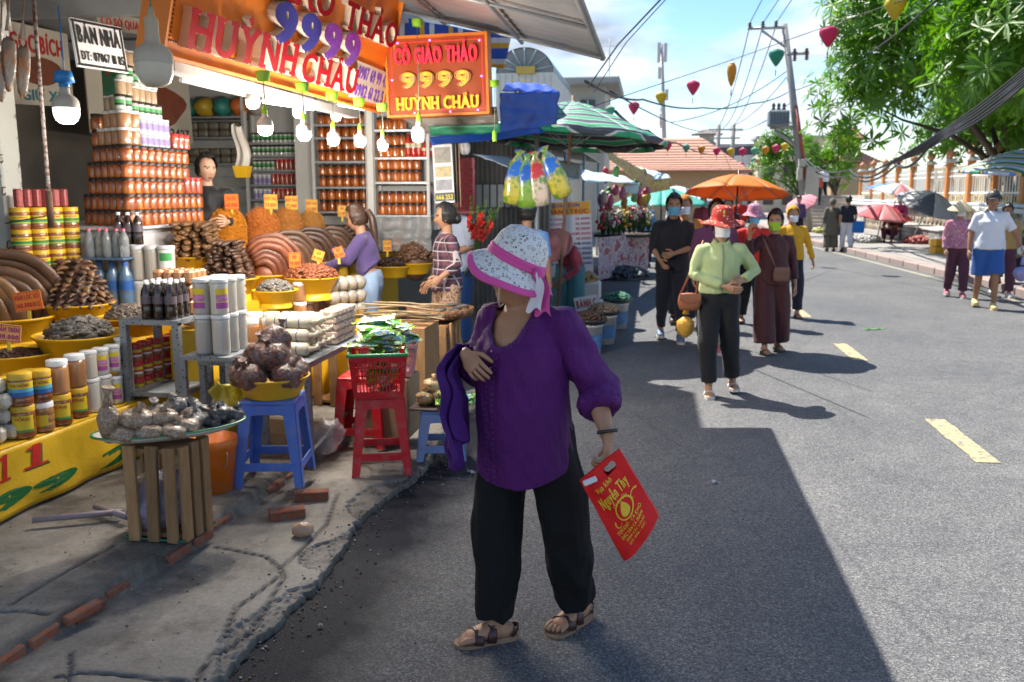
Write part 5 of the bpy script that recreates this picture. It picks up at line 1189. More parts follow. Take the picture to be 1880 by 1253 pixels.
# ================================================================ GOODS
MYEL=pat('yellow_plastic',lambda b:(b.set(b.mix(b.noise(3,4),(.64,.35,.008),(.78,.45,.015)),b.ramp(b.noise(11,4),[(.3,(.3,)*3),(.7,(.5,)*3)]),spec=.5)))
MYCL=pat('yellow_vinyl',lambda b:(b.set(b.mix(b.noise(2.5,5),(.62,.36,.012),(.76,.47,.02)),.5),b.bump(b.noise(6,5,.6),.45,.02)))
MWL=M('white_lid',(.7,.7,.7),.4,var=.06);MYL=M('yellow_lid',(.62,.38,.02),.4,var=.08);MRL=M('red_lid',(.5,.012,.015),.35,var=.1);MBKL=M('black_lid',(.025,.02,.02),.4,var=.2)
def content(name,c0,c1,scale=30,coat=.8,rough=.25,stretch=(1,1,1),dark=None):
 def f(b):
  n=b.noise(scale,4,.6,vec=b.map(stretch));q=b.vor(scale*.8,vec=b.map(stretch))
  c=b.mix(b.math('MULTIPLY',n,1.0),c0,c1)
  if dark:c=b.mix(b.ramp(q,[(.35,(0,0,0)),(.6,(.75,.75,.75))]),c,dark)
  c=b.mix(1.0,c,b.ramp(b.rnd(),[(0,(.72,)*3),(1,(1.08,)*3)]),'MULTIPLY')
  b.set(c,rough,coat=coat);b.b.inputs['Coat Roughness'].default_value=.07
 return pat(name,f)
MPICK=content('pickled_fish',(.34,.05,.004),(.8,.27,.02),42,1.0,.35,(1,1,.35),(.16,.014,.004))
MPEAN=content('peanut_butter',(.38,.17,.06),(.5,.25,.1),12);MHON=content('honey_paste',(.2,.055,.015),(.29,.09,.025),8);MCHI=content('chilli_salt',(.3,.08,.04),(.5,.22,.13),90,.9,.3,(1,1,1),(.2,.02,.01))
MRICE=content('pale_noodle',(.42,.37,.3),(.62,.58,.5),60,.9,.3,(2,2,.1));MWHN=content('white_noodle',(.4,.38,.33),(.62,.6,.55),40,.9,.3,(2,2,.1));MSUG=content('brown_sugar',(.3,.13,.05),(.45,.22,.09),20);MTAN=content('tan_biscuit',(.3,.2,.12),(.46,.33,.2),40)
MSOY=content('dark_sauce',(.008,.006,.006),(.03,.015,.012),5);MGRC=content('green_can',(.5,.5,.46),(.6,.6,.56),6);MREDJ=content('red_jerky',(.28,.03,.015),(.45,.1,.04),40,1,.3,(1,1,.4));MBLC=M('blue_white_can',(.45,.44,.52),.35,var=.15,rv=.15,coat=.3)
def jar_maker(name,r,h,body,lid,lidh,label=None,neck=.93,ribs=0,lcols=None,lz=(.25,.7),text=None,cat='jar',shoulder=.06,lidr=1.0,larc=1.4):
 def make():
  m=MB();H=h-lidh
  if ribs:
   pr=[(0,0),(r*.9,0),(r,.04*H)]
   for k in range(ribs):z=(.06+.86*k/ribs)*H;pr+=[(r,z),(r*.975,z+.02*H),(r,z+.045*H)]
   pr+=[(r,.92*H),(r*neck,H),(0,H)]
  else:pr=[(0,0),(r*.88,0),(r*.98,.03*h),(r,.08*h),(r,H*(1-shoulder)-.01),(r*neck,H),(0,H)]
  m.lathe(pr,18);o=m.build(name,body);o['category']=cat;o['label']=''
  l=MB();lr=r*neck*1.06*lidr;l.lathe([(lr,H-.004),(lr,h-.003),(lr*.95,h),(0,h)],18);l.build('lid',lid,o)
  if label:
   q=MB();z0,z1=lz[0]*H,lz[1]*H;n=12
   q.grid(lambda u,v:(r*1.012*math.sin((u-.5)*2*larc),-r*1.012*math.cos((u-.5)*2*larc),lerp(z0,z1,v)),n,1);lo=q.build('label',label,o)
   if lcols:
    for k,(va,vb,mm)in enumerate(lcols):
     s_=MB();s_.grid(lambda u,v:(r*(1.018+.003*k)*math.sin((u-.5)*2*larc*.98),-r*(1.018+.003*k)*math.cos((u-.5)*2*larc*.98),lerp(z0,z1,lerp(va,vb,v))),n,1);s_.build('label_band',mm,lo)
   if text:
    s,tm,ty,th_,ta=text;ls,W_=line(s,.04);t_=MB();zc=lerp(z0,z1,ty);hh=(z1-z0)*th_
    for g_,x in ls:t_.add([(r*1.03*math.sin(((p[0]+x)/W_-.5)*2*ta),-r*1.03*math.cos(((p[0]+x)/W_-.5)*2*ta)-.0002*p[2],zc+(p[1]/.72-.5)*hh)for p in g_.v],g_.f)
    t_.build('label_print',tm,lo)['kind']='stuff'
  return o
 return Kind(make)
LYEL=M('yellow_label',(.66,.5,.02),.5,var=.05);LGRN=M('green_label',(.05,.3,.08),.5,var=.15);LBLU=M('lightblue_label',(.1,.42,.5),.5,var=.2,vs=20);LWHT=M('white_label2',(.7,.7,.68),.5,var=.06);LVIO=M('violet_label',(.25,.2,.42),.5,var=.3,vs=30);LREDL=M('red_label',(.5,.05,.03),.5,var=.4,vs=40);LPUR=M('magenta_label',(.35,.06,.3),.5,var=.2);LORA=M('orange_label',(.6,.25,.02),.5,var=.25,vs=30)
TXG=('THU HỒNG',MRP,.78,.2,.8)
K_HONEY=jar_maker('jar',.062,.142,MHON,MYL,.026,LYEL,ribs=4,lcols=((0,.12,LGRN),(.2,.55,M('tree_print',(.03,.2,.05),.6,var=.9,vs=60))),lz=(.3,.78),text=TXG)
K_HONEYF=jar_maker('jar',.053,.15,MHON,MYL,.026,LBLU,ribs=4,lcols=((.55,1.0,LYEL),(.0,.3,M('blue_wave_print',(.03,.15,.45),.5,var=.6,vs=40))),lz=(.36,.9),text=TXG)
K_PASTE=jar_maker('jar',.053,.14,MPEAN,MWL,.022,LYEL,ribs=3,lz=(.25,.7),larc=.5)
K_HONEYD=jar_maker('jar',.053,.15,MHON,MYL,.024,LYEL,ribs=3,lz=(.25,.85),lcols=((0,.14,LGRN),),text=('HỒNG',MRP,.8,.2,.6),larc=.95)
K_PEAN=jar_maker('jar',.051,.165,MPEAN,MWL,.024,neck=.9,shoulder=.1);K_SALT=jar_maker('jar',.046,.105,MCHI,MRL,.02,LREDL,lz=(.3,.85),lcols=((.62,.95,LYEL),(.05,.3,LWHT)),larc=1.0)
K_TUBE=jar_maker('tub',.047,.17,MRICE,M('clear_lid',(.6,.6,.6),.3),.014,neck=1.0);K_TUBEW=jar_maker('tub',.05,.2,MWHN,M('clear_lid',(.6,.6,.6),.3),.014,neck=1.0)
K_TUBEL=jar_maker('tub',.047,.17,MWHN,M('clear_lid',(.6,.6,.6),.3),.014,LYEL,neck=1.0,lz=(.2,.8),larc=.8,lcols=((0,.3,LPUR),(.35,.7,M('flower_print',(.5,.2,.4),.6,var=.9,vs=50))))
K_TUBEG=jar_maker('tub',.052,.2,MWHN,M('clear_lid',(.6,.6,.6),.3),.014,LWHT,neck=1.0,lz=(.08,.95),larc=.8,lcols=((.62,.9,LGRN),(.05,.35,M('leaf_print',(.1,.35,.05),.6,var=.8,vs=40))))
K_PICK=jar_maker('jar',.0475,.116,MPICK,MBKL,.018,neck=.86,shoulder=.16,ribs=0);K_TAN=jar_maker('jar',.05,.12,MSUG,MWL,.018,neck=.95)
K_CANV=jar_maker('can',.037,.105,MBLC,MWL,.014,LVIO,neck=1.0,lz=(.15,.7));K_CANG=jar_maker('can',.037,.105,MGRC,MBKL,.012,LGRN,neck=1.0,lz=(.3,.75),lcols=((.1,.4,MBKL),),larc=1.5);K_CANT=jar_maker('can',.037,.105,MTAN,MWL,.01,neck=1.0);K_REDJ=jar_maker('jar',.036,.11,MREDJ,MRL,.016,neck=.95)
K_BRWN=jar_maker('jar',.05,.15,MPEAN,MWL,.02,neck=.95)
def bottle_maker(name,r,h,body,cap,label=None,cat='bottle',glass=None):
 def make():
  m=MB();m.lathe([(0,0),(r*.9,0),(r,.02*h),(r,.3*h),(r*.95,.33*h),(r,.36*h),(r,.62*h),(r*.85,.74*h),(r*.4,.88*h),(r*.36,.93*h),(0,.93*h)],16);o=m.build(name,body);o['category']=cat;o['label']=''
  c=MB();c.lathe([(r*.42,.91*h),(r*.42,h),(0,h)],12);c.build('cap',cap,o)
  if label:q=MB();q.lathe([(r*1.015,.4*h),(r*1.015,.6*h)],16);q.build('label',label,o)
  return o
 return Kind(make)
MCLR=pat('clear_pet',lambda b:(b.set((.75,.8,.82),.12,trans=.75,spec=.5),b.bump(b.noise(40,2),.2,.003)))
MCLB=pat('blue_water',lambda b:(b.set((.25,.45,.75),.15,trans=.6,spec=.5),b.bump(b.noise(25,2),.3,.004)))
K_SOY=bottle_maker('bottle',.036,.24,MSOY,MWL,M('sauce_label',(.1,.08,.1),.5,var=.5,vs=30));K_WAT=bottle_maker('bottle',.034,.2,MCLR,M('pink_cap',(.6,.12,.18),.4));K_BIG=bottle_maker('bottle',.05,.34,MCLB,M('blue_cap',(.05,.15,.5),.4),M('blue_wrap',(.03,.12,.4),.4));K_CHI=bottle_maker('bottle',.03,.2,M('chilli_sauce',(.5,.03,.015),.25,coat=.5),MRL,M('white_wrap',(.6,.58,.4),.5))
def J(kind,p,label,group,rz=None,s=None):return kind.put(tuple(p),RND.uniform(-.5,.5)+.45 if rz is None else rz,s,label,group)
def ct(px,py):return AZ(px,py,.46)
c0,c1=ct(-60,846),ct(178,760);cdir=(c1-c0).normalized();c2=c0+cdir*2.6;nin=V(-cdir.y,cdir.x,0)
ctr=thing('fish_counter','low counter draped with a yellow banner carrying green and red numerals','counter')
def bx4(mb,a,b_,depth,z0,z1):
 q=[a,b_,b_+nin*depth,a+nin*depth];mb.add([(p.x,p.y,z0)for p in q]+[(p.x,p.y,z1)for p in q],[(3,2,1,0),(4,5,6,7)]+[(i,(i+1)%4,4+(i+1)%4,4+i)for i in range(4)])
mb=MB();bx4(mb,c0,c2,1.7,.40,.455);mb.build('top_board',MYCL,ctr)
for k in range(4):
 for e in(.08,1.5):p=c0+cdir*(.1+k*.8)+nin*e;x=MB();x.box((p.x,p.y,.25),(.05,.05,.3));x.build('leg',MDRK,ctr)
def bnf(u,v):p=lerp(c0,c2,u)-nin*.012;return V(p.x,p.y,.455-.335*v)+nin*(-.012*math.sin(u*34+1.5*math.sin(v*3))*v-.02*v*noise.noise((u*7,v*2,1))-.012)
mb=MB();mb.grid(bnf,110,14);bn=mb.build('banner',MYCL,ctr);m_=bn.modifiers.new('t','SOLIDIFY');m_.thickness=.002
def banner_text(s,px0,px1,py0,py1,mat,serif,off=.004,bold=.06,slant=.25):
 def uv(px,py):
  r=ray(px,py);n_=nin;t=(c0-CAM).dot(n_)/r.dot(n_);P=CAM+r*t;return(P-c0).dot(cdir)/2.6,(.455-P.z)/.335
 u0,v0=uv(px0,py1);u1,v1=uv(px1,py0);ls,W_=line(s,bold,serif);m=MB()
 for g_,x in ls:
  m.add([tuple(bnf(lerp(u0,u1,(p[0]+x)/W_+slant*(p[1]/.72-.5)*.3),lerp(v0,v1,p[1]/.72))-nin*(off+.001*p[2]))for p in g_.v],g_.f)
 m.build('banner_print',mat,bn)['kind']='stuff'
GRN_=M('banner_green',(.01,.13,.03),.5,var=.1);RED_=M('banner_red',(.5,.02,.015),.5,var=.1)
banner_text('1',36,84,808,868,GRN_,True,.003,.07);banner_text('1',33,80,806,866,RED_,True,.006,.07);banner_text('1',-12,12,830,890,RED_,True,.005,.07)
banner_text('9',50,133,852,912,GRN_,False,.004,.09);banner_text('9',-30,48,885,948,GRN_,False,.004,.09);banner_text('2',178,246,802,862,GRN_,False,.004,.08);banner_text('2',262,320,775,822,GRN_,False,.004,.08)
L_='along the front of the yellow counter'
G_='jars along the front edge of the yellow counter'
low=[(64,803,K_HONEYD,'honey jar with yellow lid beside the white blocks, lower row'),(98,791,K_PASTE,'white-lidded jar of pale paste in the lower counter row'),(131,779,K_HONEYD,'honey jar under the first tall peanut jar on the counter'),(162,765,K_HONEYD,'yellow-labelled honey jar at the end of the lower counter row')]
ROWP=[]
for i,(x,y,k,lb)in enumerate(low):p=ct(x,y)+nin*.06;ROWP.append(p);J(k,p,lb,G_,.6,1.1)
up_=[(ROWP[0],K_HONEYF,'blue-labelled honey jar stacked beside the white blocks'),(ROWP[1],K_HONEYF,'blue-labelled honey jar stacked on the pale paste jar'),(ROWP[2],K_PEAN,'tall white-lidded peanut jar on the lower honey row'),(ROWP[3],K_PEAN,'tall white-lidded peanut jar, second on the honey row')]
for(p,k,lb),z in zip(up_,(.165,.154,.165,.165)):J(k,p+V(0,0,z+.002),lb,G_,.6,1.1)
for q in range(3):p=ROWP[0]-cdir*.0+nin*.12-cdir*(.02-.11*q);J(K_HONEYF,p,'blue-labelled honey jar in the second row of the counter, lower',G_,.6);J(K_HONEYF,p+V(0,0,.151),'yellow-lidded honey jar in the second row of the counter, upper',G_,.6)
for q in range(4):
 p=ROWP[3]+cdir*(.115+.105*q);J(K_TUBEW if q!=2 else K_TUBEL,p,'clear tub of white noodles standing in the lower counter row',G_,.6,.95);J((K_TUBE,K_TUBEL,K_TUBEL,K_TUBEG)[q],p+V(0,0,.192),('clear lidded tub of pale noodles','yellow-striped tub of white noodles','magenta-labelled tub of white noodles','white-labelled tub with leaf print')[q]+' on top of the counter row',G_,.6,.92)
for q in range(5):
 p=ROWP[3]+cdir*(.55+.1*q)+nin*.01
 for r_ in range(3):J(K_SALT,p+V(0,0,.106*r_+.001),'red-lidded jar of chilli salt in the %s layer at the counter end'%('bottom','middle','top')[r_],'red-lidded chilli salt jars',.6)
MWRAP=pat('wrapped_block',lambda b:(b.set(b.mix(b.noise(14,5),(.42,.38,.32),(.66,.63,.56)),.3,coat=.7),b.bump(b.noise(22,5,.7),.8,.012)))
wbm=None
for r_ in range(4):
 for q in range(3):
  if r_==3 and q==0:continue
  m=MB();m.box((0,0,0),(.13,.1,.075),bev=.018);me=m.mesh('wrapped_block',MWRAP)if wbm is None else wbm;wbm=me
  p=ct(12,812)-cdir*(.14-.0*r_)+cdir*(.105*q-.02*r_)+nin*(.05+.03*(r_%2));o=obj('wrapped_block',me,None,(p.x,p.y,.503+.078*r_),(RND.uniform(-.1,.1),RND.uniform(-.1,.1),RND.uniform(-.3,.3)+.3));tag(o,'cream block wrapped in clear film stacked at the counter end','food block','cream wrapped blocks')
def basin_me(r=.25,h=.14,base=.68):
 m=MB();m.lathe([(0,0),(r*base,0),(r*base*1.03,.006),(r*.93,h*.86),(r*.98,h*.9),(r,h*.96),(r*1.0,h),(r*.965,h),(r*.94,h*.94),(r*.9,h*.86),(r*base,.012),(0,.012)],40);return m.mesh('basin',MYEL)
BME=basin_me();UME=None
def basin(px,py,d,r,label,h=.14,stand=None):
 c=AD(px,py,d);s=r/.25;o=obj('basin',BME,None,(c.x,c.y,c.z-.14*s),RND.uniform(0,6),s);tag(o,label,'basin','yellow basins of dried fish')
 if stand is not None:
  z0=stand;hz=c.z-.14*s-z0
  if hz>.04:
   u=MB();u.lathe([(.2*s*.9,0),(.2*s,.01),(.175*s,hz),(0,hz)],28);q=u.build('plastic_tub',MYEL,None,(c.x,c.y,z0));tag(q,'upturned yellow tub holding up the '+label.replace('yellow ','',1),'tub')
 return c
def fish_mat(name,c0,c1,c2):return pat(name,lambda b:(b.set(b.mix(1.0,b.mix(b.noise(18,5,.65),b.mix(b.noise(5,3),c0,c1),c2),b.ramp(b.rnd(),[(0,(.32,)*3),(1,(.75,)*3)]),'MULTIPLY'),.38,spec=.5),b.bump(b.noise(60,4,.7),.5,.006)))
MF_BR=fish_mat('brown_fish',(.07,.03,.018),(.16,.075,.04),(.3,.15,.08));MF_DK=fish_mat('dark_fish',(.04,.022,.016),(.1,.05,.03),(.2,.1,.06));MF_RD=fish_mat('red_fish',(.14,.03,.014),(.28,.07,.03),(.38,.13,.06));MF_GR=fish_mat('grey_fish',(.05,.045,.04),(.16,.14,.12),(.42,.38,.33));MF_AM=fish_mat('amber_fish',(.1,.045,.02),(.26,.12,.045),(.42,.22,.09))
def slab_me(L,w_,t,bend,mat,name='dried_fish'):
 m=MB();n=10;pts=[];rad=[]
 for i in range(n+1):
  u=i/n;a=(u-.5)*bend;R_=L/max(bend,.01)
  pts.append((R_*math.sin(a),0,R_*math.cos(a)-R_));k=math.sin(PI*min(1,u*.92+.09))**.6;rad.append((w_/2*k,t/2*(k*.7+.3)))
 m.tube(pts,rad,8,ref=(0,1,0));return m.mesh(name,mat)
def arc_heap(c,n,L,w_,bend,mat,label,rz,spread=.04,h=.16,t=.017):
 n=max(4,n-2);st_=L*.1;R0=L*.24
 for i in range(n):
  R_=R0+i*st_;m=MB();k=14;pts=[];rad=[];e0,e1=RND.uniform(118,140),RND.uniform(-45,-20)
  for j in range(k+1):a=math.radians(lerp(e0,e1,j/k));pts.append((R_*math.cos(a)*.95,0,R_*math.sin(a)*1.12+.004*math.sin(j*1.7+i)));q=math.sin(PI*(.1+.78*j/k))**.55;rad.append((.02*(.4+.6*q),st_*.85*q))
  m.tube(pts,rad,10,ref=(0,1,0));o=m.build('dried_fish',mat,None,c+V(RND.uniform(-.006,.006),.024*i-.05,RND.uniform(-.006,.006)),(RND.uniform(.05,.2),RND.uniform(-.08,.08),YAW+.35+RND.uniform(-.1,.1)));tag(o,label,'dried fish',label)
 m=MB();m.ball((0,.0,.0),(R0*1.1,.07,R0*1.2),16,10,fn=lambda d:1+.12*noise.noise(d*4));m.ball((0,.12,.0),(R0+n*st_*.8,.1,(R0+n*st_*.75)*1.1),16,10,fn=lambda d:1+.1*noise.noise(d*4));o=m.build('fish_heap',mat,None,c+V(0,.0,-.01),YAW+.35);tag(o,'heap behind the '+label,'dried fish',kind='stuff')
def stack_heap(c,w_,dpt,levels,per,mat,label,rz,top=.6,th=.02,L=.17,wf=.06):
 me=slab_me(L,wf,th*1.35,.5,mat)
 for l in range(levels):
  s=lerp(1,top,l/max(1,levels-1))
  for i in range(per):
   x=(i/(per-1)-.5)*w_*s
   for sd_ in(-1,1):
    p=V(x,sd_*dpt*.5*s,l*th);p.rotate(Matrix.Rotation(rz,3,'Z'))
    o=obj('dried_fish',me,None,c+p+V(0,0,.01),(RND.uniform(-.2,.2)-sd_*.25,RND.uniform(-.15,.15),rz+PI/2+RND.uniform(-.35,.35)),RND.uniform(.85,1.1));tag(o,label,'dried fish',label)
 m=MB();H_=levels*th;m.add([(sx*w_/2*k,sy*dpt/2*k,z)for k,z in((.85,-.02),(.85*top,H_))for sx,sy in((-1,-1),(1,-1),(1,1),(-1,1))],[(0,1,5,4),(1,2,6,5),(2,3,7,6),(3,0,4,7),(4,5,6,7)],mat=Matrix.Rotation(rz,4,'Z'));o=m.build('fish_heap',mat,None,c);tag(o,'core of the '+label,'dried fish',kind='stuff')
def bit_heap(c,r,h,n,mat,label,cat,size=.03,curl=True,asp=.28):
 m=MB();m.ball((0,0,0),(r*.93,r*.93,h*.9),18,8,0,fn=lambda d:1+.06*noise.noise(d*5))
 for i in range(n):
  a=RND.uniform(0,2*PI);q=math.sqrt(RND.random());rr=q*r;z=h*math.sqrt(max(0,1-q*q*.96))*RND.uniform(.9,1.03);ph=RND.uniform(0,6.3);L=size*RND.uniform(.7,1.25);tl=RND.uniform(-.7,.7);d=V(math.cos(ph),math.sin(ph),tl*.6);p=V(rr*math.cos(a),rr*math.sin(a),z)
  b2=V(-d.y,d.x,0)*.35*L if curl else V(0,0,.15*L)
  m.tube([p-d*L*.5,p+b2*.5,p+d*L*.5],[size*asp*.5,size*asp,size*asp*.3],5)
 o=m.build('loose_heap',mat,None,c);tag(o,label,cat,kind='stuff');return o
def tag_card(px,py,d,w_,h_,lines,label,mat,tilt=0,rz=None,stick=True,tm=None):
 c=AD(px,py,d);t=thing('price_tag',label,'price tag',tuple(c),(YAW+.1)if rz is None else rz,'orange price tags stuck in the heaps');F=Matrix.Rotation(tilt,4,'Y')@frame((0,0,0),(1,0,0),(0,0,1))
 m=MB();m.box((0,0,-.002),(w_,h_,.004),mat=F);m.build('card',mat,t)
 m=MB()
 for cx_,d_ in(((0,h_/2-.006,.0006),(w_-.006,.003,.001)),((0,-h_/2+.006,.0006),(w_-.006,.003,.001)),((-w_/2+.006,0,.0006),(.003,h_-.017,.001)),((w_/2-.006,0,.0006),(.003,h_-.017,.001))):m.box(cx_,d_,mat=F)
 for i,s in enumerate(lines):put_text(m,s,F@Matrix.Translation((0,h_*(.22-.42*i if len(lines)==2 else .28-.28*i),.001)),w_*min(.84,.13*len(s)),h_*(.26 if len(lines)==2 else .17),.001,.045)
 m.build('print',tm or MRP,t)['kind']='stuff'
 if stick:m=MB();m.box((0,.003,-h_/2-.02),(.02,.004,.06));m.build('stick',M('yellow_stick',(.6,.45,.03),.5),t)
MTAGO=M('orange_card',(.75,.2,.012),.5,var=.06);MTAGY=M('yellow_card',(.75,.42,.03),.5,var=.06);MTAGP=M('peach_card',(.78,.32,.12),.5,var=.05);MPURP=M('plum_print',(.25,.03,.15),.6)
c=basin(26,645,5.3,.265,'yellow basin of brown fish paste at the near end',stand=.455);bit_heap(c-V(0,0,.05),.215,.06,900,MF_DK,'dark shredded paste heaped in the near yellow basin','fish paste',.02)
tag_card(14,612,5.1,.145,.1,('MẮM TRÈN','180.000'),'peach price card reading MẮM TRÈN 180.000',MTAGP,.12,YAW+.05,True,MPURP)
c=basin(147,612,5.42,.268,'yellow basin of silvery fish above the noodle tubs',stand=.455);bit_heap(c-V(0,0,.04),.17,.13,330,MF_GR,'heap of silvery salted fish in the yellow basin','salted fish',.075,True,.2)
c=basin(18,580,5.75,.275,'yellow basin of long dried fillets behind the price card',stand=.455);arc_heap(c+V(-.06,.0,-.01),8,.5,.08,1.9,MF_BR,'long brown dried fillet arched in the near basin',1.25,t=.024)
arc_heap(c+V(-.16,-.1,-.02),4,.5,.07,1.9,MF_AM,'amber dried fillet arched in front of the brown ones in the near basin',1.1,t=.026)
tag_card(51,553,5.35,.165,.115,('MẮM LÓC XỔ','140.000/KG'),'orange price card reading MẮM LÓC XỔ 140.000/KG',MTAGO,-.14,YAW+.05)
c=basin(142,556,6.0,.235,'yellow basin heaped with curled fish pieces',stand=.455);RNDS=RND.random()
me_=[slab_me(.1,.055,.03,2.2,m_,'fish_piece')for m_ in(MF_BR,MF_AM,MF_DK)]
for l in range(9):
 R_=.2*(1-l/12.5);n=max(4,int(2*PI*R_/.06))
 for i in range(n):
  a=2*PI*(i+.5*(l%2))/n;o=obj('fish_piece',RND.choice(me_),None,c+V(R_*math.cos(a),R_*math.sin(a),l*.034+.0),(RND.uniform(-.4,.4),RND.uniform(-.6,.2),a+RND.uniform(-.5,.5)),RND.uniform(.85,1.2));tag(o,'curled brown fish piece in the tall conical heap','fish piece','curled fish pieces in the conical heap')
m=MB();m.lathe([(.2,-.05),(.19,.02),(.07,.27),(0,.3)],18);o=m.build('fish_heap',MF_DK,None,c);tag(o,'core of the conical heap of curled fish pieces','fish',kind='stuff')
c=basin(241,580,5.9,.22,'yellow basin of grey dried shrimp beside the bottles',stand=.455);bit_heap(c-V(0,0,.03),.15,.1,600,fish_mat('grey_shrimp',(.1,.08,.07),(.22,.17,.14),(.34,.27,.22)),'heap of grey dried shrimp in the yellow basin','dried shrimp',.045)
p0=AD(45,500,6.05);stp_=V(.035,.123,0)
x=MB();x.box((p0.x+.06,p0.y+.2,(p0.z+.46)/2-.002),(.22,.62,p0.z-.46-.006));o=x.build('jar_stand',MYCL);tag(o,'yellow-covered stand under the stacked honey jars','stand')
for r_ in range(3):
 for q in range(4):J(K_HONEY,p0+stp_*q+V(0,0,.1435*r_),'yellow-lidded honey jar with a tree label, %s row of the block'%('bottom','middle','top')[r_],'stacked honey jars beside the post',.6)
x=MB()
for q in range(6):
 o=MB().box((0,0,.06),(.045,.05,.12),bev=.008).build('candy_box',M('candy_wrap',(.4,.08,.08),.35,var=.9,vs=45,rv=.2),None,p0+stp_*(q*.55)+V(0,0,.4325+.0),RND.uniform(-.3,.3));tag(o,'small red patterned packet on top of the honey jars','packet','red packets on the honey jars')
cab=thing('white_cabinet','pale grey cabinet carrying the pyramid of pickle jars','cabinet');A0=V(-3.72,6.02,0);CT=1.44
x=MB();x.box((-4.3,6.95,(CT+.22)/2),(1.16,1.9,CT-.22),bev=.01);x.build('carcass',M('cabinet_white',(.5,.5,.52),.5,var=.1),cab);x=MB();x.box((-4.3,6.95,CT-.01),(1.24,1.98,.022));x.build('top',M('cabinet_white',(.5,.5,.52),.5),cab)
PYR='pickle jars stacked in the stepped pyramid'
cz=CT+.002
dB=V(-.86,.5,0)*.097;dA=V(.0,.1,0);cor=V(-3.73,6.09,0)
for r_,(na,nb_)in enumerate(((11,6),(11,6),(8,5),(9,5),(9,4))):
 for i in range(na):J(K_PICK,cor+dA*i+V(0,0,cz+.1165*r_),'black-lidded orange pickle jar in the %s tier of the pyramid, street side'%('bottom','second','third','fourth','fifth')[r_],PYR)
 for i in range(1,nb_+1):J(K_PICK,cor+dB*i+V(0,0,cz+.1165*r_),'black-lidded orange pickle jar in the %s tier of the pyramid, honey side'%('bottom','second','third','fourth','fifth')[r_],PYR)
for i in range(3):J(K_REDJ,cor+V(.01,.81+.09*i,cz+.1165*2),'red-lidded jar of jerky at the end of the jar pyramid','red-lidded jerky jars',None,1.2);J(K_REDJ,cor+V(.01,.66+.085*i,cz+.1165*4+.117),'red-lidded jar of jerky high at the end of the jar pyramid','red-lidded jerky jars',None,1.05)
z6=cz+.1165*5
for r_ in range(2):
 for i in range(2):J(K_TAN,cor+dA*1.05*i+V(.0,.0,z6+.1205*r_),'white-lidded jar of brown sugar on the pyramid corner','brown sugar jars on the pyramid')
 for i in range(1,4-r_):J(K_TAN,cor+dB*i+V(0,0,z6+.1205*r_),'white-lidded jar of brown sugar on the pyramid corner','brown sugar jars on the pyramid')
 for i in range(5):J(K_CANV,cor+V(-.01,.24+.08*i,z6+.106*r_),'violet-labelled white can above the pickle jars','violet cans on the pyramid')
J(K_PICK,cor+dB*4+V(0,0,z6),'pickle jar at the top left step of the pyramid',PYR);J(K_PICK,cor+dB*4+V(0,0,z6+.1165),'pickle jar on the topmost left step of the pyramid',PYR)
z8=z6+.242
for i in range(2):J(K_CANT,cor+dB*(i+1)+V(0,0,z8),'pale capped can on the left shoulder of the pyramid','pale cans on the pyramid')
for l,(kk_,n,dz)in enumerate(((K_CANG,7,0),(K_CANT,6,.106),(K_CANG,6,.212),(K_CANT,5,.318))):
 for i in range(n):J(kk_,cor+V(-.02,.0+.081*i+.02*l,z8+dz-(.03 if i>1 else 0)),('green-banded can' if kk_ is K_CANG else 'tan capped can')+' at the top of the jar pyramid','cans topping the jar pyramid')
o=MB().box((0,0,.14),(.1,.1,.28),bev=.01).build('beer_carton',pat('carton_print',lambda b:b.set(b.ramp(b.noise(4,2),[(.46,(.012,.12,.04)),(.54,(.5,.5,.48))],True),.5)),None,tuple(AD(207,190,6.6)),.2);tag(o,'dark green printed carton on top of the stacked cans','carton')
st_=MB();st_.prism([(.022*math.cos(PI/2+i*PI/5)*(1 if i%2==0 else .42),.022*math.sin(PI/2+i*PI/5)*(1 if i%2==0 else .42))for i in range(10)],.001,mat=frame((0,-.051,.2),(1,0,0),(0,0,1)));st_.build('star',MRP,o)
gs=AD(195,474,6.35);sb=thing('glass_shelf','small shelf of blue glass holding clear bottles','shelf',tuple(gs));x=MB();x.box((.02,.0,0),(.34,.2,.012));x.build('pane',MCLB,sb)
for sx in(-.13,.17):x=MB();x.box((sx,.08,(.46-gs.z)/2),(.02,.02,gs.z-.46));x.build('leg',MSTEEL,sb)
for i in range(5):J(K_WAT,gs+V(-.12+.066*i,.02*(i%2),.007),'clear empty bottle with pink cap on the glass shelf','clear bottles on the glass shelf')
for i in range(3):J(K_BIG,V(gs.x-.06+.1*i,gs.y-.0,gs.z-.36),'large blue-wrapped water bottle below the glass shelf','blue water bottles');
x=MB();x.box((gs.x+.05,gs.y,(.46+gs.z-.37)/2),(.4,.24,gs.z-.37-.46));o=x.build('bottle_crate',MYCL);tag(o,'yellow-covered block under the blue water bottles','block')
tb=AD(262,578,6.5)
x=MB();x.box((tb.x+.08,tb.y+.08,(.46+tb.z)/2-.003),(.5,.26,tb.z-.47));o=x.build('tub_stand',MYCL);tag(o,'yellow-covered stand under the tall noodle tubs','stand')
for r_ in range(2):
 for i in range(4):J((K_TUBEG,K_TUBEW,K_TUBE,K_TUBE)[(i+r_)%4],tb+V(-.1+.108*i,-.02,.252*r_),('tall tub with palm-leaf label' if(i+r_)%4==0 else 'tall clear tub of pale rice sticks')+' stacked behind the shrimp basin','tall noodle tubs behind the shrimp basin',.4,(1.12,1.12,1.24 if(i+r_)%4<2 else 1.45))
for i in range(3):J(K_SOY,tb+V(-.12+.072*i,-.03,.506),'dark sauce bottle with white cap standing on the noodle tubs','dark sauce bottles',.4,.95)
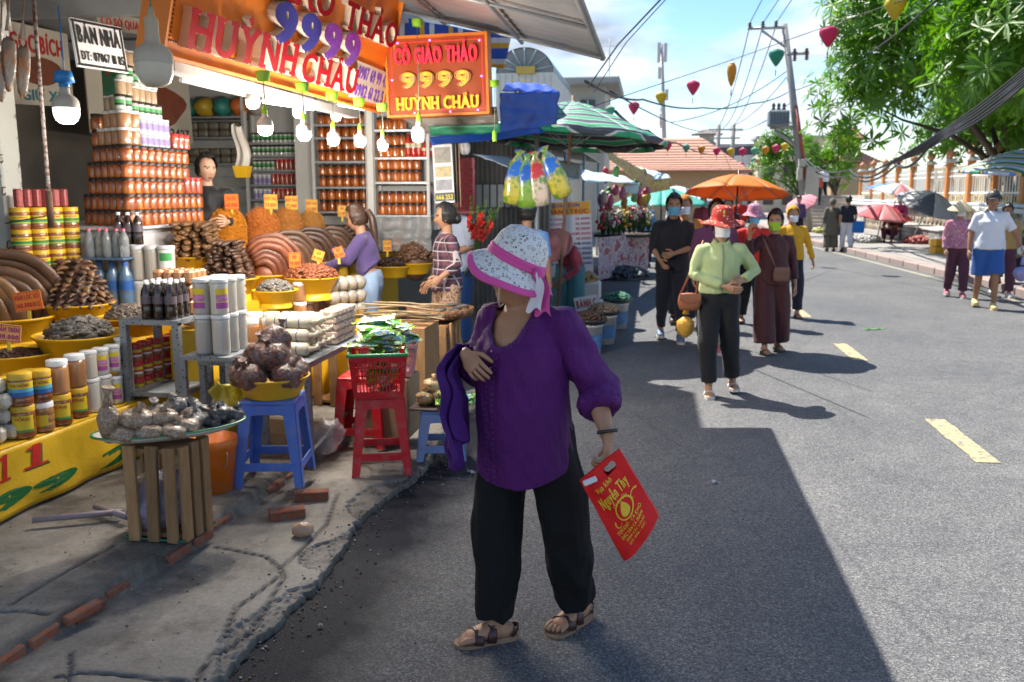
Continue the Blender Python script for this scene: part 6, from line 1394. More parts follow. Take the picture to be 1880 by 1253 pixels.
def step(name,label,a,b_,dep,z0,z1,mat,drape=True):
 d=(b_-a);d.z=0;d.normalize();n=V(-d.y,d.x,0);t=thing(name,label,'counter');q=[a,b_,b_+n*dep,a+n*dep];m=MB()
 m.add([(p.x,p.y,z0)for p in q]+[(p.x,p.y,z1)for p in q],[(3,2,1,0),(4,5,6,7)]+[(i,(i+1)%4,4+(i+1)%4,4+i)for i in range(4)]);m.build('block',mat,t)
 m=MB();m.grid(lambda u,v:lerp(a,b_,u)-n*(.012+.012*v*(1+math.sin(u*30)))+V(0,0,z1+.004-lerp(a,b_,u).z-v*(z1-z0)*.8),50,4);m.build('cloth_drop',MYCL,t);return t
step('display_step','yellow-draped display step under the front fish basins',V(-2.98,6.2,0),V(-2.75,9.6,0),.62,.12,.86,MYCL)
step('display_step','yellow-draped upper display step under the orange mounds',V(-3.62,7.2,0),V(-3.3,9.6,0),.7,.12,1.02,MYCL)
MFLOSS=lambda n,c0,c1:pat(n,lambda b:(b.set(b.mix(b.noise(70,4,.7),c0,c1),.6),b.bump(b.noise(90,4,.8),.9,.02)))
def mound(px,pyb,d,wpx,hpx,mat,label):
 c=AD(px,pyb,d);r=wpx/2*d/FPX;h=hpx*d/FPX;m=MB()
 m.lathe([(r*.8,0),(r,h*.12),(r*1.0,h*.45),(r*.88,h*.72),(r*.6,h*.92),(r*.25,h*.99),(0,h)],28,fx=lambda a,R_,z:(R_*(1+.04*noise.noise((math.cos(a)*2,math.sin(a)*2,z*9))),z))
 for i in range(1500):
  a=RND.uniform(0,2*PI);v=RND.random();R_=r*(1.0 if v<.5 else math.sqrt(max(0,1-((v-.5)/.5)**2.2)));z=h*v;p=V(R_*math.cos(a),R_*math.sin(a),z);ph=RND.uniform(0,6.28);t=V(-math.sin(a),math.cos(a),0)*math.cos(ph)+V(0,0,math.sin(ph));L=.022;nn=V(math.cos(a),math.sin(a),.4)
  m.tube([p-t*L,p+nn*.007,p+t*L],[.0016,.003,.0014],4)
 o=m.build('floss_mound',mat,None,c);tag(o,label,'fish floss');return c
o1=mound(420,456,7.75,64,72,MFLOSS('orange_floss',(.62,.17,.004),(.82,.34,.015)),'bright orange smooth mound of shredded papaya, nearest the shopkeeper')
o2=mound(482,454,8.0,62,70,MFLOSS('red_orange_floss',(.5,.1,.008),(.78,.28,.05)),'reddish orange mound of shreds, second in the row')
o3=mound(530,449,8.5,52,66,MFLOSS('pale_orange_floss',(.55,.15,.015),(.82,.38,.09)),'pale orange mound of shreds, third in the row')
o4=mound(573,446,8.9,46,58,MFLOSS('peach_floss',(.58,.2,.025),(.85,.44,.12)),'peach mound of shreds, last in the row')
for p,r,lb in((o1,.19,'first'),(o2,.19,'second'),(o3,.17,'third'),(o4,.17,'last')):
 s=r/.25;o=obj('basin',BME,None,(p.x,p.y,p.z-.11*s),0,s);tag(o,'yellow basin under the %s orange mound'%lb,'basin','yellow basins of dried fish');hz=p.z-.11*s-1.02
 if hz>.03:u=MB();u.lathe([(r*.75,0),(r*.7,hz),(0,hz)],24);q=u.build('plastic_tub',MYEL,None,(p.x,p.y,1.022));tag(q,'upturned yellow tub under the %s orange mound'%lb,'tub')
for px,py,d,l1,l2,m_,lb in((425,371,7.6,'ĐU ĐỦ','60.000',MTAGO,'first'),(497,371,7.9,'MẮM THÁI','70.000',MTAGY,'second'),(535,373,8.4,'MẮM THÁI','72.000',MTAGY,'third'),(572,379,8.8,'MẮM THÁI','60.000',MTAGY,'last')):
 tag_card(px,py,d,.115,.13,(l1,l2),'price card standing on the %s orange mound'%lb,m_)
tag_card(628,388,9.0,.085,.11,('MẮM','75.000'),'small yellow price card beside the ponytailed shopper',MTAGY)
def bs(px,py,d,r,lb):
 c=AD(px,py,d);s=r/.25;o=obj('basin',BME,None,(c.x,c.y,c.z-.14*s),RND.uniform(0,6),s);tag(o,lb,'basin','yellow basins of dried fish');hz=c.z-.14*s-.862
 if hz>.03:u=MB();u.lathe([(r*.72,0),(r*.68,hz),(0,hz)],24);q=u.build('plastic_tub',MYEL,None,(c.x,c.y,.864));tag(q,'upturned yellow tub below the '+lb.replace('yellow ','',1),'tub')
 return c
c=bs(363,470,7.0,.2,'yellow basin of folded amber fillets against the cabinet');stack_heap(c-V(0,0,.02),.26,.2,11,4,MF_AM,'folded amber fillet in the layered stack by the cabinet',.2,.8,.026,.2,.075)
c=bs(421,510,6.75,.22,'yellow basin under the tall dark stack of fillets');stack_heap(c-V(0,0,.03),.27,.22,13,4,MF_DK,'dark brown fillet in the tall tapering stack',.15,.5,.0235,.17,.06)
c=bs(490,503,7.1,.2,'yellow basin of red arched fillets');arc_heap(c-V(0,0,.0),8,.36,.06,2.3,MF_RD,'red dried fillet arched in the middle basin',1.2)
c=bs(528,490,7.5,.2,'yellow basin of pale brown arched fillets');arc_heap(c,8,.34,.055,2.3,MF_BR,'pale brown fillet arched beside the red ones',1.2)
c=bs(566,480,7.9,.2,'yellow basin of grey-brown arched fillets');arc_heap(c,8,.34,.055,2.3,MF_DK,'grey-brown fillet arched past the pale ones',1.2)
c=bs(610,468,8.3,.2,'yellow basin of streaked fillets near the shopper');arc_heap(c,7,.34,.055,2.3,MF_BR,'streaked fillet arched near the ponytailed shopper',1.2)
c=bs(650,462,8.7,.2,'yellow basin of dark fillets behind the shopper');arc_heap(c,7,.34,.055,2.3,MF_DK,'dark fillet arched behind the ponytailed shopper',1.2)
c=bs(505,532,6.5,.165,'small yellow basin of speckled grey fish');bit_heap(c-V(0,0,.03),.125,.1,420,MF_GR,'heap of speckled grey fish pieces in the small basin','dried fish',.035,True,.32)
c=bs(572,508,7.0,.22,'yellow basin of glossy red chilli fish');bit_heap(c-V(0,0,.02),.2,.11,600,fish_mat('chilli_fish',(.1,.015,.006),(.24,.04,.012),(.4,.12,.03)),'heap of glossy red chilli fish in the basin','chilli fish',.05)
tag_card(541,478,6.9,.085,.115,('MẮM','90.000'),'orange price card in the red chilli fish',MTAGO);tag_card(584,470,7.2,.085,.09,('MẮM','80.000'),'tilted yellow price card among the arched fillets',MTAGY,.35);tag_card(622,464,7.4,.08,.09,('MẮM','85.000'),'orange price card by the shopper’s hand',MTAGO,-.3)
for px,py,d,r,lb,mt,hl in((600,432,9.2,.16,'yellow basin of mixed chilli pieces behind the peach mound',MF_RD,'heap of mixed chilli fish pieces'),(640,428,9.4,.15,'yellow basin of pale bits beside the shopper',MF_AM,'heap of pale fish bits'),(720,488,8.9,.2,'yellow basin of dark bits behind the plaid woman',MF_DK,'heap of dark fish bits'),(755,480,9.3,.19,'yellow basin of brown pieces behind the plaid woman',MF_BR,'heap of brown fish pieces')):
 c=bs(px,py,d,r,lb);bit_heap(c-V(0,0,.02),r*.8,.1,300,mt,hl+' in a basin','dried fish',.04)
for px,py,d,R_,lb in((703,452,9.5,.19,'dark dried fish heap beside the shelves'),(762,470,9.0,.2,'brown split fish heap behind the plaid woman')):
 c=bs(px,py+12,d,R_,'yellow basin below the '+lb);bit_heap(c,R_*.85,R_*1.05,350,MF_BR,lb,'dried fish',.07,True,.3)
for px,py,d,m_,n_ in((711,452,8.7,MTAGY,'yellow'),(729,447,9.0,MTAGO,'orange')):tag_card(px,py,d,.08,.11,('CÁ KHÔ','90.000'),n_+' price card between the far heaps',m_)
def shelving(label,x0,x1,y,zs,depth=.22,posts=True):
 t=thing('shelf_unit',label,'shelves',(0,0,0))
 for z in zs:m=MB();m.box(((x0+x1)/2,y+depth/2,z-.012),(x1-x0,depth,.022));m.build('shelf_board',MSTEEL,t)
 for x in(x0,x1):
  for dy in(0,depth):m=MB();m.box((x,y+dy,(zs[0]+zs[-1])/2+.1),(.03,.03,zs[-1]-zs[0]+.5));m.build('upright',MWPOST,t)
 m=MB();m.box(((x0+x1)/2,y+depth+.03,(zs[0]+zs[-1])/2+.15),(x1-x0+.1,.02,zs[-1]-zs[0]+.6));m.build('back_panel',M('shelf_back',(.42,.41,.4),.7,var=.15),t);return t
def shelf_px(x0,x1,ys_,Y):
 P=[AY((x0+x1)/2,y,Y).z for y in ys_];return AY(x0,330,Y).x,AY(x1,330,Y).x,sorted(P)
SG='orange pickle jars on the open shelves'
x0,x1,zs=shelf_px(688,788,(395,334,289,238),8.75);shelving('open steel shelves of orange pickle jars beside the glowing sign',x0,x1,8.72,zs)
for si,z in enumerate(zs):
 n=7 if si!=1 else 6
 for l in range(2 if si<3 else 1):
  for i in range(n if si!=3 else 4):
   if si==2 and i>3:continue
   J(K_PICK,V(x0+.06+(x1-x0-.12)*i/6,8.8+.0,z+.002+.1165*l),'orange pickle jar on the %s shelf beside the glowing sign'%('lowest','second','third','top')[si],SG,None,(.95,.95,1))
for i in range(5):J(K_CHI,V(x0+.34+.055*i,8.78,zs[2]+.002),'red chilli sauce bottle on the third shelf','chilli sauce bottles',None,(.95,.95,1.1)if i<3 else(.95,.95,.72))
x0,x1,zs=shelf_px(578,676,(388,343,296,252,228),9.3);shelving('open steel shelves of orange pickle jars behind the hanging bulbs',x0,x1,9.28,zs)
for si,z in enumerate(zs):
 for l in range(2 if si<3 else 1):
  for i in range(6):J(K_PICK,V(x0+.07+(x1-x0-.14)*i/5,9.36,z+.002+.1165*l),'orange pickle jar on the %s shelf behind the bulbs'%('lowest','second','third','fourth','top')[si],SG,None,(.95,.95,1))
m=MB();a=AY(681,300,8.7);m.box((a.x,a.y,1.75),(.06,.06,3.0));o=m.build('white_upright',MWPOST);tag(o,'white square post between the two sets of pickle shelves','post')
a=AY(562,300,9.6);m=MB();m.box((a.x,a.y,1.7),(.2,.12,3.0));o=m.build('white_pier',MWPOST);tag(o,'white pier beside the cans and bulbs','pier')
x0,x1,zs=shelf_px(456,554,(366,339,312,285,262),9.9);shelving('back shelves of green cans and red jars',x0,x1,9.88,zs)
n=11
for si,z in enumerate(zs):
 for i in range(n):
  rj=(si<2 and i>3)or(si==2 and i>4);p=V(x0+.06+(x1-x0-.1)*i/(n-1),9.96,z+.001)
  J(K_REDJ if rj else(K_CANV if si<2 else K_CANG),p,('red jar' if rj else 'small can')+' on the %s back shelf'%('lowest','second','third','fourth','top')[si],'cans and jars on the back shelves',None,(.72,.72,1.05))
x0,x1,zs=shelf_px(322,452,(300,252,214),10.0);shelving('dim grey back shelves with wrapped bundles',x0,x1,9.98,zs,.3)
MBUN=M('bundle_wrap',(.25,.22,.17),.5,var=.5,vs=12,bump=.6,bs=30,rv=.4)
for si,z in enumerate(zs[:2]):
 for i in range(6):
  for l in range(2):o=MB().box((0,0,.04),(.12,.13,.085),bev=.02).build('wrapped_bundle',MBUN,None,(x0+.1+.13*i,10.08,z+.002+.088*l));tag(o,'small wrapped bundle on the %s dim back shelf'%('lower','upper')[si],'bundle','wrapped bundles on the dim shelves')
for i,(c_,nm)in enumerate((((.02,.22,.2),'teal'),((.45,.3,.03),'mustard'),((.03,.2,.16),'green'),((.5,.14,.03),'orange'),((.45,.42,.4),'grey'))):
 m=MB();m.ball((0,0,.1),(.12,.14,.11),14,9,fn=lambda d:1+.25*noise.noise(d*2.5+V(i,0,0)));o=m.build('stuffed_sack',M('sack_'+nm,c_,.5,var=.4,vs=9,bump=.4),None,(x0+.15+.22*i,10.1,zs[2]+.01));tag(o,nm+' stuffed plastic sack on the top back shelf','sack')
c=AD(445,305,8.6);t=thing('hanging_basket','yellow basket with white bags hanging behind the mounds','basket',tuple(c));m=MB();m.add([(sx*.07*k,sy*.05*k,z)for k,z in((.8,-.11),(1.1,0))for sx,sy in((-1,-1),(1,-1),(1,1),(-1,1))],[(0,1,5,4),(1,2,6,5),(2,3,7,6),(3,0,4,7),(0,3,2,1)]);m.build('basket',MYEL,t)
m=MB();m.grid(lambda u,v:(lerp(-.07,.08,u)*(1-.3*v)+.03*math.sin(v*5),-.03+.02*math.sin(u*9),-.02+.4*v+.02*math.sin(u*7)),10,14);m.build('bag',M('milky_bag',(.55,.5,.44),.4,var=.2,bump=.5,bs=20),t)
cloth_panel('plastic_sheet','crumpled clear plastic sheet hanging below the pickle shelves','plastic sheet',quad([AY(690,398,8.68),AY(792,398,8.68),AY(792,462,8.68),AY(690,462,8.68)],0,.04,6),24,14,pat('cloudy_plastic',lambda b:(b.set((.5,.5,.5),.2,alpha=.35,spec=.6),b.bump(b.noise(14,5),.9,.02))),.001)
def slotted(m,a,b_,w_=.035,th=.004):
 a,b_=Vector(a),Vector(b_);m.tube([a,b_],[(w_/2,th)]*2,4,sm=False)
MSLOT=pat('slotted_angle',lambda b:(b.set(b.mix(b.ramp(b.vor(42),[(.2,(1,1,1)),(.24,(0,0,0))]),b.mix(b.noise(9,4),(.16,.18,.2),(.27,.29,.31)),(.02,.02,.02)),.5,metal=.3)))
rk=thing('slotted_rack','tall slotted-steel rack carrying dark bottles and brown packets','rack');A_=AX(378,578,-2.72);zt=A_.z
for(x,y)in((-2.72,A_.y),(-3.05,A_.y),(-2.72,A_.y-.36),(-3.05,A_.y-.36)):m=MB();m.box((x,y,(zt+.1)/2),(.04,.04,zt-.1));m.build('leg',MSLOT,rk)
m=MB();m.box((-2.885,A_.y-.18,zt),(.37,.4,.03));m.build('shelf_board',MSLOT,rk);m=MB();m.box((-2.885,A_.y-.18,.5),(.36,.38,.025));m.build('shelf_board',MSLOT,rk)
for i in range(9):J(K_SOY,V(-2.76-.075*(i//3),A_.y-.335+.072*(i%3),zt+.016),'dark sauce bottle on the slotted-steel rack','dark sauce bottles',.4,.95)
pk=MB().box((0,0,.045),(.06,.065,.09),bev=.018).mesh('brown_packet',M('sugar_packet',(.42,.2,.09),.35,var=.2,vs=12,bump=.4,rv=.15))
for l in range(3):
 for i in range(12):o=obj('brown_packet',pk,None,(-2.75-.066*(i//3),A_.y-.12+.068*(i%3),zt+.016+.0905*l));tag(o,'light brown sugar packet stacked on the slotted rack','packet','brown packets on the slotted rack')
fpk=MB().box((0,0,.022),(.11,.075,.044),bev=.012).mesh('film_packet',pat('film_packet',lambda b:(b.set(b.mix(b.noise(25,4),(.3,.2,.15),(.62,.55,.5)),.25,coat=.8),b.bump(b.noise(35,4),.5,.008))))
B_=AX(560,575,-2.5)
for l in range(5):
 for i in range(9):o=obj('film_packet',fpk,None,(-2.86,A_.y+.08+.082*i,zt-.08+.0455*l),(0,0,RND.uniform(-.08,.08)));tag(o,'film-wrapped pinkish packet in the long neat stack','packet','film-wrapped packets in the long stack')
m=MB();m.box((-2.86,A_.y+.41,(zt-.1+.1)/2),(.2,.86,zt-.2));o=m.build('packet_stand',MYCL);tag(o,'yellow-covered block under the long packet stack','block')
q0=AX(384,648,-2.5);m=MB();m.box((-2.46,q0.y+.12,q0.z-.012),(.3,.5,.022));o=m.build('rack_shelf',MSLOT);tag(o,'slotted-steel shelf under the tall white tubs','shelf')
for dx,dy in((-.14,-.11),(.13,-.11),(-.14,.35),(.13,.35)):x=MB();x.box((-2.46+dx,q0.y+dy,(q0.z-.024+.1)/2),(.03,.03,q0.z-.125));x.build('leg',MSLOT,o)
for i in range(6):
 for l in range(2):J(K_TUBEW if l==0 else(K_TUBE,K_TUBEL)[i%3==0],V(-2.4-.105*(i//3),q0.y-.04+.11*(i%3),q0.z+.001+.23*l),'tall pale tub in the %s layer on the low rack shelf'%('lower','upper')[l],'tall tubs on the low rack',None,(1.0,1.0,1.14)if l==0 else(1.04,1.04,1.2))
T0,T1,TZ=4.95,6.0,.70;TX=-1.98
tb_=thing('slotted_table','slotted-steel table of rice paper rolls behind the stools','table')
m=MB();m.box((TX-.33,(T0+T1)/2,TZ-.02),(.7,T1-T0,.035));m.build('table_top',MSLOT,tb_)
for x in(TX,TX-.66):
 for y in(T0+.02,T1-.02):m=MB();m.box((x,y,(TZ-.04+.1)/2),(.035,.035,TZ-.14));m.build('leg',MSLOT,tb_)
m=MB();slotted(m,(TX+.01,T0,.16),(TX+.01,T1,.28));m.build('brace',MSLOT,tb_)
MROLL=pat('noodle_roll',lambda b:(b.set(b.mix(b.noise(20,4,vec=b.map((1,8,8))),(.42,.36,.26),(.62,.56,.44)),.3,coat=.7),b.bump(b.noise(30,4,vec=b.map((1,8,8))),.5,.008)))
rm=MB();rm.tube([(-.15,0,0),(-.13,0,0),(.13,0,0),(.15,0,0)],[.03,.042,.042,.02],12);rm.tube([(.14,0,0),(.19,0,.01),(.21,.01,.02)],[.02,.012,.024],8);rme=rm.mesh('noodle_roll',MROLL);tie=MB().lathe([(.0435,-.003),(.0435,.003)],14,mat=Matrix.Rotation(PI/2,4,'Y')).mesh('tie',M('blue_tie',(.04,.07,.14),.5))
for l,n in enumerate((5,4,3)):
 for i in range(n):
  o=obj('noodle_roll',rme,None,(TX-.2+RND.uniform(-.02,.02),T0+.18+.088*i+.044*l,TZ+.045+.075*l),(0,0,RND.uniform(-.06,.06)-.1));tag(o,'clear-wrapped roll of pale noodles with dark ties','noodle roll','noodle rolls on the slotted table')
  for dx in(-.08,0,.08):obj('tie',tie,o,(dx,0,0))
for l in range(5):
 for i in range(5):o=obj('film_packet',fpk,None,(TX-.08-.0*l,T1-.42+.082*i,TZ+.002+.0455*l),(0,0,RND.uniform(-.08,.08)),(1.1,1,1));tag(o,'film-wrapped pinkish packet at the far end of the slotted table','packet','film-wrapped packets on the slotted table')
for i,(x,y)in enumerate(((460,612),(497,606),(530,600))):p=AD(x,y,5.75);J(K_PEAN,V(p.x,p.y,TZ+.001+.0),'white-lidded peanut jar standing behind the noodle rolls','peanut jars on the slotted table',None,(1.1,1.1,1.15))
for i in range(4):p=AD(468+32*i,598,6.05);J(K_PEAN,V(p.x,p.y,TZ+.001),'white-lidded peanut jar in the second row behind the noodle rolls','peanut jars on the slotted table',None,(1.1,1.1,1.15))
p0=AD(552,590,6.9)
for l in range(2):
 for i in range(5):J(K_BRWN,V(p0.x+.015*i,p0.y+.105*i,p0.z+.153*l),'white-lidded brown jar in the double row beside the chilli fish','brown jars in the double row',None)
m=MB();m.box((p0.x,p0.y+.2,(p0.z+.12)/2),(.16,.6,p0.z-.13));o=m.build('jar_plinth',MYCL);tag(o,'yellow-covered plinth under the double row of brown jars','plinth')
for l in range(3):
 for i in range(4):
  p=AD(612+16*i,585-2*i,7.1+.1*i);m=MB();m.ball((0,0,.06),(.065,.07,.062),12,8,fn=lambda d:1+.12*noise.noise(d*3+V(l,i,0)));o=m.build('wrapped_bundle',M('pale_bundle',(.38,.33,.27),.3,coat=.6,var=.35,vs=14,bump=.5,bs=30,rv=.2),None,(p.x,p.y,p.z+.105*l));tag(o,'greyish wrapped bundle stacked beside the ponytailed shopper','bundle','greyish bundles by the shopper')
p=AD(632,588,7.25);m=MB();m.box((p.x,p.y,(p.z+.1)/2),(.5,.35,p.z-.105));o=m.build('bundle_plinth',MYCL);tag(o,'yellow-covered plinth beside the ponytailed shopper','plinth')
def plastic(name,c,wear=.4):return pat(name,lambda b:(b.set(b.mix(b.ramp(b.noise(14,6,.7),[(.5,(0,0,0)),(.75,(wear,)*3)]),b.mix(b.noise(3,4),hsv(c,-.2),hsv(c,.1)),(.3,.27,.25)),b.ramp(b.noise(25,4),[(.3,(.28,)*3),(.7,(.5,)*3)]),spec=.5)))
MSB=plastic('blue_stool',(.075,.17,.58));MSR=plastic('red_stool',(.62,.012,.02));MSB2=plastic('worn_blue_stool',(.2,.3,.58),.7)
def stool(label,c,rz,w_,h,mat,brace=.24):
 t=thing('plastic_stool',label,'stool',tuple(c),rz);a=w_/2*.8;b_=w_/2
 m=MB();m.box((0,0,h-.012),(2*a,2*a,.024),bev=.01);m.build('seat',mat,t)
 def P(s,z):return lerp(b_,a,z/h)*s
 lw=.062
 for sx in(-1,1):
  for sy in(-1,1):
   m=MB();z1=h-.02
   for ax in(0,1):
    q=[]
    for z,l in((0,lw*.72),(z1,lw*1.15)):
     X,Y=P(sx,z),P(sy,z);i=(X-sx*l,Y)if ax==0 else(X,Y-sy*l)
     q+=[(X,Y,z),(i[0],i[1],z)]
    th=V(0,-sy*.006,0)if ax==0 else V(-sx*.006,0,0)
    vs=[V(*p)for p in q]+[V(*p)+th for p in q];m.add(vs,[(0,1,3,2),(4,6,7,5),(0,2,6,4),(1,5,7,3),(0,4,5,1),(2,3,7,6)])
   m.build('leg',mat,t)
 for k in range(4):
  R_=Matrix.Rotation(k*PI/2,4,'Z');m=MB();n=10;z0=h-.022;e=a-.004
  up_=[(lerp(-e,e,i/n),z0)for i in range(n+1)];lo=[(lerp(-e*1.01,e*1.01,i/n),z0-.05-.05*abs(2*i/n-1)**4)for i in range(n+1)]
  yy=lambda z:-(lerp(b_,a,z/h)-.0015)
  vs=[(x,yy(z),z)for x,z in up_+lo]+[(x,yy(z)+.006,z)for x,z in up_+lo];N=2*(n+1)
  m.add(vs,[(i,n+1+i,n+2+i,i+1)for i in range(n)]+[(N+i,N+i+1,N+n+2+i,N+n+1+i)for i in range(n)]+[(n+1+i,N+n+1+i,N+n+2+i,n+2+i)for i in range(n)],mat=R_);m.build('apron',mat,t)
  zb=h*brace;x=lerp(b_,a,zb/h)-.004;m=MB();m.box((0,-x,zb),(2*x-.03,.008,.045),mat=R_);m.build('brace',mat,t)
 return t
c=(AZ(528,926,.1)+AZ(414,905,.1)+AZ(580,884,.1))/3;cb_=V(-2.03,4.58,.11);stool('blue plastic stool under the bowl of bagged crabs, one foot on bricks',cb_,.18,.37,.47,MSB)
cr_=V(-1.56,5.04,.05);stool('red plastic stool under the red basket',cr_,.3,.35,.47,MSR);stool('red plastic stool half hidden behind the red basket stool',V(-1.83,5.52,.06),.1,.33,.46,MSR)
c2_=V(-1.265,5.36,.05);stool('low worn blue stool under the tray of sweets',c2_,.2,.31,.31,MSB2)
for i,(px,py,z,rz)in enumerate(((527,946,.055,.5),(572,912,.06,.3))):
 p=AZ(px,py,z);o=obj('loose_brick',bm2,None,(p.x,p.y,z+.005),(0,0,rz+PI/2));tag(o,'loose hollow red brick wedged under the blue stool','brick','loose bricks by the blue stool')
p=AZ(556,975,.07);m=MB();m.ball((0,0,.03),(.055,.04,.038),12,8,fn=lambda d:1+.3*noise.noise(d*2.2));o=m.build('crumpled_bag',M('dirty_bag',(.42,.27,.18),.35,var=.4,vs=20,bump=.6,bs=30),None,(p.x,p.y,.045));tag(o,'small crumpled brown plastic bag beside the loose bricks','litter')
def bagmat(name,c0,c1,c2):return pat(name,lambda b:(b.set(b.mix(b.ramp(b.noise(17,6,.8),[(.54,(0,0,0)),(.66,(.9,.9,.9))]),b.mix(b.ramp(b.vor(75),[(.15,(0,0,0)),(.6,(1,1,1))]),c1,c0),c2),.3,coat=.55,spec=.5),b.bump(b.math('ADD',b.noise(16,6,.75),b.math('MULTIPLY',b.vor(30,feature='DISTANCE_TO_EDGE'),.6)),.9,.022)))
MCRAB=bagmat('bagged_crab',(.06,.02,.014),(.3,.075,.025),(.42,.27,.22));MSHR=bagmat('bagged_shrimp',(.3,.19,.11),(.5,.36,.24),(.6,.5,.4));MDKB=bagmat('bagged_seaweed',(.012,.012,.014),(.05,.05,.055),(.25,.25,.27));MGYB=bagmat('bagged_grey',(.13,.12,.11),(.22,.2,.19),(.42,.4,.38));MFRU=bagmat('bagged_sweets',(.55,.3,.1),(.55,.5,.2),(.75,.68,.55))
def bag_me(mat,sx,sy,sz,seed,knot=True):
 m=MB();m.ball((0,0,sz*.85),(sx,sy,sz),22,15,fn=lambda d:(1+.2*noise.noise(d*2.1+V(seed,0,0))+.07*noise.noise(d*6+V(0,seed,0)))*(.86 if d.z<-.5 else 1)*(1-.3*max(0,d.z)**3))
 if knot:m.tube([(0,0,sz*1.5),(.01,0,sz*1.85),(.02,.01,sz*2.1)],[sx*.3,sx*.12,sx*.3],8)
 return m.mesh('filled_bag',mat)
MFILM=pat('bag_film',lambda b:(b.set((.75,.75,.78),.1,alpha=b.ramp(b.noise(21,6,.8),[(.5,(.02,)*3),(.72,(.3,)*3)]),spec=.9),b.bump(b.noise(17,7,.8),1.0,.03)))
def bags(lst,base,me,label,cat,grp):
 for x,y,z,s,tx,ty in lst:
  q=RND.choice(me);o=obj('filled_bag',q,None,base+V(x,y,z),(tx,ty,RND.uniform(0,6)),s);tag(o,label,cat,grp)
  k=q.name+'_film'
  if k not in MATS:
   f=q.copy();f.materials.clear();f.materials.append(MFILM);MATS[k]=f
   for v in f.vertices:v.co*=1.0;v.co+=v.normal*(.006+.008*noise.noise(v.co*45))
  obj('film',MATS[k],o)
s=.205/.25;bo=obj('basin',BME,None,(cb_.x,cb_.y,cb_.z+.471),0,s);tag(bo,'yellow bowl of bagged crabs on the blue stool','basin')
ms=[bag_me(MCRAB,.082,.074,.09,k)for k in range(4)]
bags([(-.11,-.05,.03,1,.4,-.3),(-.02,-.12,.03,1,.5,0),(.09,-.08,.03,1,.3,.3),(.12,.05,.03,1,0,.4),(-.1,.08,.03,1,-.3,-.2),(.02,.1,.03,1,-.3,0),(-.06,-.03,.12,1.05,.2,-.2),(.05,-.02,.13,1.05,.2,.3),(0,.06,.12,1.0,-.2,0),(-.01,0,.21,1.08,.5,-.5)],V(cb_.x,cb_.y,cb_.z+.5),ms,'clear bag of red-brown salted crab in the bowl on the blue stool','bagged crab','bags of salted crab')
def basket(label,c,rz,w_,d_,h,mat,rim):
 t=thing('lattice_basket',label,'basket',tuple(c),rz);m=MB();k=.86
 def P(x,y,z):s=lerp(k,1,z/h);return V(x*s,y*s,z)
 m.box((0,0,.004),(w_*k,d_*k,.008))
 for ax,L,o_ in((0,w_,d_),(1,d_,w_)):
  for sg in(-1,1):
   n=max(6,int(L/.024));f=(lambda x,z:P(x,sg*o_/2,z))if ax==0 else(lambda x,z:P(sg*o_/2,x,z))
   nn=V(0,-sg,0)if ax==0 else V(-sg,0,0)
   def slab(x0,x1,z0,z1):q=[f(x0,z0),f(x1,z0),f(x1,z1),f(x0,z1)];m.add(q+[p+nn*.004 for p in q],[(0,1,2,3),(7,6,5,4),(0,4,5,1),(1,5,6,2),(2,6,7,3),(3,7,4,0)])
   for z0,z1 in((0,.035),(.08,.088),(.128,.136),(.176,.184),(h-.04,h)):slab(-L/2,L/2,z0,min(z1,h))
   slab(-L/2,-L/2+.03,.03,h-.03);slab(L/2-.03,L/2,.03,h-.03)
   for i in range(1,n):x=lerp(-L/2+.03,L/2-.03,i/n);slab(x-.0035,x+.0035,.03,h-.035)
 m.build('lattice',mat,t);m=MB();e=[(-w_/2,-d_/2),(w_/2,-d_/2),(w_/2,d_/2),(-w_/2,d_/2),(-w_/2,-d_/2)];m.tube([(x,y,h)for x,y in e],.011,8);m.build('rim',rim,t);return t
basket('red lattice basket of green snack packets on the red stool',V(cr_.x-.01,cr_.y+.0,cr_.z+.471),.3,.33,.42,.25,MSR,plastic('green_rim',(.02,.28,.09)))
basket('pale pink lattice basket of green packets behind the red one',V(cr_.x-.1,cr_.y+.55,.52),.2,.36,.34,.2,plastic('pink_basket',(.55,.3,.33)),plastic('pink_basket',(.55,.3,.33)))
MPKG=pat('green_packet',lambda b:(b.set(b.mix(b.ramp(b.noise(11,4,.65),[(.54,(0,0,0)),(.58,(1,1,1))]),b.mix(b.ramp(b.noise(17,3,vec=b.map(loc=(3,1,2))),[(.5,(0,0,0)),(.56,(1,1,1))]),(.04,.3,.02),(.3,.42,.03)),b.ramp(b.noise(26,3,vec=b.map(loc=(1,5,2))),[(.38,(.06,.22,.4)),(.45,(.55,.56,.52)),(.58,(.5,.06,.02)),(.7,(.6,.5,.04))],True)),.2,coat=.8),b.bump(b.noise(24,4),.7,.012)))
def packet_me(mat,L,w_,t_,seed):
 m=MB();n=12
 def f(sg):
  def g(u,v):
   x,y=(u-.5)*L,(v-.5)*w_;k=max(0,1-(abs(u-.5)*2.15)**4)*max(0,1-(abs(v-.5)*2)**3)
   return(x,y*(1-.08*(1-abs(u-.5)*2)),sg*t_/2*k+.006*noise.noise((u*4+seed,v*4,0))+(.008*math.sin(v*30)if abs(u-.5)>.44 else 0))
  return g
 m.grid(f(1),n,8);m.grid(f(-1),n,8);return m.mesh('snack_packet',mat)
PKM=[packet_me(MPKG,.2,.1,.03,k)for k in range(3)]
def packets(base,n,w_,d_,lb,grp,dz=.012):
 for i in range(n):o=obj('snack_packet',RND.choice(PKM),None,base+V(RND.uniform(-w_,w_),RND.uniform(-d_,d_),dz*i),(RND.uniform(-.3,.3),RND.uniform(-.3,.3),RND.uniform(-.6,.9)),RND.uniform(.95,1.15));tag(o,lb,'snack packet',grp)
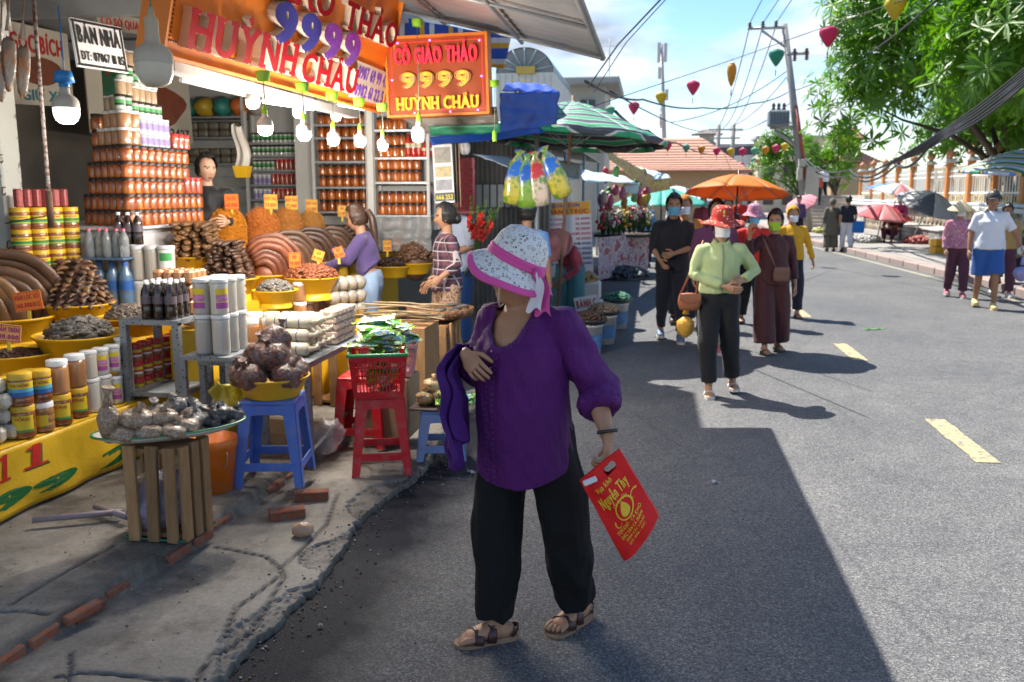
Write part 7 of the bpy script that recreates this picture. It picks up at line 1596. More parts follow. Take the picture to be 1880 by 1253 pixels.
packets(V(cr_.x-.01,cr_.y,cr_.z+.7),16,.09,.13,'shiny green snack packet in the red basket','green packets in the red basket');packets(V(cr_.x-.1,cr_.y+.55,.7),14,.1,.09,'shiny green snack packet in the pink basket','green packets in the pink basket')
m=MB();m.box((cr_.x-.1,cr_.y+.55,.31),(.32,.3,.4),bev=.01);o=m.build('wooden_box',M('crate_wood',(.3,.2,.11),.85,var=.3,vs=6),None);tag(o,'plain wooden box under the pink basket','box')
for k in range(8):o=obj('snack_packet',PKM[k%3],None,V(cr_.x,cr_.y,cr_.z+.52+.025*k)+V(RND.uniform(-.06,.06),RND.uniform(-.08,.08),0),(1.3,0,RND.uniform(0,6)));tag(o,'green packet inside the red basket seen through its lattice','snack packet','packets inside the red basket')
m=MB();m.box((0,0,0),(.34,.3,.014),bev=.006);o=m.build('tray',M('dark_tray',(.12,.08,.07),.6),None,c2_+V(0,0,.32));tag(o,'dark board of sweets on the low blue stool','tray')
bags([(-.1,-.05,0,1,.2,0),(-.08,.07,0,1,0,.2),(-.01,.0,.01,1.05,0,0),(-.07,.02,.07,1,.2,0)],c2_+V(0,0,.33),[bag_me(MFRU,.058,.055,.05,k)for k in(7,8)],'clear bag of orange and green candied fruit','bagged sweets','bags of candied fruit on the low stool');packets(c2_+V(.09,-.02,.35),5,.03,.05,'green and red snack packet on the low stool','packets on the low stool',.01)
MWOOD=pat('rough_crate_wood',lambda b:(b.set(b.mix(1.0,b.mix(b.noise(9,6,.7,vec=b.map((6,6,.7))),(.16,.065,.025),(.55,.32,.14)),b.ramp(b.rnd(),[(0,(.5,)*3),(1,(1.1,)*3)]),'MULTIPLY'),.8),b.bump(b.noise(40,4,vec=b.map((6,6,.5))),.6,.006)))
def slat_crate(label,pts,z0,z1,slats,wid=.06,tilt=.0,name='slatted_crate',rim=None):
 t=thing(name,label,'crate');n=len(pts)
 for i in range(n):
  a,b_=Vector((*pts[i],0)),Vector((*pts[(i+1)%n],0));d=(b_-a).normalized();k=slats[i]
  for j in range(k):
   p=lerp(a,b_,(j+.5)/k);m=MB();h=(z1-z0)*RND.uniform(.98,1.0);m.box((0,0,h/2),(wid*RND.uniform(.85,1.15),.022,h),bev=.003);m.build('slat',MWOOD,t,(p.x,p.y,z0),(RND.uniform(-.02,.02),RND.uniform(-.03,.03),math.atan2(d.y,d.x)))
 for z in(z0+.02,z1-.04):
  m=MB();c=sum((Vector((*p,0))for p in pts),Vector())/n;m.add([(c.x+(p[0]-c.x)*.9,c.y+(p[1]-c.y)*.9,z+dz)for dz in(0,.02)for p in pts],[tuple(range(n))[::-1],tuple(range(n,2*n))]+[(i,(i+1)%n,n+(i+1)%n,n+i)for i in range(n)]);m.build('inner_frame',MWOOD,t)
 if rim:m=MB();q=[Vector((*p,z0+.012))for p in pts];c=sum(q,Vector())/n;m.tube([c+(p-c)*1.05 for p in q+q[:1]],.006,6);m.build('base_hoop',rim,t)
 return t
cp=[AZ(x,y,.11)for x,y in((232,990),(336,998),(392,965))];cA,cB,cC=cp;cD=cA+(cC-cB)
slat_crate('slatted wooden crate under the tray of bagged shrimp',[(p.x,p.y)for p in(cA,cB,cC,cD)],.108,.56,(3,3,3,2),.056,rim=M('green_hoop',(.02,.12,.07),.5))
tc_=(cA+cB+cC+cD)/4;d1=(cB-cA).normalized();ang=math.atan2(d1.y,d1.x)
t=thing('serving_tray','oval pale tray with green rim holding bagged shrimp','tray',(tc_.x-.0,tc_.y+.06,.575),ang+.75);m=MB();m.lathe([(0,0),(.2,0),(.235,.018),(.25,.03),(.245,.032),(.2,.006),(0,.006)],40);b_=m.build('dish',M('melamine',(.62,.62,.58),.35,var=.06),t);b_.scale=(1.38,.7,1);m=MB();m.lathe([(.243,.03),(.252,.028),(.252,.034),(.243,.035)],40);b_=m.build('rim',plastic('tray_green',(.05,.3,.1)),t);b_.scale=(1.38,.7,1)
TB=V(tc_.x,tc_.y+.06,.582);ca,sa=math.cos(ang+.75),math.sin(ang+.75)
def tl(x,y):return V(x*ca-y*sa,x*sa+y*ca,0)
ms=[bag_me(MSHR,.07,.06,.045,k)for k in(11,12,13)];md=[bag_me(MDKB,.06,.05,.04,k)for k in(21,22)];mg=[bag_me(MGYB,.065,.055,.05,k)for k in(31,32)]
bags([(*tl(x,y)[:2],z,s,.2,.1)for x,y,z,s in((-.22,-.08,0,1),(-.12,-.12,0,1),(-.02,-.13,0,.95),(-.12,0,.0,1),(-.05,-.05,.05,1),(-.16,-.05,.055,1.1),(.04,-.09,.01,1))],TB,ms,'clear bag of pale dried shrimp on the green-rimmed tray','bagged shrimp','shrimp bags on the tray')
bags([(*tl(x,y)[:2],z,s,.3,-.2)for x,y,z,s in((.0,.02,0,1),(.08,-.02,.02,1),(-.03,.09,.02,1.1),(.05,.06,.06,1))],TB,mg,'clear bag of grey dried fish on the green-rimmed tray','bagged fish','grey bags on the tray')
bags([(*tl(x,y)[:2],z,s,.1,.3)for x,y,z,s in((.16,.0,0,1),(.24,.03,0,1),(.18,.08,.02,1),(.12,.1,.05,1),(.22,-.03,.05,.9),(.28,.0,.02,.9),(.06,.13,.03,1))],TB,md,'clear bag of black seaweed on the green-rimmed tray','bagged seaweed','seaweed bags on the tray')
m=MB();m.ball((0,0,.16),(.05,.05,.12),16,12,fn=lambda d:(1+.1*noise.noise(d*5))*(1 if d.z<.2 else 1-.5*d.z));m.tube([(0,0,.2),(0,0,.26),(.01,0,.3)],[.03,.01,.03],8);o=m.build('filled_bag',MSHR,None,TB+tl(-.27,-.04)+V(0,0,-.05));tag(o,'upright clear bag of dried stalks at the tray end','bagged stalks')
m=MB();m.ball((0,0,.13),(.16,.14,.16),22,14,fn=lambda d:1+.22*noise.noise(d*2.3)+.06*noise.noise(d*7));o=m.build('stuffed_bag',pat('lilac_bag',lambda b:(b.set(b.mix(b.noise(6,4),(.3,.25,.34),(.48,.43,.52)),.3,coat=.4),b.bump(b.noise(14,6,.7),.9,.03))),None,tc_+V(-.06,.04,0));tag(o,'stuffed lilac plastic bag inside the slatted crate','plastic bag')
for i,(a,b_)in enumerate((((60,955),(225,940)),((175,930),(235,950)))):P0,P1=AZ(*a,.14),AZ(*b_,.14);m=MB();m.tube([P0,P1],.016,8);o=m.build('plastic_pipe',M('mauve_pipe',(.24,.19,.21),.5));tag(o,('long' if i==0 else 'short')+' mauve pipe lying under the yellow counter','pipe')
bk_=AZ(388,915,.11);t=thing('paint_bucket','orange plastic bucket behind the blue stool','bucket',(bk_.x-.05,bk_.y+.14,.11));m=MB();m.lathe([(0,0),(.1,0),(.125,.24),(.132,.245),(.132,.29),(.124,.29),(.1,.02),(0,.02)],28);m.build('pail',plastic('orange_bucket',(.68,.16,.008)),t);m=MB();m.tube([(.13*math.cos(a),.13*math.sin(a)*.4-.1,.24-.14*math.sin(a))for a in[PI*i/12 for i in range(13)]],.003,5);m.build('handle',MSTEEL,t)
p=AD(415,720,5.0);m=MB();m.grid(lambda u,v:(lerp(-.11,.12,u)+.03*math.sin(v*5),.05*math.sin(u*11)+.02*math.sin(v*9),-.36*v+.12*u+.03*math.sin(u*7)),20,20);o=m.build('plastic_sack',pat('yellow_film',lambda b:(b.set((.5,.42,.04),.25,alpha=.75,spec=.6),b.bump(b.noise(14,6),.8,.02))),None,p);tag(o,'limp translucent yellow sack hanging behind the blue stool','sack');o.modifiers.new('t','SOLIDIFY').thickness=.002
p=AD(600,800,5.5);m=MB();m.ball((0,0,.0),(.11,.09,.1),18,12,fn=lambda d:1+.4*noise.noise(d*2));o=m.build('plastic_bag',pat('clear_film',lambda b:(b.set((.4,.37,.4),.2,alpha=.3,spec=.6),b.bump(b.noise(12,6),.9,.02))),None,p);tag(o,'clear plastic bag lying between the blue and red stools','plastic bag')
slat_crate('tall slatted wooden crate under the slotted table',[(-2.5,6.3),(-2.08,6.22),(-2.0,6.6),(-2.42,6.7)],.11,.62,(3,3,0,0),.06)
slat_crate('slatted wooden stand under the wicker tray',[(-1.98,7.0),(-1.58,7.0),(-1.58,7.45),(-1.98,7.45)],.11,.64,(4,3,0,3),.055)
wp_=V(-1.72,7.3,.66);t=thing('wicker_tray','round wicker tray of dried fish on the slatted stand','tray',tuple(wp_));m=MB();m.lathe([(0,0),(.25,0),(.28,.03),(.285,.075),(.27,.08),(.25,.02),(0,.012)],36);m.build('weave',pat('wicker',lambda b:(b.set(b.mix(b.math('SINE',b.math('MULTIPLY',b.noise(30,2),20)),(.16,.07,.03),(.34,.18,.08)),.7),b.bump(b.vor(60),.8,.01))),t)
fm=slab_me(.16,.06,.03,.3,MF_GR)
for i in range(12):a=RND.uniform(0,6.28);r_=RND.uniform(.03,.2);o=obj('dried_fish',fm,None,wp_+V(r_*math.cos(a),r_*math.sin(a),.04+.012*(i%4)),(0,0,RND.uniform(0,6)));tag(o,'small grey dried fish lying on the wicker tray','dried fish','grey fish on the wicker tray')
mst=M('dried_stalk',(.36,.26,.15),.8,var=.3,vs=9,rv=.3);sme=MB().tube([(-.3,0,0),(0,.01,.015),(.28,-.01,0)],[(.012,.006)]*3,6).mesh('dried_stalk',mst)
for i in range(14):o=obj('dried_stalk',sme,None,V(-1.83+RND.uniform(-.1,.1),6.5+RND.uniform(-.15,.15),.73+.009*i),(0,RND.uniform(-.1,.1),RND.uniform(-.5,.5)));tag(o,'flat pale dried stalk bundled beside the wicker tray','stalk','dried stalks by the wicker tray')
m=MB();m.box((-1.85,6.5,.4),(.5,.45,.62));o=m.build('stalk_bench',MWOOD);tag(o,'rough wooden bench under the dried stalks','bench')
# ================================================================ EVERYONE ELSE
def G(px,py,z=0.0):p=AZ(px,py,z);return(p.x,p.y,z)
def gy(px,Y,z=0.0):return(AY(px,355,Y).x,Y,z)
CB=cloth('charcoal_shirt',(.022,.022,.028));CN=cloth('navy_trousers',(.018,.02,.032));CK=cloth('black_trousers',(.014,.014,.016));CG=cloth('pale_green_jersey',(.42,.5,.24),.8,.08);CM=cloth('maroon_silk',(.06,.014,.016),.6);CY=cloth('mustard_jersey',(.62,.32,.015));CR=cloth('red_blouse',(.6,.03,.02));CPl=cloth('plum_shirt',(.14,.04,.1));CO=cloth('orange_hoodie',(.55,.2,.03));CW=cloth('white_pique',(.66,.66,.7),.8,.05);CBS=cloth('blue_shorts',(.03,.1,.32));CV=cloth('violet_top',(.09,.06,.17));CJ=cloth('pale_denim',(.26,.36,.52),.85,.25);CLB=cloth('light_blue_shirt',(.45,.52,.66),.8,.06);CDJ=cloth('blue_denim',(.025,.08,.24),.85,.25);CTB=cloth('sky_tee',(.16,.3,.58));CPK=cloth('raspberry_top',(.36,.06,.09));CTL=m_floral('teal_print',(.01,.1,.12),[(.02,.2,.2),(.1,.04,.12),(.03,.12,.06)],18);COL_=cloth('olive_dress',(.13,.11,.08));CDT=cloth('dark_tee',(.02,.022,.035));CWT=cloth('white_trousers',(.6,.58,.62),.8,.06)
MPLAID=pat('plaid',lambda b:(lambda s:b.set(b.mix(b.math('MAXIMUM',b.math('LESS_THAN',b.math('FRACT',b.math('MULTIPLY',s.outputs[0],12)),.12),b.math('LESS_THAN',b.math('FRACT',b.math('MULTIPLY',s.outputs[2],12)),.12)),b.mix(b.math('MULTIPLY',b.math('ADD',b.math('LESS_THAN',b.math('FRACT',b.math('MULTIPLY',s.outputs[0],12)),.55),b.math('LESS_THAN',b.math('FRACT',b.math('MULTIPLY',s.outputs[2],12)),.55)),.5),(.13,.05,.075),(.025,.012,.02)),(.42,.38,.4)),.85))((lambda q:(b.l(b.tc.outputs['Object'],q.inputs[0]),q)[1])(b.n('ShaderNodeSeparateXYZ'))))
MLEO=pat('leopard',lambda b:b.set(b.mix(b.ramp(b.vor(48),[(.3,(1,1,1)),(.42,(0,0,0))]),(.4,.25,.16),(.05,.025,.02)),.85))
MFLH=m_floral('red_floral',(.4,.02,.02),[(.6,.35,.3),(.5,.04,.03),(.1,.15,.05),(.6,.5,.1)],40);MPKF=m_floral('pink_floral',(.5,.2,.26),[(.6,.5,.5),(.3,.05,.12),(.2,.1,.3)],30)
MSTRAW=M('straw',(.5,.4,.25),.75,var=.2,vs=14,bump=.3);MDUSK=M('dusky_pink_felt',(.36,.15,.16),.85,var=.14)
W_BLUE=dict(elR=(-.215,0,1.03),wrR=(-.14,-.16,.9),elL=(.225,-.01,1.04),wrL=(.0,-.2,.98))
ST=dict(knL=(.095,-.1,.47),anL=(.1,-.11,.075),knR=(-.09,.02,.45),anR=(-.1,.16,.1))
SHW=[M('white_shoe',(.6,.58,.56),.6),M('sole_pale',(.5,.47,.44),.7)];SHB=[M('blue_shoe',(.1,.16,.24),.6,var=.3,vs=20),M('sole_pale',(.5,.47,.44),.7)];SHD=[M('dark_shoe',(.03,.03,.035),.5),M('sole_dark',(.04,.04,.04),.7)];SHP=[M('pink_shoe',(.45,.12,.16),.6),M('sole_pale',(.5,.47,.44),.7)];SHY=[M('yellow_clog',(.62,.48,.2),.6),M('clog_sole',(.6,.46,.2),.6)]
person('youth in black shirt, dark trousers and blue mask clasping his hands',G(1230,626),3,1.66,{**ST,**W_BLUE},CB,CN,'short',mask=MBM,collar=M('black_collar',(.03,.03,.04),.8),zipm=M('placket_dark',(.008,.008,.01),.7),shoes=('shoe',SHB),sleeve=.62,legs='slim',hem=.78,topr=1.05)
gw=person('woman in pale green jacket, white mask and red floral hat, hand on hip',G(1314,722),4,1.53,{**dict(knR=(-.1,-.1,.47),anR=(-.08,-.12,.075),knL=(.1,.0,.45),anL=(.16,.1,.1)),**dict(elR=(-.24,-.02,1.06),wrR=(.02,-.19,.97),elL=(.31,.05,1.08),wrL=(.17,-.12,1.02),hd=(0,.0,-.05))},CG,CK,'tied',hat=hat_bucket(MFLH,.19,None,.1),mask=MWM,collar=CG,zipm=M('zip_grey',(.2,.24,.14),.5),shoes=('sandal',SHW),legs='straight',girth=1.06,hem=.9,topr=.97)
mw=person('woman in maroon outfit and green mask holding the orange umbrella',G(1412,647),12,1.5,dict(knL=(.11,.02,.46),anL=(.13,.1,.085),knR=(-.1,-.06,.46),anR=(-.09,-.1,.075),elR=(-.3,-.06,1.12),wrR=(-.35,-.2,1.35),elL=(.24,.03,1.02),wrL=(.25,-.03,.78),hd=(0,0,-.5)),CM,CM,'short',mask=MGM,shoes=('sandal',SHD),legs='wide',hem=.78,topr=1.08,sleeve=.88)
person('woman in mustard hooded top and white mask behind the maroon outfit',G(1446,582),8,1.5,{**ST,'wrL':(.3,-.06,.84),'elL':(.27,.02,1.03)},CY,CN,'short',hairmat=CY,mask=MWM,shoes=('sandal',SHD),girth=1.08)
person('woman in red blouse, blue mask and pink hat beside the umbrella',G(1376,597),0,1.5,ST,CR,CK,'tied',hat=hat_bucket(MPKF,.16,None,.1),mask=MBM,shoes=('sandal',SHD))
person('woman in plum shirt and blue mask walking behind the green jacket',G(1306,645),-4,1.6,{**ST,'hd':(0,0,.25)},CPl,CK,'tied',mask=MBM,shoes=('shoe',SHP),girth=1.1)
person('person in orange hood behind the red floral hat',gy(1258,11.6),0,1.64,ST,CO,CN,'short',hairmat=CO,mask=MWM,shoes=('shoe',SHD))
pm=person('man in white polo shirt, blue shorts and dark cap crossing the road',G(1806,566),-12,1.7,{**ST,'elL':(.3,.02,1.05),'wrL':(.38,-.1,.86),'elR':(-.235,.02,1.03),'wrR':(-.25,-.05,.8)},CW,CBS,'short',hat=hat_cap(M('charcoal_cap',(.03,.032,.035),.8)),collar=cloth('grey_collar',(.2,.22,.3)),shoes=('shoe',SHY),skin=2,girth=1.16,sleeve=.42,legs='shorts',hem=.82)
person('vendor in pink floral shirt and conical hat behind the polo shirt',G(1752,546),-6,1.52,ST,MPKF,cloth('wine_trousers',(.09,.03,.05)),'tied',hat=hat_cone(MSTRAW),mask=MWM,shoes=('shoe',SHP))
person('person in ochre top and dark trousers hidden behind the polo shirt',G(1836,546),-4,1.5,ST,cloth('ochre_top',(.4,.24,.08)),cloth('wine_trousers',(.09,.03,.05)),'short',shoes=('shoe',SHW),skin=2)
person('woman in long olive dress and headscarf walking away',G(1524,462),182,1.52,None,COL_,COL_,'short',hairmat=COL_,shoes=('shoe',SHD),legs='wide',hem=.5,topr=1.3,girth=1.1)
person('man in dark tee and white trousers walking away with a blue bag',G(1553,463),178,1.6,ST,CDT,CWT,'short',shoes=('shoe',SHD),sleeve=.42)
SIT=dict(pel=(0,.1,.32),waist=(0,.08,.47),chest=(0,.02,.66),neck=(0,-.02,.82),head=(0,-.06,.96),shL=(.16,.0,.77),shR=(-.16,.0,.77),elL=(.24,-.12,.55),wrL=(.12,-.32,.5),elR=(-.24,-.12,.55),wrR=(-.12,-.32,.5),hipL=(.09,.05,.3),hipR=(-.09,.05,.3),knL=(.16,-.3,.42),knR=(-.16,-.3,.42),anL=(.12,-.3,.075),anR=(-.12,-.3,.075))
person('vendor in red-brown clothes seated on the right pavement among goods',G(1636,445,.14),-35,1.55,SIT,cloth('brick_shirt',(.4,.1,.06)),cloth('wine_trousers',(.09,.03,.05)),'tied',shoes=('sandal',SHD))
person('vendor in magenta shirt and straw hat seated under the tilted parasol',(gy(1655,30.2)[0],30.2,.14+.36),-30,1.6,SIT,cloth('magenta_shirt',(.36,.05,.16)),CN,'tied',hat=hat_cone(MSTRAW),shoes=('sandal',SHD))
person('vendor in conical hat seated by the baskets at the right',G(1858,520,.14),-40,1.55,SIT,cloth('dim_green_shirt',(.06,.1,.07)),CN,'tied',hat=hat_cone(MSTRAW),shoes=('sandal',SHD))
person('flower vendor in olive-yellow top seated before the flower stall',G(1130,500,.0),40,1.5,SIT,cloth('olive_yellow',(.33,.24,.05)),CTL,'tied',shoes=('sandal',SHD))
for px,Y,z,t_,b2,f_,lb in((1500,45,1.1,cloth('brick_shirt',(.4,.1,.06)),CN,180,'person in brick shirt climbing the stone steps'),(1511,46.2,1.4,CW,CN,190,'person in white climbing the stone steps'),(1185,21,0,CTB,CN,5,'shopper in blue far down the street beside the flower stall'),(1338,17.5,0,CDT,CK,0,'shopper in dark tee far behind the plum shirt'),(1292,24,0,CPK,CN,0,'shopper in raspberry top far down the street'),(1240,27,0,CW,CK,0,'shopper in white far down the street'),(1468,33,0,CV,CN,0,'pedestrian in violet with a pink parasol near the pole'),(1360,30,0,CR,CN,0,'shopper in red far down the street')):
 person(lb,gy(px,Y,z),f_,1.58,ST,t_,b2,'short',shoes=('shoe',SHD),vox=.018)
p=AY(381,355,7.35);person('shopkeeper in black jacket standing behind the orange mound',(p.x,7.35,.4),35,1.6,dict(elR=(-.2,-.05,1.04),wrR=(-.05,-.26,1.02),elL=(.22,-.06,1.04),wrL=(.1,-.3,1.04),hd=(.1,0,.35)),cloth('black_jacket',(.012,.012,.014),.5),CK,'bun',shoes=('shoe',SHD),skin=1)
p=AY(672,355,7.6);person('young woman with ponytail, violet top and pale jeans leaning over the counter',(p.x+.02,7.6,.1),-82,1.5,dict(chest=(0,-.05,1.17),neck=(0,-.075,1.31),head=(0,-.12,1.44),shL=(.155,-.05,1.265),shR=(-.155,-.05,1.265),waist=(0,-.02,1.0),elL=(.2,-.18,1.07),wrL=(.14,-.4,1.02),elR=(-.2,-.2,1.1),wrR=(-.12,-.42,1.16),hd=(.3,0,-.05)),CV,CJ,'ponytail',hairmat=M('brown_hair',(.05,.022,.012),.45,var=.4,vs=30),shoes=('shoe',SHW),skin=0,legs='jeans',hem=.98)
p=person('woman in plaid shirt and leopard-print trousers looking at the fish',G(822,684,.08),-62,1.5,dict(elL=(.22,.04,1.05),wrL=(.26,-.13,.94),elR=(-.22,.02,1.04),wrR=(-.2,-.12,.86),hd=(.05,0,-.2)),MPLAID,MLEO,'bun',shoes=('sandal',[M('blue_sandal',(.1,.16,.3),.6),M('sole_dark',(.04,.04,.04),.7)]),skin=0,legs='wide',hem=.8,topr=1.08,sleeve=.8)
wm=person('man in light blue shirt and jeans holding red gladioli',gy(838,9.0,.05),-35,1.68,dict(elL=(.24,-.02,1.05),wrL=(.06,-.22,.98),elR=(-.22,.0,1.04),wrR=(-.14,-.2,.95),hd=(.3,0,-.55)),CLB,CDJ,'short',mask=M('black_mask',(.02,.02,.022),.8),collar=CLB,zipm=M('placket_blue',(.35,.4,.5),.7),shoes=('shoe',SHD),sleeve=.5,legs='straight',hem=.8)
person('youth in sky blue tee seen from behind, beyond the sun hat',gy(968,8.8,.0),165,1.6,None,CTB,CN,'short',shoes=('shoe',SHD),sleeve=.45)
person('woman in raspberry top and wide dusky pink hat bending over her buckets',gy(1048,10.9,0),-20,1.5,dict(pel=(0,.06,.82),waist=(0,.0,.95),chest=(0,-.2,1.06),neck=(0,-.34,1.12),head=(0,-.45,1.14),shL=(.16,-.28,1.1),shR=(-.16,-.28,1.1),elL=(.24,-.32,.85),wrL=(.1,-.38,.72),elR=(-.24,-.32,.85),wrR=(-.1,-.4,.7),hd=(.95,0,.1)),CPK,CTL,'tied',hat=hat_bucket(MDUSK,.23,None,.1),shoes=('sandal',SHD),legs='wide')
def sling(label,c,w_,h,d_,mat,strap=(),rz=0,name='shoulder_bag'):
 t=thing(name,label,'bag',tuple(c),rz);m=MB();m.ball((0,0,0),(w_/2,d_/2,h/2),18,12,fn=lambda d:1/max(abs(d.x),abs(d.z)*.98,abs(d.y)*.9)**.55);m.build('pouch',mat,t)
 m=MB();m.grid(lambda u,v:(lerp(-w_,w_,u)*.46,-d_*.56-.004-.004*math.sin(v*3),h*(.46-.5*v*(1-(2*u-1)**2*.25))),10,6);m.build('flap',mat,t)
 if strap:m=MB();m.tube([Vector(p)-Vector(c)for p in strap],[(.009,.003)]*len(strap),6);m.build('strap',mat,t)
 return t
ML=M('tan_leather',(.3,.1,.04),.45,var=.2,vs=10);ML2=M('brown_trim',(.16,.07,.045),.5,var=.2)
b=V(*G(1314,722));sling('tan leather shoulder bag at the hip of the green jacket',b+V(-.25,-.1,.79),.19,.15,.08,ML,(b+V(-.32,-.06,.85),b+V(-.2,-.06,1.12),b+V(-.14,-.03,1.29),b+V(-.15,.08,1.1),b+V(-.19,-.06,.86)),.1)
m=MB();m.ball((0,0,0),(.075,.06,.11),16,12,fn=lambda d:(1+.15*noise.noise(d*3))*(1 if d.z<.3 else 1-.4*d.z));m.tube([(0,0,.09),(.005,0,.16),(.02,0,.2)],[.03,.012,.006],6);o=m.build('carrier_bag',M('amber_film',(.55,.3,.04),.3,var=.3,vs=12,bump=.5,bs=20),None,b+V(-.27,.02,.58));tag(o,'amber plastic bag hanging below the tan shoulder bag','bag')
b=V(*G(1412,647));sling('brown crossbody bag with dark front on the maroon outfit',b+V(.06,-.19,.85),.17,.16,.05,ML2,(b+V(0,-.19,.92),b+V(-.1,-.16,1.15),b+V(-.13,-.03,1.27),b+V(.04,.14,1.05),b+V(.14,-.1,.9)),.1)
b=V(*G(1806,566));m=MB();m.ball((0,0,0),(.11,.09,.14),16,12,fn=lambda d:(1+.15*noise.noise(d*3))*(1 if d.z<.2 else 1-.5*d.z));m.tube([(0,0,.1),(0,0,.24)],[.03,.01],6);o=m.build('carrier_bag',pat('blue_film',lambda b_:b_.set(b_.mix(b_.noise(7,3),(.1,.3,.55),(.4,.2,.4)),.3)),None,b+V(.4,-.2,.56));tag(o,'blue plastic shopping bag carried by the man in the polo shirt','bag')
m=MB();m.ball((0,0,0),(.09,.06,.07),14,10,fn=lambda d:1+.25*noise.noise(d*4));o=m.build('flower_bunch',m_floral('white_bunch',(.65,.65,.6),[(.5,.3,.1),(.1,.2,.05),(.6,.55,.5)],30),None,b+V(.4,-.2,.86));tag(o,'small wrapped white bunch held above the blue shopping bag','flowers')
b=V(*G(1553,463));m=MB();m.box((0,0,0),(.34,.12,.34),bev=.03);m.tube([(-.09,0,.16),(-.07,0,.28),(.07,0,.28),(.09,0,.16)],.008,6);o=m.build('carrier_bag',cloth('royal_bag',(.02,.16,.5)),None,b+V(.28,-.05,.72));tag(o,'royal blue tote bag carried by the man in white trousers','bag')
gc=V(*gy(872,8.7,1.1));t=thing('gladioli','armful of red gladioli on long green stems','flowers',tuple(gc));MST=M('stem_green',(.1,.2,.03),.6,var=.3);MGL=M('gladiolus_red',(.65,.03,.015),.5,var=.25)
for i in range(13):
 a=RND.uniform(-.12,.5);d=V(math.sin(a),RND.uniform(-.25,.1),math.cos(a));L=RND.uniform(.4,.6);m=MB();m.tube([d*-.25,d*L*.5,d*L+V(.02,0,0)],[.006,.005,.002],5)
 for k in range(5):m.ball(d*L*(.6+.09*k),(.008,.008,.018),6,4)
 s_=m.build('stem',MST,t)
 for k in range(RND.randint(1,3)):
  f=MB();q=d*L*RND.uniform(.3,.75);f.lathe([(.004,0),(.015,.015),(.036,.035),(.042,.03)],10,mat=Matrix.Translation(q+V(0,-.02,0))@Matrix.Rotation(1.3,4,'X')@Matrix.Rotation(RND.uniform(-.8,.8),4,'Y'),fx=lambda a_,r_,z_:(r_*(1+.25*math.cos(5*a_)*(r_>.02)),z_));f.build('bloom',MGL,s_)
def brolly(name,label,tip,R_,drop,mats,n=8,axis=(0,0,1),shaft=1.0,shaftm=None,curve=.5,group=None,val=0.0):
 q=Vector(axis).normalized().to_track_quat('Z','Y');t=thing(name,label,'umbrella',tuple(tip),0,group);t.rotation_mode='QUATERNION';t.rotation_quaternion=q
 def pt(a,s):
  k=abs(math.cos(n*a/2))if n else 1;r=R_*s*(1-(1-math.cos(PI/n))*(1-k)*s);return V(r*math.cos(a),r*math.sin(a),-drop*(s**(1+curve))+drop*.12*(1-k)*s*(1-s)*2)
 for i in range(n):
  a0,a1=2*PI*i/n,2*PI*(i+1)/n;m=MB();m.grid(lambda u,v:pt(lerp(a0,a1,u),max(.02,v)),6,10)
  if val:m.grid(lambda u,v:pt(lerp(a0,a1,u),1)-V(0,0,val*v),6,2)
  o=m.build('panel',mats[i%len(mats)],t);o.modifiers.new('t','SOLIDIFY').thickness=.0015
  m=MB();m.tube([pt(a0,s)-V(0,0,.006)for s in(.03,.3,.6,1)],.004,5);m.build('rib',MSTEEL,t)
  m=MB();m.tube([V(0,0,-drop*1.3),pt(a0,.5)-V(0,0,.006)],.003,5);m.build('stretcher',MSTEEL,t)
 m=MB();m.tube([(0,0,.06),(0,0,-shaft)],.009 if R_<.8 else .02,8);m.build('shaft',shaftm or MBKL,t);return t
def trans(name,c):return pat(name,lambda b:(b.set(b.mix(b.noise(4,3),hsv(c,-.1),hsv(c,.1)),.6),(lambda tr,ms:(b.l(b.b.outputs[0],ms.inputs[1]),b.l(tr.outputs[0],ms.inputs[2]),setattr(ms.inputs[0],'default_value',.35),setattr(tr.inputs[0],'default_value',(*c,1)),b.l(ms.outputs[0],b.o.inputs[0])))(b.n('ShaderNodeBsdfTranslucent'),b.n('ShaderNodeMixShader'))))
hp=AD(1349,422,9.62);ut=AD(1356,322,9.6);ax_=(ut-hp)
ou=brolly('umbrella','orange umbrella carried over the woman in maroon',ut,.56,.2,[trans('orange_nylon',(.75,.22,.02))],8,ax_,(ut-hp).length+.1,None,.6)
for i in(5,7):m=MB();n_=24;a=2*PI*(i+.5)/8;F=Matrix.Rotation(a,4,'Z')@Matrix.Translation((.33,0,-.083))@Matrix.Rotation(.42,4,'Y');m.add([F@V(r*math.cos(2*PI*k/n_)*.75,r*math.sin(2*PI*k/n_),.004)for r in(.07,.08)for k in range(n_)],[(k,(k+1)%n_,n_+(k+1)%n_,n_+k)for k in range(n_)]);m.box((0,0,.004),(.13,.009,.002),mat=F);m.build('emblem',M('grey_emblem',(.25,.16,.1),.6),ou)
# ================================================================ STALLS FURTHER DOWN THE LEFT SIDE
t,F,w_,h_=board('picture_panel','tall white panel of food pictures ending in the digits 666 252','sign panel',((795,264),(831,262),(833,372),(797,374)),(8.3,8.3,8.3,8.3),(),MWB)
for i,(y,c_,nm)in enumerate(((.3,(.3,.28,.24),'fish'),(.02,(.5,.4,.22),'snails'),(-.2,(.3,.3,.33),'poster'))):m=MB();m.box((0,y*h_,.002),(w_*.82,h_*(.26 if i==0 else .18),.003),mat=F);m.build('food_picture',M('picture_'+nm,c_,.5,var=.7,vs=24),t)
m=MB();m.box((0,-.4*h_,.002),(w_*.96,h_*.14,.003),mat=F);pl=m.build('number_strip',M('dark_strip',(.05,.06,.05),.5),t);m=MB();put_text(m,'666 252',F@Matrix.Translation((0,-.4*h_,.0045)),w_*.85,h_*.08,.001,.04);m.build('number_print',M('yellow_digits',(.7,.55,.02),.5),pl)
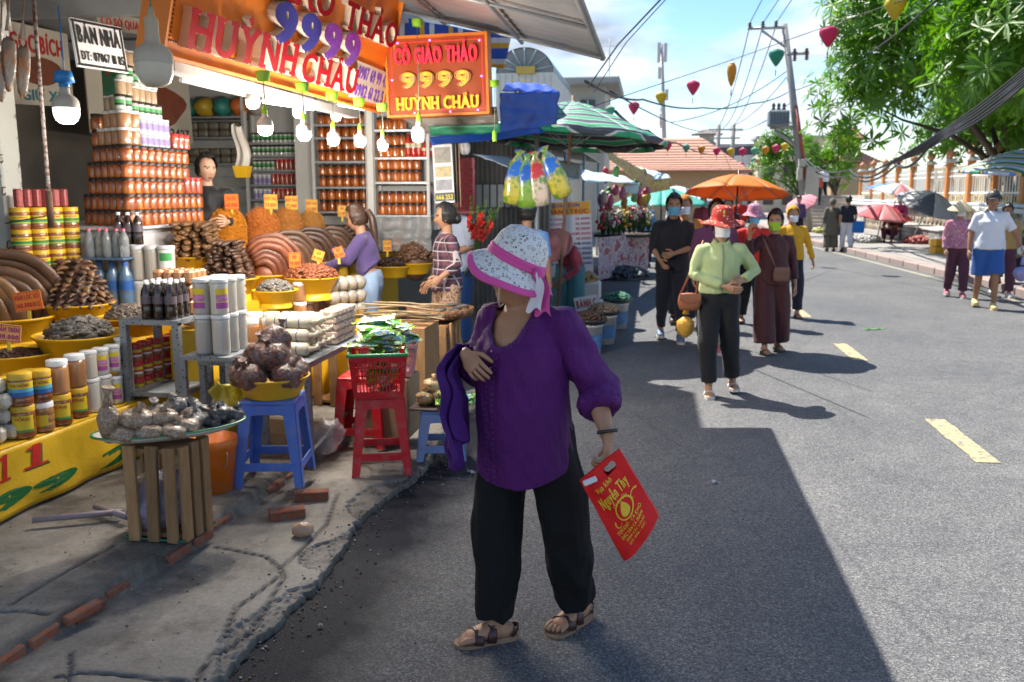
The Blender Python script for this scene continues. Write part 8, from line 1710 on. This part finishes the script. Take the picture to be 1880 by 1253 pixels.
sw=thing('stall_wall','corrugated stall wall with a bright grille window behind the shoppers','wall');a,b_=AY(838,330,12.2),AY(1012,330,12.2);m=MB();m.grid(lambda u,v:(lerp(a.x-1.2,b_.x,u),12.2+.015*math.sin(u*240),lerp(.1,2.6,v)),200,1);m.build('cladding',M('dull_cladding',(.2,.19,.18),.7,var=.2),sw)
p=AY(880,360,12.15);q=AY(912,328,12.15);m=MB();m.box((p.x+.2,12.15,p.z),(.8,.03,.3));g_=m.build('window',M('frosted_pane',(.5,.55,.6),.3),sw)
for k in range(8):m=MB();m.box((p.x-.15+.1*k,12.12,p.z),(.018,.02,.34));m.build('grille_bar',M('dark_iron',(.06,.06,.06),.6),g_)
board('stall_fascia','grey strip lettered QUAY ĐT over the stall counter','sign',((842,386),(915,383),(915,402),(842,405)),(9.9,9.9,9.9,9.9),(('QUAY ĐT - 0986',0,0,.86,.5,MBK,.04),),M('grey_strip',(.3,.3,.3),.6))
rp=pat('red_packet_sheet',lambda b:b.set(b.mix(b.vor(26),(.4,.015,.03),(.12,.01,.015)),.35))
for k in range(5):m=MB();m.box((0,0,0),(.17,.03,.13),bev=.012);o=m.build('hanging_packet',rp,None,AD(857,302+20*k,9.0),.1);tag(o,'dark red packet in the hanging strip beside the picture panel','packet','strip of dark red packets')
for px in(836,842):m=MB();A_,B_=AD(px,262,8.4),AD(px+4,380,8.4);m.tube([A_,B_],.006,5);o=m.build('rope',M('jute_rope',(.42,.3,.18),.8));tag(o,'thin upright rope beside the picture panel','rope','ropes beside the picture panel')
rf_=thing('stall_roof','dark corrugated stall roof behind the parasol','roof');m=MB();m.grid(lambda u,v:(lerp(-4.6,-1.3,u),lerp(10.6,24,v),lerp(2.95,2.45,u)+.015*math.sin(v*260)),2,160);m.build('sheet',M('dark_zinc',(.12,.12,.13),.6,metal=.3),rf_)
for x,y in((-1.35,10.8),(-1.35,14.5),(-1.35,18.5),(-1.35,23.5)):m=MB();m.tube([(x,y,0),(x,y,2.45)],.03,8);m.build('post',MSTEEL,rf_)
m=MB();m.box((-3.2,17.5,1.2),(.1,12,2.2));m.build('back_wall',M('stall_back',(.16,.15,.15),.85,var=.3),rf_)
cloth_panel('plastic_awning','clear plastic awning with pale blue edge over the hanging snacks','awning',quad([AD(868,284,8.6),AD(1070,300,10.5),AD(1064,332,9.6),AD(930,308,8.2)],.02,.02,3),24,8,pat('blue_edge_film',lambda b:(b.set(b.mix(b.noise(6,4),(.45,.55,.6),(.7,.75,.76)),.25,alpha=.7),b.bump(b.noise(8,5),.6,.03))))
MRING=pat('green_ring_stripe',lambda b:(lambda v:b.set(b.ramp(b.math('FRACT',b.math('MULTIPLY',v,5.2)),[(0,(.02,.3,.13)),(.38,(.5,.5,.5)),(.45,(.05,.055,.07)),(.9,(.5,.5,.5)),(.96,(.02,.3,.13))],True),.6))((lambda q:(b.l(b.tc.outputs['Object'],q.inputs[0]),q.outputs['Value'])[1])(b.n('ShaderNodeVectorMath',operation='LENGTH'))))
tip=AD(1052,186,10.0);gp=brolly('market_parasol','big green and grey striped parasol over the left stalls',tip,1.08,.4,[MRING],8,(.06,.05,1),2.35,M('wood_pole',(.25,.15,.1),.7),.15,val=.06)
for n_,(x,y,c0,c1,s)in enumerate(((946,335,(.02,.12,.5),(.5,.42,.05),'blue and yellow'),(968,342,(.02,.1,.45),(.2,.35,.04),'blue and green'),(988,338,(.5,.03,.02),(.65,.5,.4),'red and white'),(1020,325,(.02,.14,.55),(.55,.45,.05),'tilted blue and yellow'))):
 m=MB();m.lathe([(.002,.3),(.045,.29),(.02,.25),(.062,.17),(.078,.02),(.076,-.12),(.068,-.19),(.03,-.21),(0,-.205)],18,fx=lambda a,r,z:(r*(1+.28*math.cos(2*a)+.06*noise.noise((a,z*8,n_))),z))
 o=m.build('snack_bag',pat('snack_print_%d'%n_,lambda b:(b.set(b.mix(b.ramp(b.noise(9,4),[(.45,(0,0,0)),(.55,(1,1,1))]),b.mix(b.ramp((lambda q:(b.l(b.tc.outputs['Object'],q.inputs[0]),q.outputs[2])[1])(b.n('ShaderNodeSeparateXYZ')),[(.0,c1),(.08,c0)]),c0,.0)if False else b.ramp((lambda q:(b.l(b.tc.outputs['Object'],q.inputs[0]),b.math('ADD',q.outputs[2],.3))[1])(b.n('ShaderNodeSeparateXYZ')),[(.28,c1),(.36,c0)]),b.ramp(b.noise(24,3),[(.4,c1),(.6,(.1,.25,.03))])),.2,coat=.8),b.bump(b.noise(12,5),.6,.02))),None,AD(x,y,8.3),(0,(-.25,-.05,.08,.42)[n_]*-1 if n_==3 else(.15,.0,-.12)[n_],.3));tag(o,s+' printed snack bag hanging under the parasol','snack bag')
t,F,w_,h_=board('menu_board','white rice-shop menu board with orange heading behind the bending woman','menu board',((994,372),(1086,370),(1088,506),(996,512)),(12.4,12.4,12.4,12.4),(),MWB,thick=.05)
m=MB();m.box((0,h_*.41,.002),(w_*.98,h_*.17,.004),mat=F);hd_=m.build('heading_band',M('menu_orange',(.75,.35,.02),.5),t)
for s,y,ww,hh,mm in(('QUÁN CƠM',.45,.55,.045,MBP),('THANH TRÚC',.37,.88,.055,MRP)):m=MB();put_text(m,s,F@Matrix.Translation((0,y*h_,.005)),w_*ww,h_*hh,.001,.05);m.build('heading_print',mm,hd_)['kind']='stuff'
MCR=M('crimson_print',(.5,.03,.1),.6)
for i,(s,pr2)in enumerate((('CƠM CHAY','20.000Đ'),('CƠM SƯỜN','30.000Đ'),('CƠM TÉP','30.000Đ'),('CƠM THỊT KHO','30.000Đ'),('CƠM GÀ','40.000Đ'),('BÚN + MỰC XÀO','40.000Đ'),('BÚN RIÊU','30.000Đ'),('BÚN CÁ','30.000Đ'),('HỦ TIẾU','40.000Đ'),('MÌ XÀO','40.000Đ'))):
 for tx,x,ww in((s,-.46+.028*len(s),.055*len(s)),(pr2,.33,.3)):m=MB();put_text(m,tx,F@Matrix.Translation((x*w_,(.27-.066*i)*h_,.001)),w_*ww,h_*.034,.001,.045);m.build('menu_print',MCR if i<5 else MBP,t)['kind']='stuff'
for sx in(-.45,.45):m=MB();m.box((0,0,-h_/2-.2),(.04,.04,.45));o_=m.build('foot',MSTEEL,t);o_.matrix_world=Matrix.Translation(F.translation+Vector((sx*w_,.03,0)))
BKM=MB().lathe([(0,0),(.12,0),(.14,.3),(.148,.3),(.148,.33),(.138,.33),(.12,.02),(0,.02)],24).mesh('bucket',M('white_bucket',(.6,.6,.6),.5,var=.1,rv=.1));LBM=MB().lathe([(.128,.07),(.1375,.22)],24).mesh('label',M('bucket_label',(.08,.2,.4),.5,var=.8,vs=16));HDM=MB().lathe([(0,0),(.17,.0),(.19,.03),(.2,.035),(.185,.04),(0,.012)],24).mesh('tray',M('dark_enamel',(.06,.06,.07),.5))
for i,(px,py,c_,nm)in enumerate(((1085,655,(.1,.05,.03),'dark brown tamarind'),(1112,634,(.34,.25,.15),'pale brown tubers'),(1136,606,(.05,.2,.12),'green wrapped cakes'))):
 p=V(*G(px,py))+V(-.03,.15,0);o=obj('bucket',BKM,None,p);tag(o,'white bucket carrying the tray of '+nm,'bucket','white buckets by the road edge');obj('label',LBM,o);q=obj('tray',HDM,None,p+V(0,0,.335));tag(q,'dark enamel tray of '+nm,'tray','dark trays on white buckets')
 bit_heap(p+V(0,0,.35),.17,.1,170,M('heap_'+nm.split()[-1],c_,.6,var=.4,vs=25),'heap of %s on an enamel tray'%nm,'produce',.05,False,.35)
p=V(*G(1074,580));m=MB();m.box((0,0,.11),(.5,.36,.22),bev=.02);m.box((0,0,.36),(.42,.32,.24),bev=.02);o=m.build('foam_box',M('white_foam',(.62,.62,.6),.7,var=.08),None,p);tag(o,'stacked white foam boxes behind the buckets','box');bit_heap(p+V(0,0,.48),.17,.12,90,M('fruit_brown',(.35,.24,.1),.5,var=.5,vs=14),'pile of small brown fruit on the foam boxes','fruit',.06,False,.5)
board('cake_sign','white card reading BÁNH in red leaning by the buckets','sign',((1055,548),(1098,540),(1098,566),(1055,573)),(10.6,10.6,10.6,10.6),(('BÁNH C',0,0,.85,.55,MRP,.05),),MWB)
fs=thing('flower_stall','flower stall with draped printed counter and blue-edged awning','stall');FA,FB=V(*G(1098,520)),V(*G(1192,500))
m=MB();m.grid(lambda u,v:lerp(FA,FB,u)+V(.03*math.sin(u*30)*v,.03*math.sin(u*26),.85-.8*v),40,6);m.build('counter_drape',pat('printed_drape',lambda b:b.set(b.ramp(b.noise(7,4),[(.35,(.35,.1,.14)),(.45,(.55,.5,.5)),(.55,(.3,.2,.35)),(.62,(.5,.45,.42))],True),.7)),fs)
m=MB();m.box(((FA.x+FB.x)/2,(FA.y+FB.y)/2+.5,.83),(1.3,1,.06));m.build('counter_top',MDRK,fs)
MBLO=[M('bloom_red',(.5,.02,.05),.6,var=.3),M('bloom_white',(.62,.62,.5),.6,var=.15),M('bloom_yellow',(.6,.42,.03),.6,var=.2),M('bloom_pink',(.55,.12,.25),.6,var=.3),M('leaf_dark',(.03,.09,.025),.6,var=.4)]
for i in range(10):
 m=MB();p=lerp(FA,FB,(i+.5)/10)+V(0,.2+.2*(i%2),.86)
 for k in range(40):
  a=RND.uniform(0,6.28);r_=RND.uniform(0,.13);z=RND.uniform(.15,.55);q=V(r_*math.cos(a),r_*math.sin(a),z)
  if k%2:m.ball(q,RND.uniform(.025,.045),6,4,0)
  else:m.tube([V(0,0,0),q*.6,q],[.006,.02,.002],4,1)
 o=m.build('flower_bucket',[MBLO[(0,1,3,1,2,0,1,3,2,1)[i]],MBLO[4]],None,p);tag(o,('red','white','pink','cream','yellow','dark red','pale','rosy','golden','ivory')[i]+' bunch of flowers on the flower stall counter','flowers')
for i in range(26):
 p=lerp(FA,FB,RND.uniform(-.05,1.05))+V(0,RND.uniform(-.1,.4),RND.uniform(1.45,2.15));c_=RND.choice(((.5,.03,.05),(.55,.4,.05),(.1,.25,.08),(.6,.55,.5),(.5,.15,.3),(.4,.2,.05)));m=MB();m.ball((0,0,0),(.07,.06,RND.uniform(.08,.16)),10,7,fn=lambda d:1+.3*noise.noise(d*3+V(i,0,0)));o=m.build('hanging_trinket',M('trinket_%d'%(int(c_[0]*100)+int(c_[1]*100)),c_,.5,var=.5,vs=20,rv=.3),None,p);tag(o,'bright ornament hanging under the flower stall awning','ornament','ornaments hanging at the flower stall')
MAW=pat('pale_blue_canvas',lambda b:b.set(b.mix(b.noise(5,4),(.34,.5,.58),(.55,.66,.7)),.6));MYB=pat('yellow_banner_canvas',lambda b:b.set(b.mix(b.ramp(b.noise(12,4),[(.5,(0,0,0)),(.56,(1,1,1))]),(.6,.42,.16),(.4,.26,.1)),.6))
cloth_panel('canvas_awning','pale blue canvas awning sloping over the flower stall','awning',quad([AD(1062,312,15),AD(1150,325,19),AD(1172,338,16.5),AD(1072,333,13)],0,.02,2),16,6,MAW);cloth_panel('canvas_awning','pale blue valance at the street end of the flower stall','awning',quad([AD(1145,340,16.3),AD(1174,336,16.6),AD(1170,356,16.6),AD(1148,354,16.3)],0,.02,4),10,4,MAW)
cloth_panel('banner_awning','long yellow printed banner edging the stall awning','awning',quad([AD(1112,274,14.5),AD(1200,324,20),AD(1194,352,20),AD(1118,292,14.5)],0,.02,5),20,5,MYB);cloth_panel('banner_awning','yellow printed banner facing up the street below the tiled roof','awning',quad([AD(1184,334,19.8),AD(1232,326,20.4),AD(1230,348,20.4),AD(1180,358,19.8)],0,.02,6),14,5,MYB);cloth_panel('canvas_awning','pale blue roof sheet above the yellow banners','awning',quad([AD(1168,306,22),AD(1228,322,22.5),AD(1232,328,20.4),AD(1190,331,19.8)],0,.02,7),10,4,MAW)
t,F,w_,h_=board('corner_sign','blue triangular sign lettered ANH above the striped parasol','sign',((1022,182),(1088,206),(1088,214),(1022,226)),(10.6,11.2,11.2,10.6),(('ANH',.0,.0,.6,.55,MWB,.06),),M('sign_blue',(.03,.2,.5),.5))
bit_heap(V(*G(1145,512))+V(0,0,.02),.5,.2,160,M('shoe_pile',(.05,.06,.07),.5,var=.8,vs=30),'low heap of dark shoes spread before the flower stall','shoes',.16,False,.3)
for px,Y,c_ in((1242,30,(.6,.6,.6)),(1215,24,(.05,.35,.28))):p=AY(px,342,Y);brolly('market_parasol',('pale' if Y==30 else 'teal')+' parasol far down the left side of the street',p,1.3,.5,[M('far_canvas_%d'%Y,c_,.7)],8,(0,0,1),2.2,None,.3)
# ================================================================ TREES, POLES, WIRES, LANTERNS, RIGHT-HAND VENDORS
def m_leaf(b):
 c=b.mix(1.0,b.mix(b.noise(2.2,3),(.06,.15,.008),(.13,.27,.018)),b.ramp(b.noise(40,2),[(.3,(.75,.8,.7)),(.7,(1.15,1.1,1.1))]),'MULTIPLY')
 b.set(c,.42,spec=.5);tr=b.n('ShaderNodeBsdfTranslucent');b.l(b.mix(1.0,c,(1.5,1.7,.6),'MULTIPLY'),tr.inputs[0]);ms=b.n('ShaderNodeMixShader');ms.inputs[0].default_value=.42;b.l(b.b.outputs[0],ms.inputs[1]);b.l(tr.outputs[0],ms.inputs[2]);b.l(ms.outputs[0],b.o.inputs[0])
MLEAF=pat('leaf_green',m_leaf);MBARK=M('bark',(.09,.07,.055),.9,var=.4,vs=9,bump=.7,bs=25)
LV=[(0,0,0),(.3,.055,.02),(.62,.072,.01),(1,0,-.09),(.62,-.072,.01),(.3,-.055,.02),(.3,0,-.01),(.62,0,-.022)]
LF=[(0,6,1),(1,6,7,2),(2,7,3),(0,5,6),(5,4,7,6),(4,3,7)]
LME=MB().add(LV,LF,0,True).mesh('leaf',MLEAF)
def tree(label,base,crown,rad,n,L,seed,nobj=0,trunk_r=.2,lobes=5):
 R_=random.Random(seed);t=thing('tree',label,'tree',tuple(base));C_=Vector(crown)-Vector(base);m=MB();fork=V(C_.x*.15,C_.y*.15,C_.z*.42);m.tube([(0,0,-.1),fork*.5+V(.08,0,0),fork],[trunk_r,trunk_r*.8,trunk_r*.7],10);m.build('trunk',MBARK,t)
 LB=[]
 for i in range(lobes*3):
  a=R_.uniform(0,6.28);z=R_.uniform(-.75,.95);s=math.sqrt(1-z*z*.8)*R_.uniform(.45,.8);LB.append((C_+V(math.cos(a)*s*rad[0],math.sin(a)*s*rad[1],z*rad[2]*.75),R_.uniform(.32,.5)))
 for p,k in LB[:11]:m=MB();m.tube([fork,lerp(fork,p,.45)+V(0,0,.25),lerp(fork,p,.8),p],[trunk_r*.45,trunk_r*.32,trunk_r*.18,.02],7);m.build('limb',MBARK,t)
 m=MB();big=[];fl=MB()
 for i in range(n):
  p,k=R_.choice(LB);d=V(R_.gauss(0,1),R_.gauss(0,1),R_.gauss(.25,1)).normalized();q=p+V(d.x*rad[0],d.y*rad[1],d.z*rad[2])*k*R_.uniform(.7,1.05);up=(d+V(0,0,.7)).normalized();rot=up.to_track_quat('Z','Y').to_matrix().to_4x4()
  for j in range(R_.randint(9,13)):
   s=L*R_.uniform(.7,1.15);M4=Matrix.Translation(q)@rot@Matrix.Rotation(j*2.4+R_.uniform(-.3,.3),4,'Z')@Matrix.Rotation(R_.uniform(-.55,.35),4,'Y')@Matrix.Diagonal((s,s*R_.uniform(1.0,1.5),s,1));big.append(M4)
  if R_.random()<.05:fl.ball(q+up*.1,.05,6,4)
 cam_l=CAM-Vector(base);big.sort(key=lambda M4:(M4.translation-cam_l).length)
 for M4 in big[:nobj]:o=obj('leaf',LME,t);o.matrix_local=M4
 for M4 in big[nobj:]:m.add(LV,LF,0,True,M4)
 m.build('crown',MLEAF,t)['kind']='stuff'
 if fl.v:fl.build('blossom',M('cream_bloom',(.62,.5,.32),.6),t)['kind']='stuff'
tree('big frangipani tree with glossy leaf rosettes leaning over the railings',(8.9,16.0,.13),(6.9,17.2,5.3),(2.9,2.7,2.5),1500,.36,3,295,.26,8)
tree('frangipani tree behind the big one, near the utility pole',(10.6,28.5,.13),(7.4,26.5,5.3),(3.3,3.2,2.9),1300,.4,8,0,.2,8)
tree('leafy tree beyond the temple wall',(11.6,33,.13),(11.6,33,4.2),(3.2,3.2,2.2),700,.4,13,0,.2)
tree('dark small tree at the foot of the utility pole',(7.6,47,.13),(6.6,47,3.0),(1.5,1.6,1.9),300,.34,17,0,.12);tree('distant roadside tree behind the stone steps',(10.5,54,.13),(9.6,54,3.6),(1.8,2.0,2.0),220,.4,23,0,.16);tree('dark tree in the temple yard behind the right railings',(11.2,27,.13),(11.2,26.5,3.6),(2.0,2.2,1.7),420,.4,29,0,.2)
MPOL=M('concrete_pole',(.3,.29,.28),.85,var=.25,vs=3,bump=.3);MRDP=M('red_oxide',(.36,.09,.05),.7,var=.25)
PY=38.0;pb,pt_=AY(1484,424,PY),AY(1440,45,PY);up_=thing('utility_pole','leaning concrete utility pole with crossarm, transformer and red cable guard','utility pole',(pb.x,PY,.13));o_=V(pb.x,PY,.13)
def ul(px,py):return AY(px,py,PY)-o_
m=MB();m.tube([(0,0,0),pt_-o_],[.2,.12],12);m.build('pole',MPOL,up_);m=MB();m.tube([ul(1474,330)+V(.1,-.2,0),ul(1458,195)+V(.05,-.16,0)],.07,8);m.build('cable_guard',MRDP,up_)
for a,b_ in(((1372,54),(1440,52)),((1443,101),(1484,99))):m=MB();m.tube([ul(*a)-V(0,.15,0),ul(*b_)-V(0,.15,0)],.06,4);m.build('crossarm',MGRY,up_)
m=MB();m.tube([ul(1398,58)-V(0,.15,0),ul(1441,88)-V(0,.15,0)],.05,4);m.build('strut',MGRY,up_)
for px,py in((1376,48),(1400,46),(1424,45),(1458,96),(1480,95),(1458,108),(1480,106)):m=MB();p=ul(px,py)-V(0,.15,0);m.lathe([(.03,-.12),(.09,-.1),(.04,-.05),(.09,-.02),(.04,.04),(.08,.06),(.02,.12)],10,loc=p);m.build('insulator',M('brown_porcelain',(.1,.06,.05),.3),up_)
m=MB();p=ul(1427,219);m.box(p-V(0,.3,0),(.8,.6,.62),bev=.06)
for k in range(7):m.box(p+V(-.36+.12*k,-.63,0),(.03,.08,.5))
tf=m.build('transformer',M('transformer_grey',(.2,.24,.27),.6,var=.15),up_)
for k in(-1,0,1):m=MB();m.lathe([(.05,.3),(.09,.36),(.05,.42),(.08,.5),(.03,.6)],8,loc=p+V(.2*k,-.3,0));m.build('bushing',M('brown_porcelain',(.1,.06,.05),.3),tf)
for a,b_ in(((1412,236),(1465,232)),((1420,240),(1466,272))):m=MB();m.tube([ul(*a)-V(0,.3,0),ul(*b_)],.07,4);m.build('bracket',MGRY,up_)
for px,py,w_,h_ in((1488,342,.5,1.5),(1466,320,.2,.5),(1470,300,.25,.3)):m=MB();m.box(ul(px,py)-V(0,.3,0),(w_,.25,h_),bev=.02);m.build('meter_box',M('meter_box',(.5,.48,.42),.6),up_)
hf=thing('far_pole_pair','twin utility poles with crossarms far down the street','utility poles',(AY(1326,400,62).x,62,0));zt=AY(1326,230,62).z
for dx in(-.45,.5):m=MB();m.tube([(dx,0,0),(dx,0,zt)],.14,8);m.build('pole',MPOL,hf)
for k in range(3):m=MB();m.box((0,-.1,zt-.3-.55*k),(2.2-.3*k,.1,.1));m.build('crossarm',MGRY,hf)
tw_=thing('telecom_mast','slim telecom mast with panel antennas above the stalls','mast',(AY(1226,330,66).x,66,0));z1=AY(1214,82,66).z;x1_=AY(1214,82,66).x-tw_.location.x;m=MB();m.tube([(0,0,0),(x1_,0,z1)],[.2,.12],8);m.build('mast',MGRY,tw_)
for k in range(9):a=k*2.1;z=z1*(.98 if k<4 else(.87,.86,.74,.6,.58)[k-4]);m=MB();m.box((x1_*z/z1+.3*math.cos(a),.3*math.sin(a),z-.3),(.22,.12,1.3 if k<4 else .8),bev=.03);m.build('antenna',M('antenna_grey',(.45,.46,.46),.6),tw_)
MW_=M('wire_black',(.02,.02,.022),.6);WI=0
def wire(label,pts,r=.012,sag=.0):
 P=[AD(*p)for p in pts];Q=[]
 for i in range(len(P)-1):
  for k in range(10):t=k/10;Q.append(lerp(P[i],P[i+1],t)-V(0,0,sag*4*t*(1-t)))
 m=MB();m.tube(Q+[P[-1]],r,5);o=m.build('overhead_cable',MW_);tag(o,label,'cable','strands of the thick cable bundle' if 'strand' in label else None)
for k,(x,x2)in enumerate(((1376,1420),(1400,1456),(1424,1480))):
 wire('line from the %s insulator over the street'%('outer','middle','inner')[k],[(x,44,38.4),(x2,-40,30)],.018);wire('line from the %s insulator down to the far pole pair'%('outer','middle','inner')[k],[(x,50,38.4),(1316+12*k,236,62)],.022,.8)
wire('thin lantern wire slanting across the whole street',[(1030,215,11.5),(1345,110,22),(1480,62,17),(1660,0,15),(1760,-40,14)],.008);wire('sagging black cable from the stalls to the utility pole',[(1075,150,14),(1180,183,22),(1290,198,30),(1380,190,34),(1446,170,38)],.025,.1);wire('black cable running from the pole past the leaves',[(1446,170,38),(1560,118,26),(1720,0,15)],.02,.1);wire('steep dark wire rising from the awning corner',[(1080,160,11),(1135,82,9.5),(1220,-8,8)],.009);wire('second steep wire beside the awning corner',[(1090,170,12),(1150,78,10.5),(1240,-20,9)],.006)
wire('low cable along the stall roofs to the far street',[(1130,205,16),(1190,240,24),(1240,262,34),(1310,285,55)],.03,.1);wire('slack telephone cable from pole to tree',[(1478,290,38),(1560,312,30),(1640,298,20),(1720,245,15)],.03,.3);wire('second slack telephone cable below the tree',[(1478,298,38),(1560,322,30),(1650,300,20)],.025,.3)
for k in range(9):wire('black cable strand in the thick bundle crossing the frangipani',[(1600+5*k,316-3*k,19),(1740,234+2.4*k,13.2),(1900,110+4*k,10.5)],.014,.03+.02*(k%4))
for k,(a,b_)in enumerate((((1340,232,62),(1446,140,38)),((1340,240,62),(1450,190,38)),((1230,225,40),(1446,130,38)),((1120,168,20),(1320,240,62)))):wire('thin service wire %s the far poles'%('rising from','running to','passing above','slanting down to')[k],[a,b_],.02,.4)
LC={'pink':(.6,.04,.15),'yellow':(.6,.45,.03),'orange':(.6,.3,.03),'mint':(.15,.42,.28),'teal':(.05,.32,.22)}
LM={}
for c_,v in LC.items():
 for f_ in(0,1):
  m=MB();pr=[(.02,0),(.12,-.02),(.3,-.09),(.36,-.2),(.34,-.32),(.22,-.55),(.06,-.78),(.03,-.8)]if f_==0 else[(.03,0),(.13,-.04),(.2,-.2),(.21,-.4),(.15,-.75),(.05,-1.0),(.03,-1.02)]
  m.lathe(pr,24,fx=lambda a,r,z:(r*(1+.03*abs(math.sin(8*a))),z));LM[c_,f_]=m.mesh('shade',trans('silk_'+c_,v))
CPM=MB().lathe([(.0,.05),(.04,.045),(.13,-.012)],12).mesh('cap',M('pale_silk',(.6,.55,.5),.7));TSM=MB().tube([(0,0,-.8),(0,0,-.95),(0,0,-1.0),(0,0,-1.25)],[.006,.006,.025,.018],6).mesh('tassel',M('dark_tassel',(.08,.02,.03),.8));HKM=MB().tube([(0,0,.2),(0,0,.04)],.008,5).mesh('hook',MW_)
LL=[(1522,48,17.5,34,'pink',0,'above the utility pole crossarm'),(1426,90,20,28,'teal',0,'against the crossarm of the pole'),(1645,-6,15.3,38,'yellow',0,'beside the big frangipani'),(1344,116,22,17,'orange',1,'alone between mast and pole'),(1273,148,24,24,'pink',0,'right of the telecom mast'),(1214,169,25,21,'yellow',0,'in front of the telecom mast'),(1164,187,25,21,'pink',0,'above the striped parasol edge'),(1120,195,24,19,'mint',0,'beside the villa roof'),(1190,250,34,15,'yellow',0,'at the parasol corner'),(1226,261,36,15,'pink',0,'at the foot of the mast')]
for k,(x,y,c_)in enumerate(((1260,265,'mint'),(1288,268,'orange'),(1316,271,'pink'),(1342,272,'yellow'),(1364,272,'pink'),(1386,271,'mint'),(1406,269,'orange'),(1425,266,'pink'),(1441,263,'yellow'))):LL.append((x,y,40,14,c_,0,'in the low far string of lanterns'))
for k,(x,y,c_)in enumerate(((1384,290,'mint'),(1393,292,'pink'),(1361,298,'pink'),(1374,304,'mint'),(1337,306,'orange'),(1316,311,'pink'),(1292,316,'yellow'),(1276,320,'teal'),(1251,324,'pink'),(1338,316,'yellow'),(1356,311,'pink'),(1253,346,'yellow'),(1266,344,'orange'),(1241,348,'pink'),(1278,340,'pink'),(1414,282,'pink'))):LL.append((x,y,60,11,c_,0,'among the smallest lanterns above the far stalls'))
for x,y,d,wpx,c_,f_,lb in LL:
 s=wpx*d/FPX/(.72 if f_==0 else .42);t=thing('silk_lantern','%s silk lantern hanging %s'%(c_,lb),'lantern',tuple(AD(x,y,d)),RND.uniform(0,6),'silk lanterns strung over the street');t.scale=(s,s,s)
 obj('shade',LM[c_,f_],t);obj('cap',CPM,t);obj('tassel',TSM,t,None if f_==0 else(0,0,-.2));obj('hook',HKM,t)
def cm(n,c):return M('canvas_'+n,c,.7,var=.18,vs=5)
brolly('vendor_umbrella','patchwork umbrella of white, blue and red cloth tilted by the wall',AD(1655,338,30),1.05,.38,[cm('white',(.6,.58,.56)),cm('peach',(.6,.42,.36)),cm('blue',(.1,.22,.5)),cm('white',(.6,.58,.56)),cm('rose',(.55,.2,.2))],8,(.25,-.1,1),1.8,MSTEEL,.5)
brolly('vendor_umbrella','red umbrella low over the seated vendor',AD(1624,376,28.5),.95,.35,[cm('red',(.5,.07,.08)),cm('rose',(.55,.2,.2))],8,(.1,-.2,1),1.2,MSTEEL,.6);brolly('vendor_umbrella','pale grey umbrella leaning against the low block wall',AD(1716,355,25.5),.95,.42,[cm('grey',(.5,.46,.45)),cm('dark',(.12,.12,.14)),cm('grey',(.5,.46,.45))],8,(.3,-.35,1),1.3,MSTEEL,.6)
brolly('vendor_umbrella','pink umbrella held open beside the utility pole',AD(1468,366,32.6),.6,.22,[cm('pinkc',(.6,.22,.26))],8,(-.5,-.5,1),.9,MSTEEL,.6)
brolly('market_parasol','large green and blue striped parasol at the right edge of the street',AD(1900,272,15.2),1.15,.42,[stripes('teal_blue_bands',[(.03,.25,.12),(.5,.5,.48),(.12,.22,.5),(.55,.4,.1),(.05,.06,.07)],0,5.0)],8,(.05,-.05,1),2.3,MSTEEL,.3,val=.05)
for i,(px,py,r_,c_,lb)in enumerate(((1588,446,.5,(.4,.38,.36),'heap of pale and dark wares on the pavement by the couple'),(1520,428,.55,(.4,.4,.1),'low spread of yellow and green produce by the steps'),(1690,448,.5,(.3,.06,.05),'mixed red goods heaped on the right pavement'),(1862,470,.55,(.35,.2,.14),'heap of brown baskets and goods by the far vendor'),(1742,455,.45,(.3,.28,.15),'tray of mixed greens on the right pavement'),(1868,500,.45,(.16,.2,.1),'spread of leafy vegetables near the polo shirt'))):
 bit_heap(V(*G(px,py,.14)),r_,.22,110,M('wares_%d'%i,c_,.6,var=.9,vs=16),lb,'goods',.16,False,.4)
for k in range(2):p=V(*G(1728,466,.14));m=MB();m.box((0,0,.09+.19*k),(.5,.34,.18),bev=.015);m.box((0,-.172,.09+.19*k),(.4,.01,.06));o=m.build('plastic_crate',plastic('crate_yellow',(.7,.34,.01)),None,p,.2);tag(o,('lower' if k==0 else 'upper')+' yellow plastic crate beside the conical hat vendor','crate')
p=V(*G(1662,446,.14));m=MB();m.box((0,0,.22),(.45,.4,.44),bev=.02);o=m.build('foam_box',M('white_foam',(.62,.62,.6),.7),None,p+V(.1,2.2,0));tag(o,'white foam box under the vendor in magenta','box')
for i,(px,py,c_,lb)in enumerate(((1604,606,(.08,.25,.05),'fallen green frond lying on the sunlit asphalt'),(1310,888,(.6,.6,.58),'scrap of white paper on the shaded asphalt'),(865,870,(.5,.5,.52),'crumpled clear film in the gutter by the low stool'),(588,1153,(.5,.45,.38),'pale stub lying in the gutter'),(1345,940,(.3,.28,.25),'tiny pale scrap on the shaded asphalt'))):
 m=MB();s=(.3,.045,.07,.022,.02)[i];m.grid(lambda u,v:((u-.5)*s,(v-.5)*s*(.18 if i==0 else .55)*(1-abs(u-.5)*1.2),.006+.012*math.sin(u*7+v*5)**2+(.04*noise.noise((u*5,v*5,1))**2 if i==2 else 0)),10,5);o=m.build('road_litter',M('litter_%d'%i,c_,.6),None,AZ(px,py),.4+i);tag(o,lb,'litter')
bpy.data.scenes.remove(TMPS)
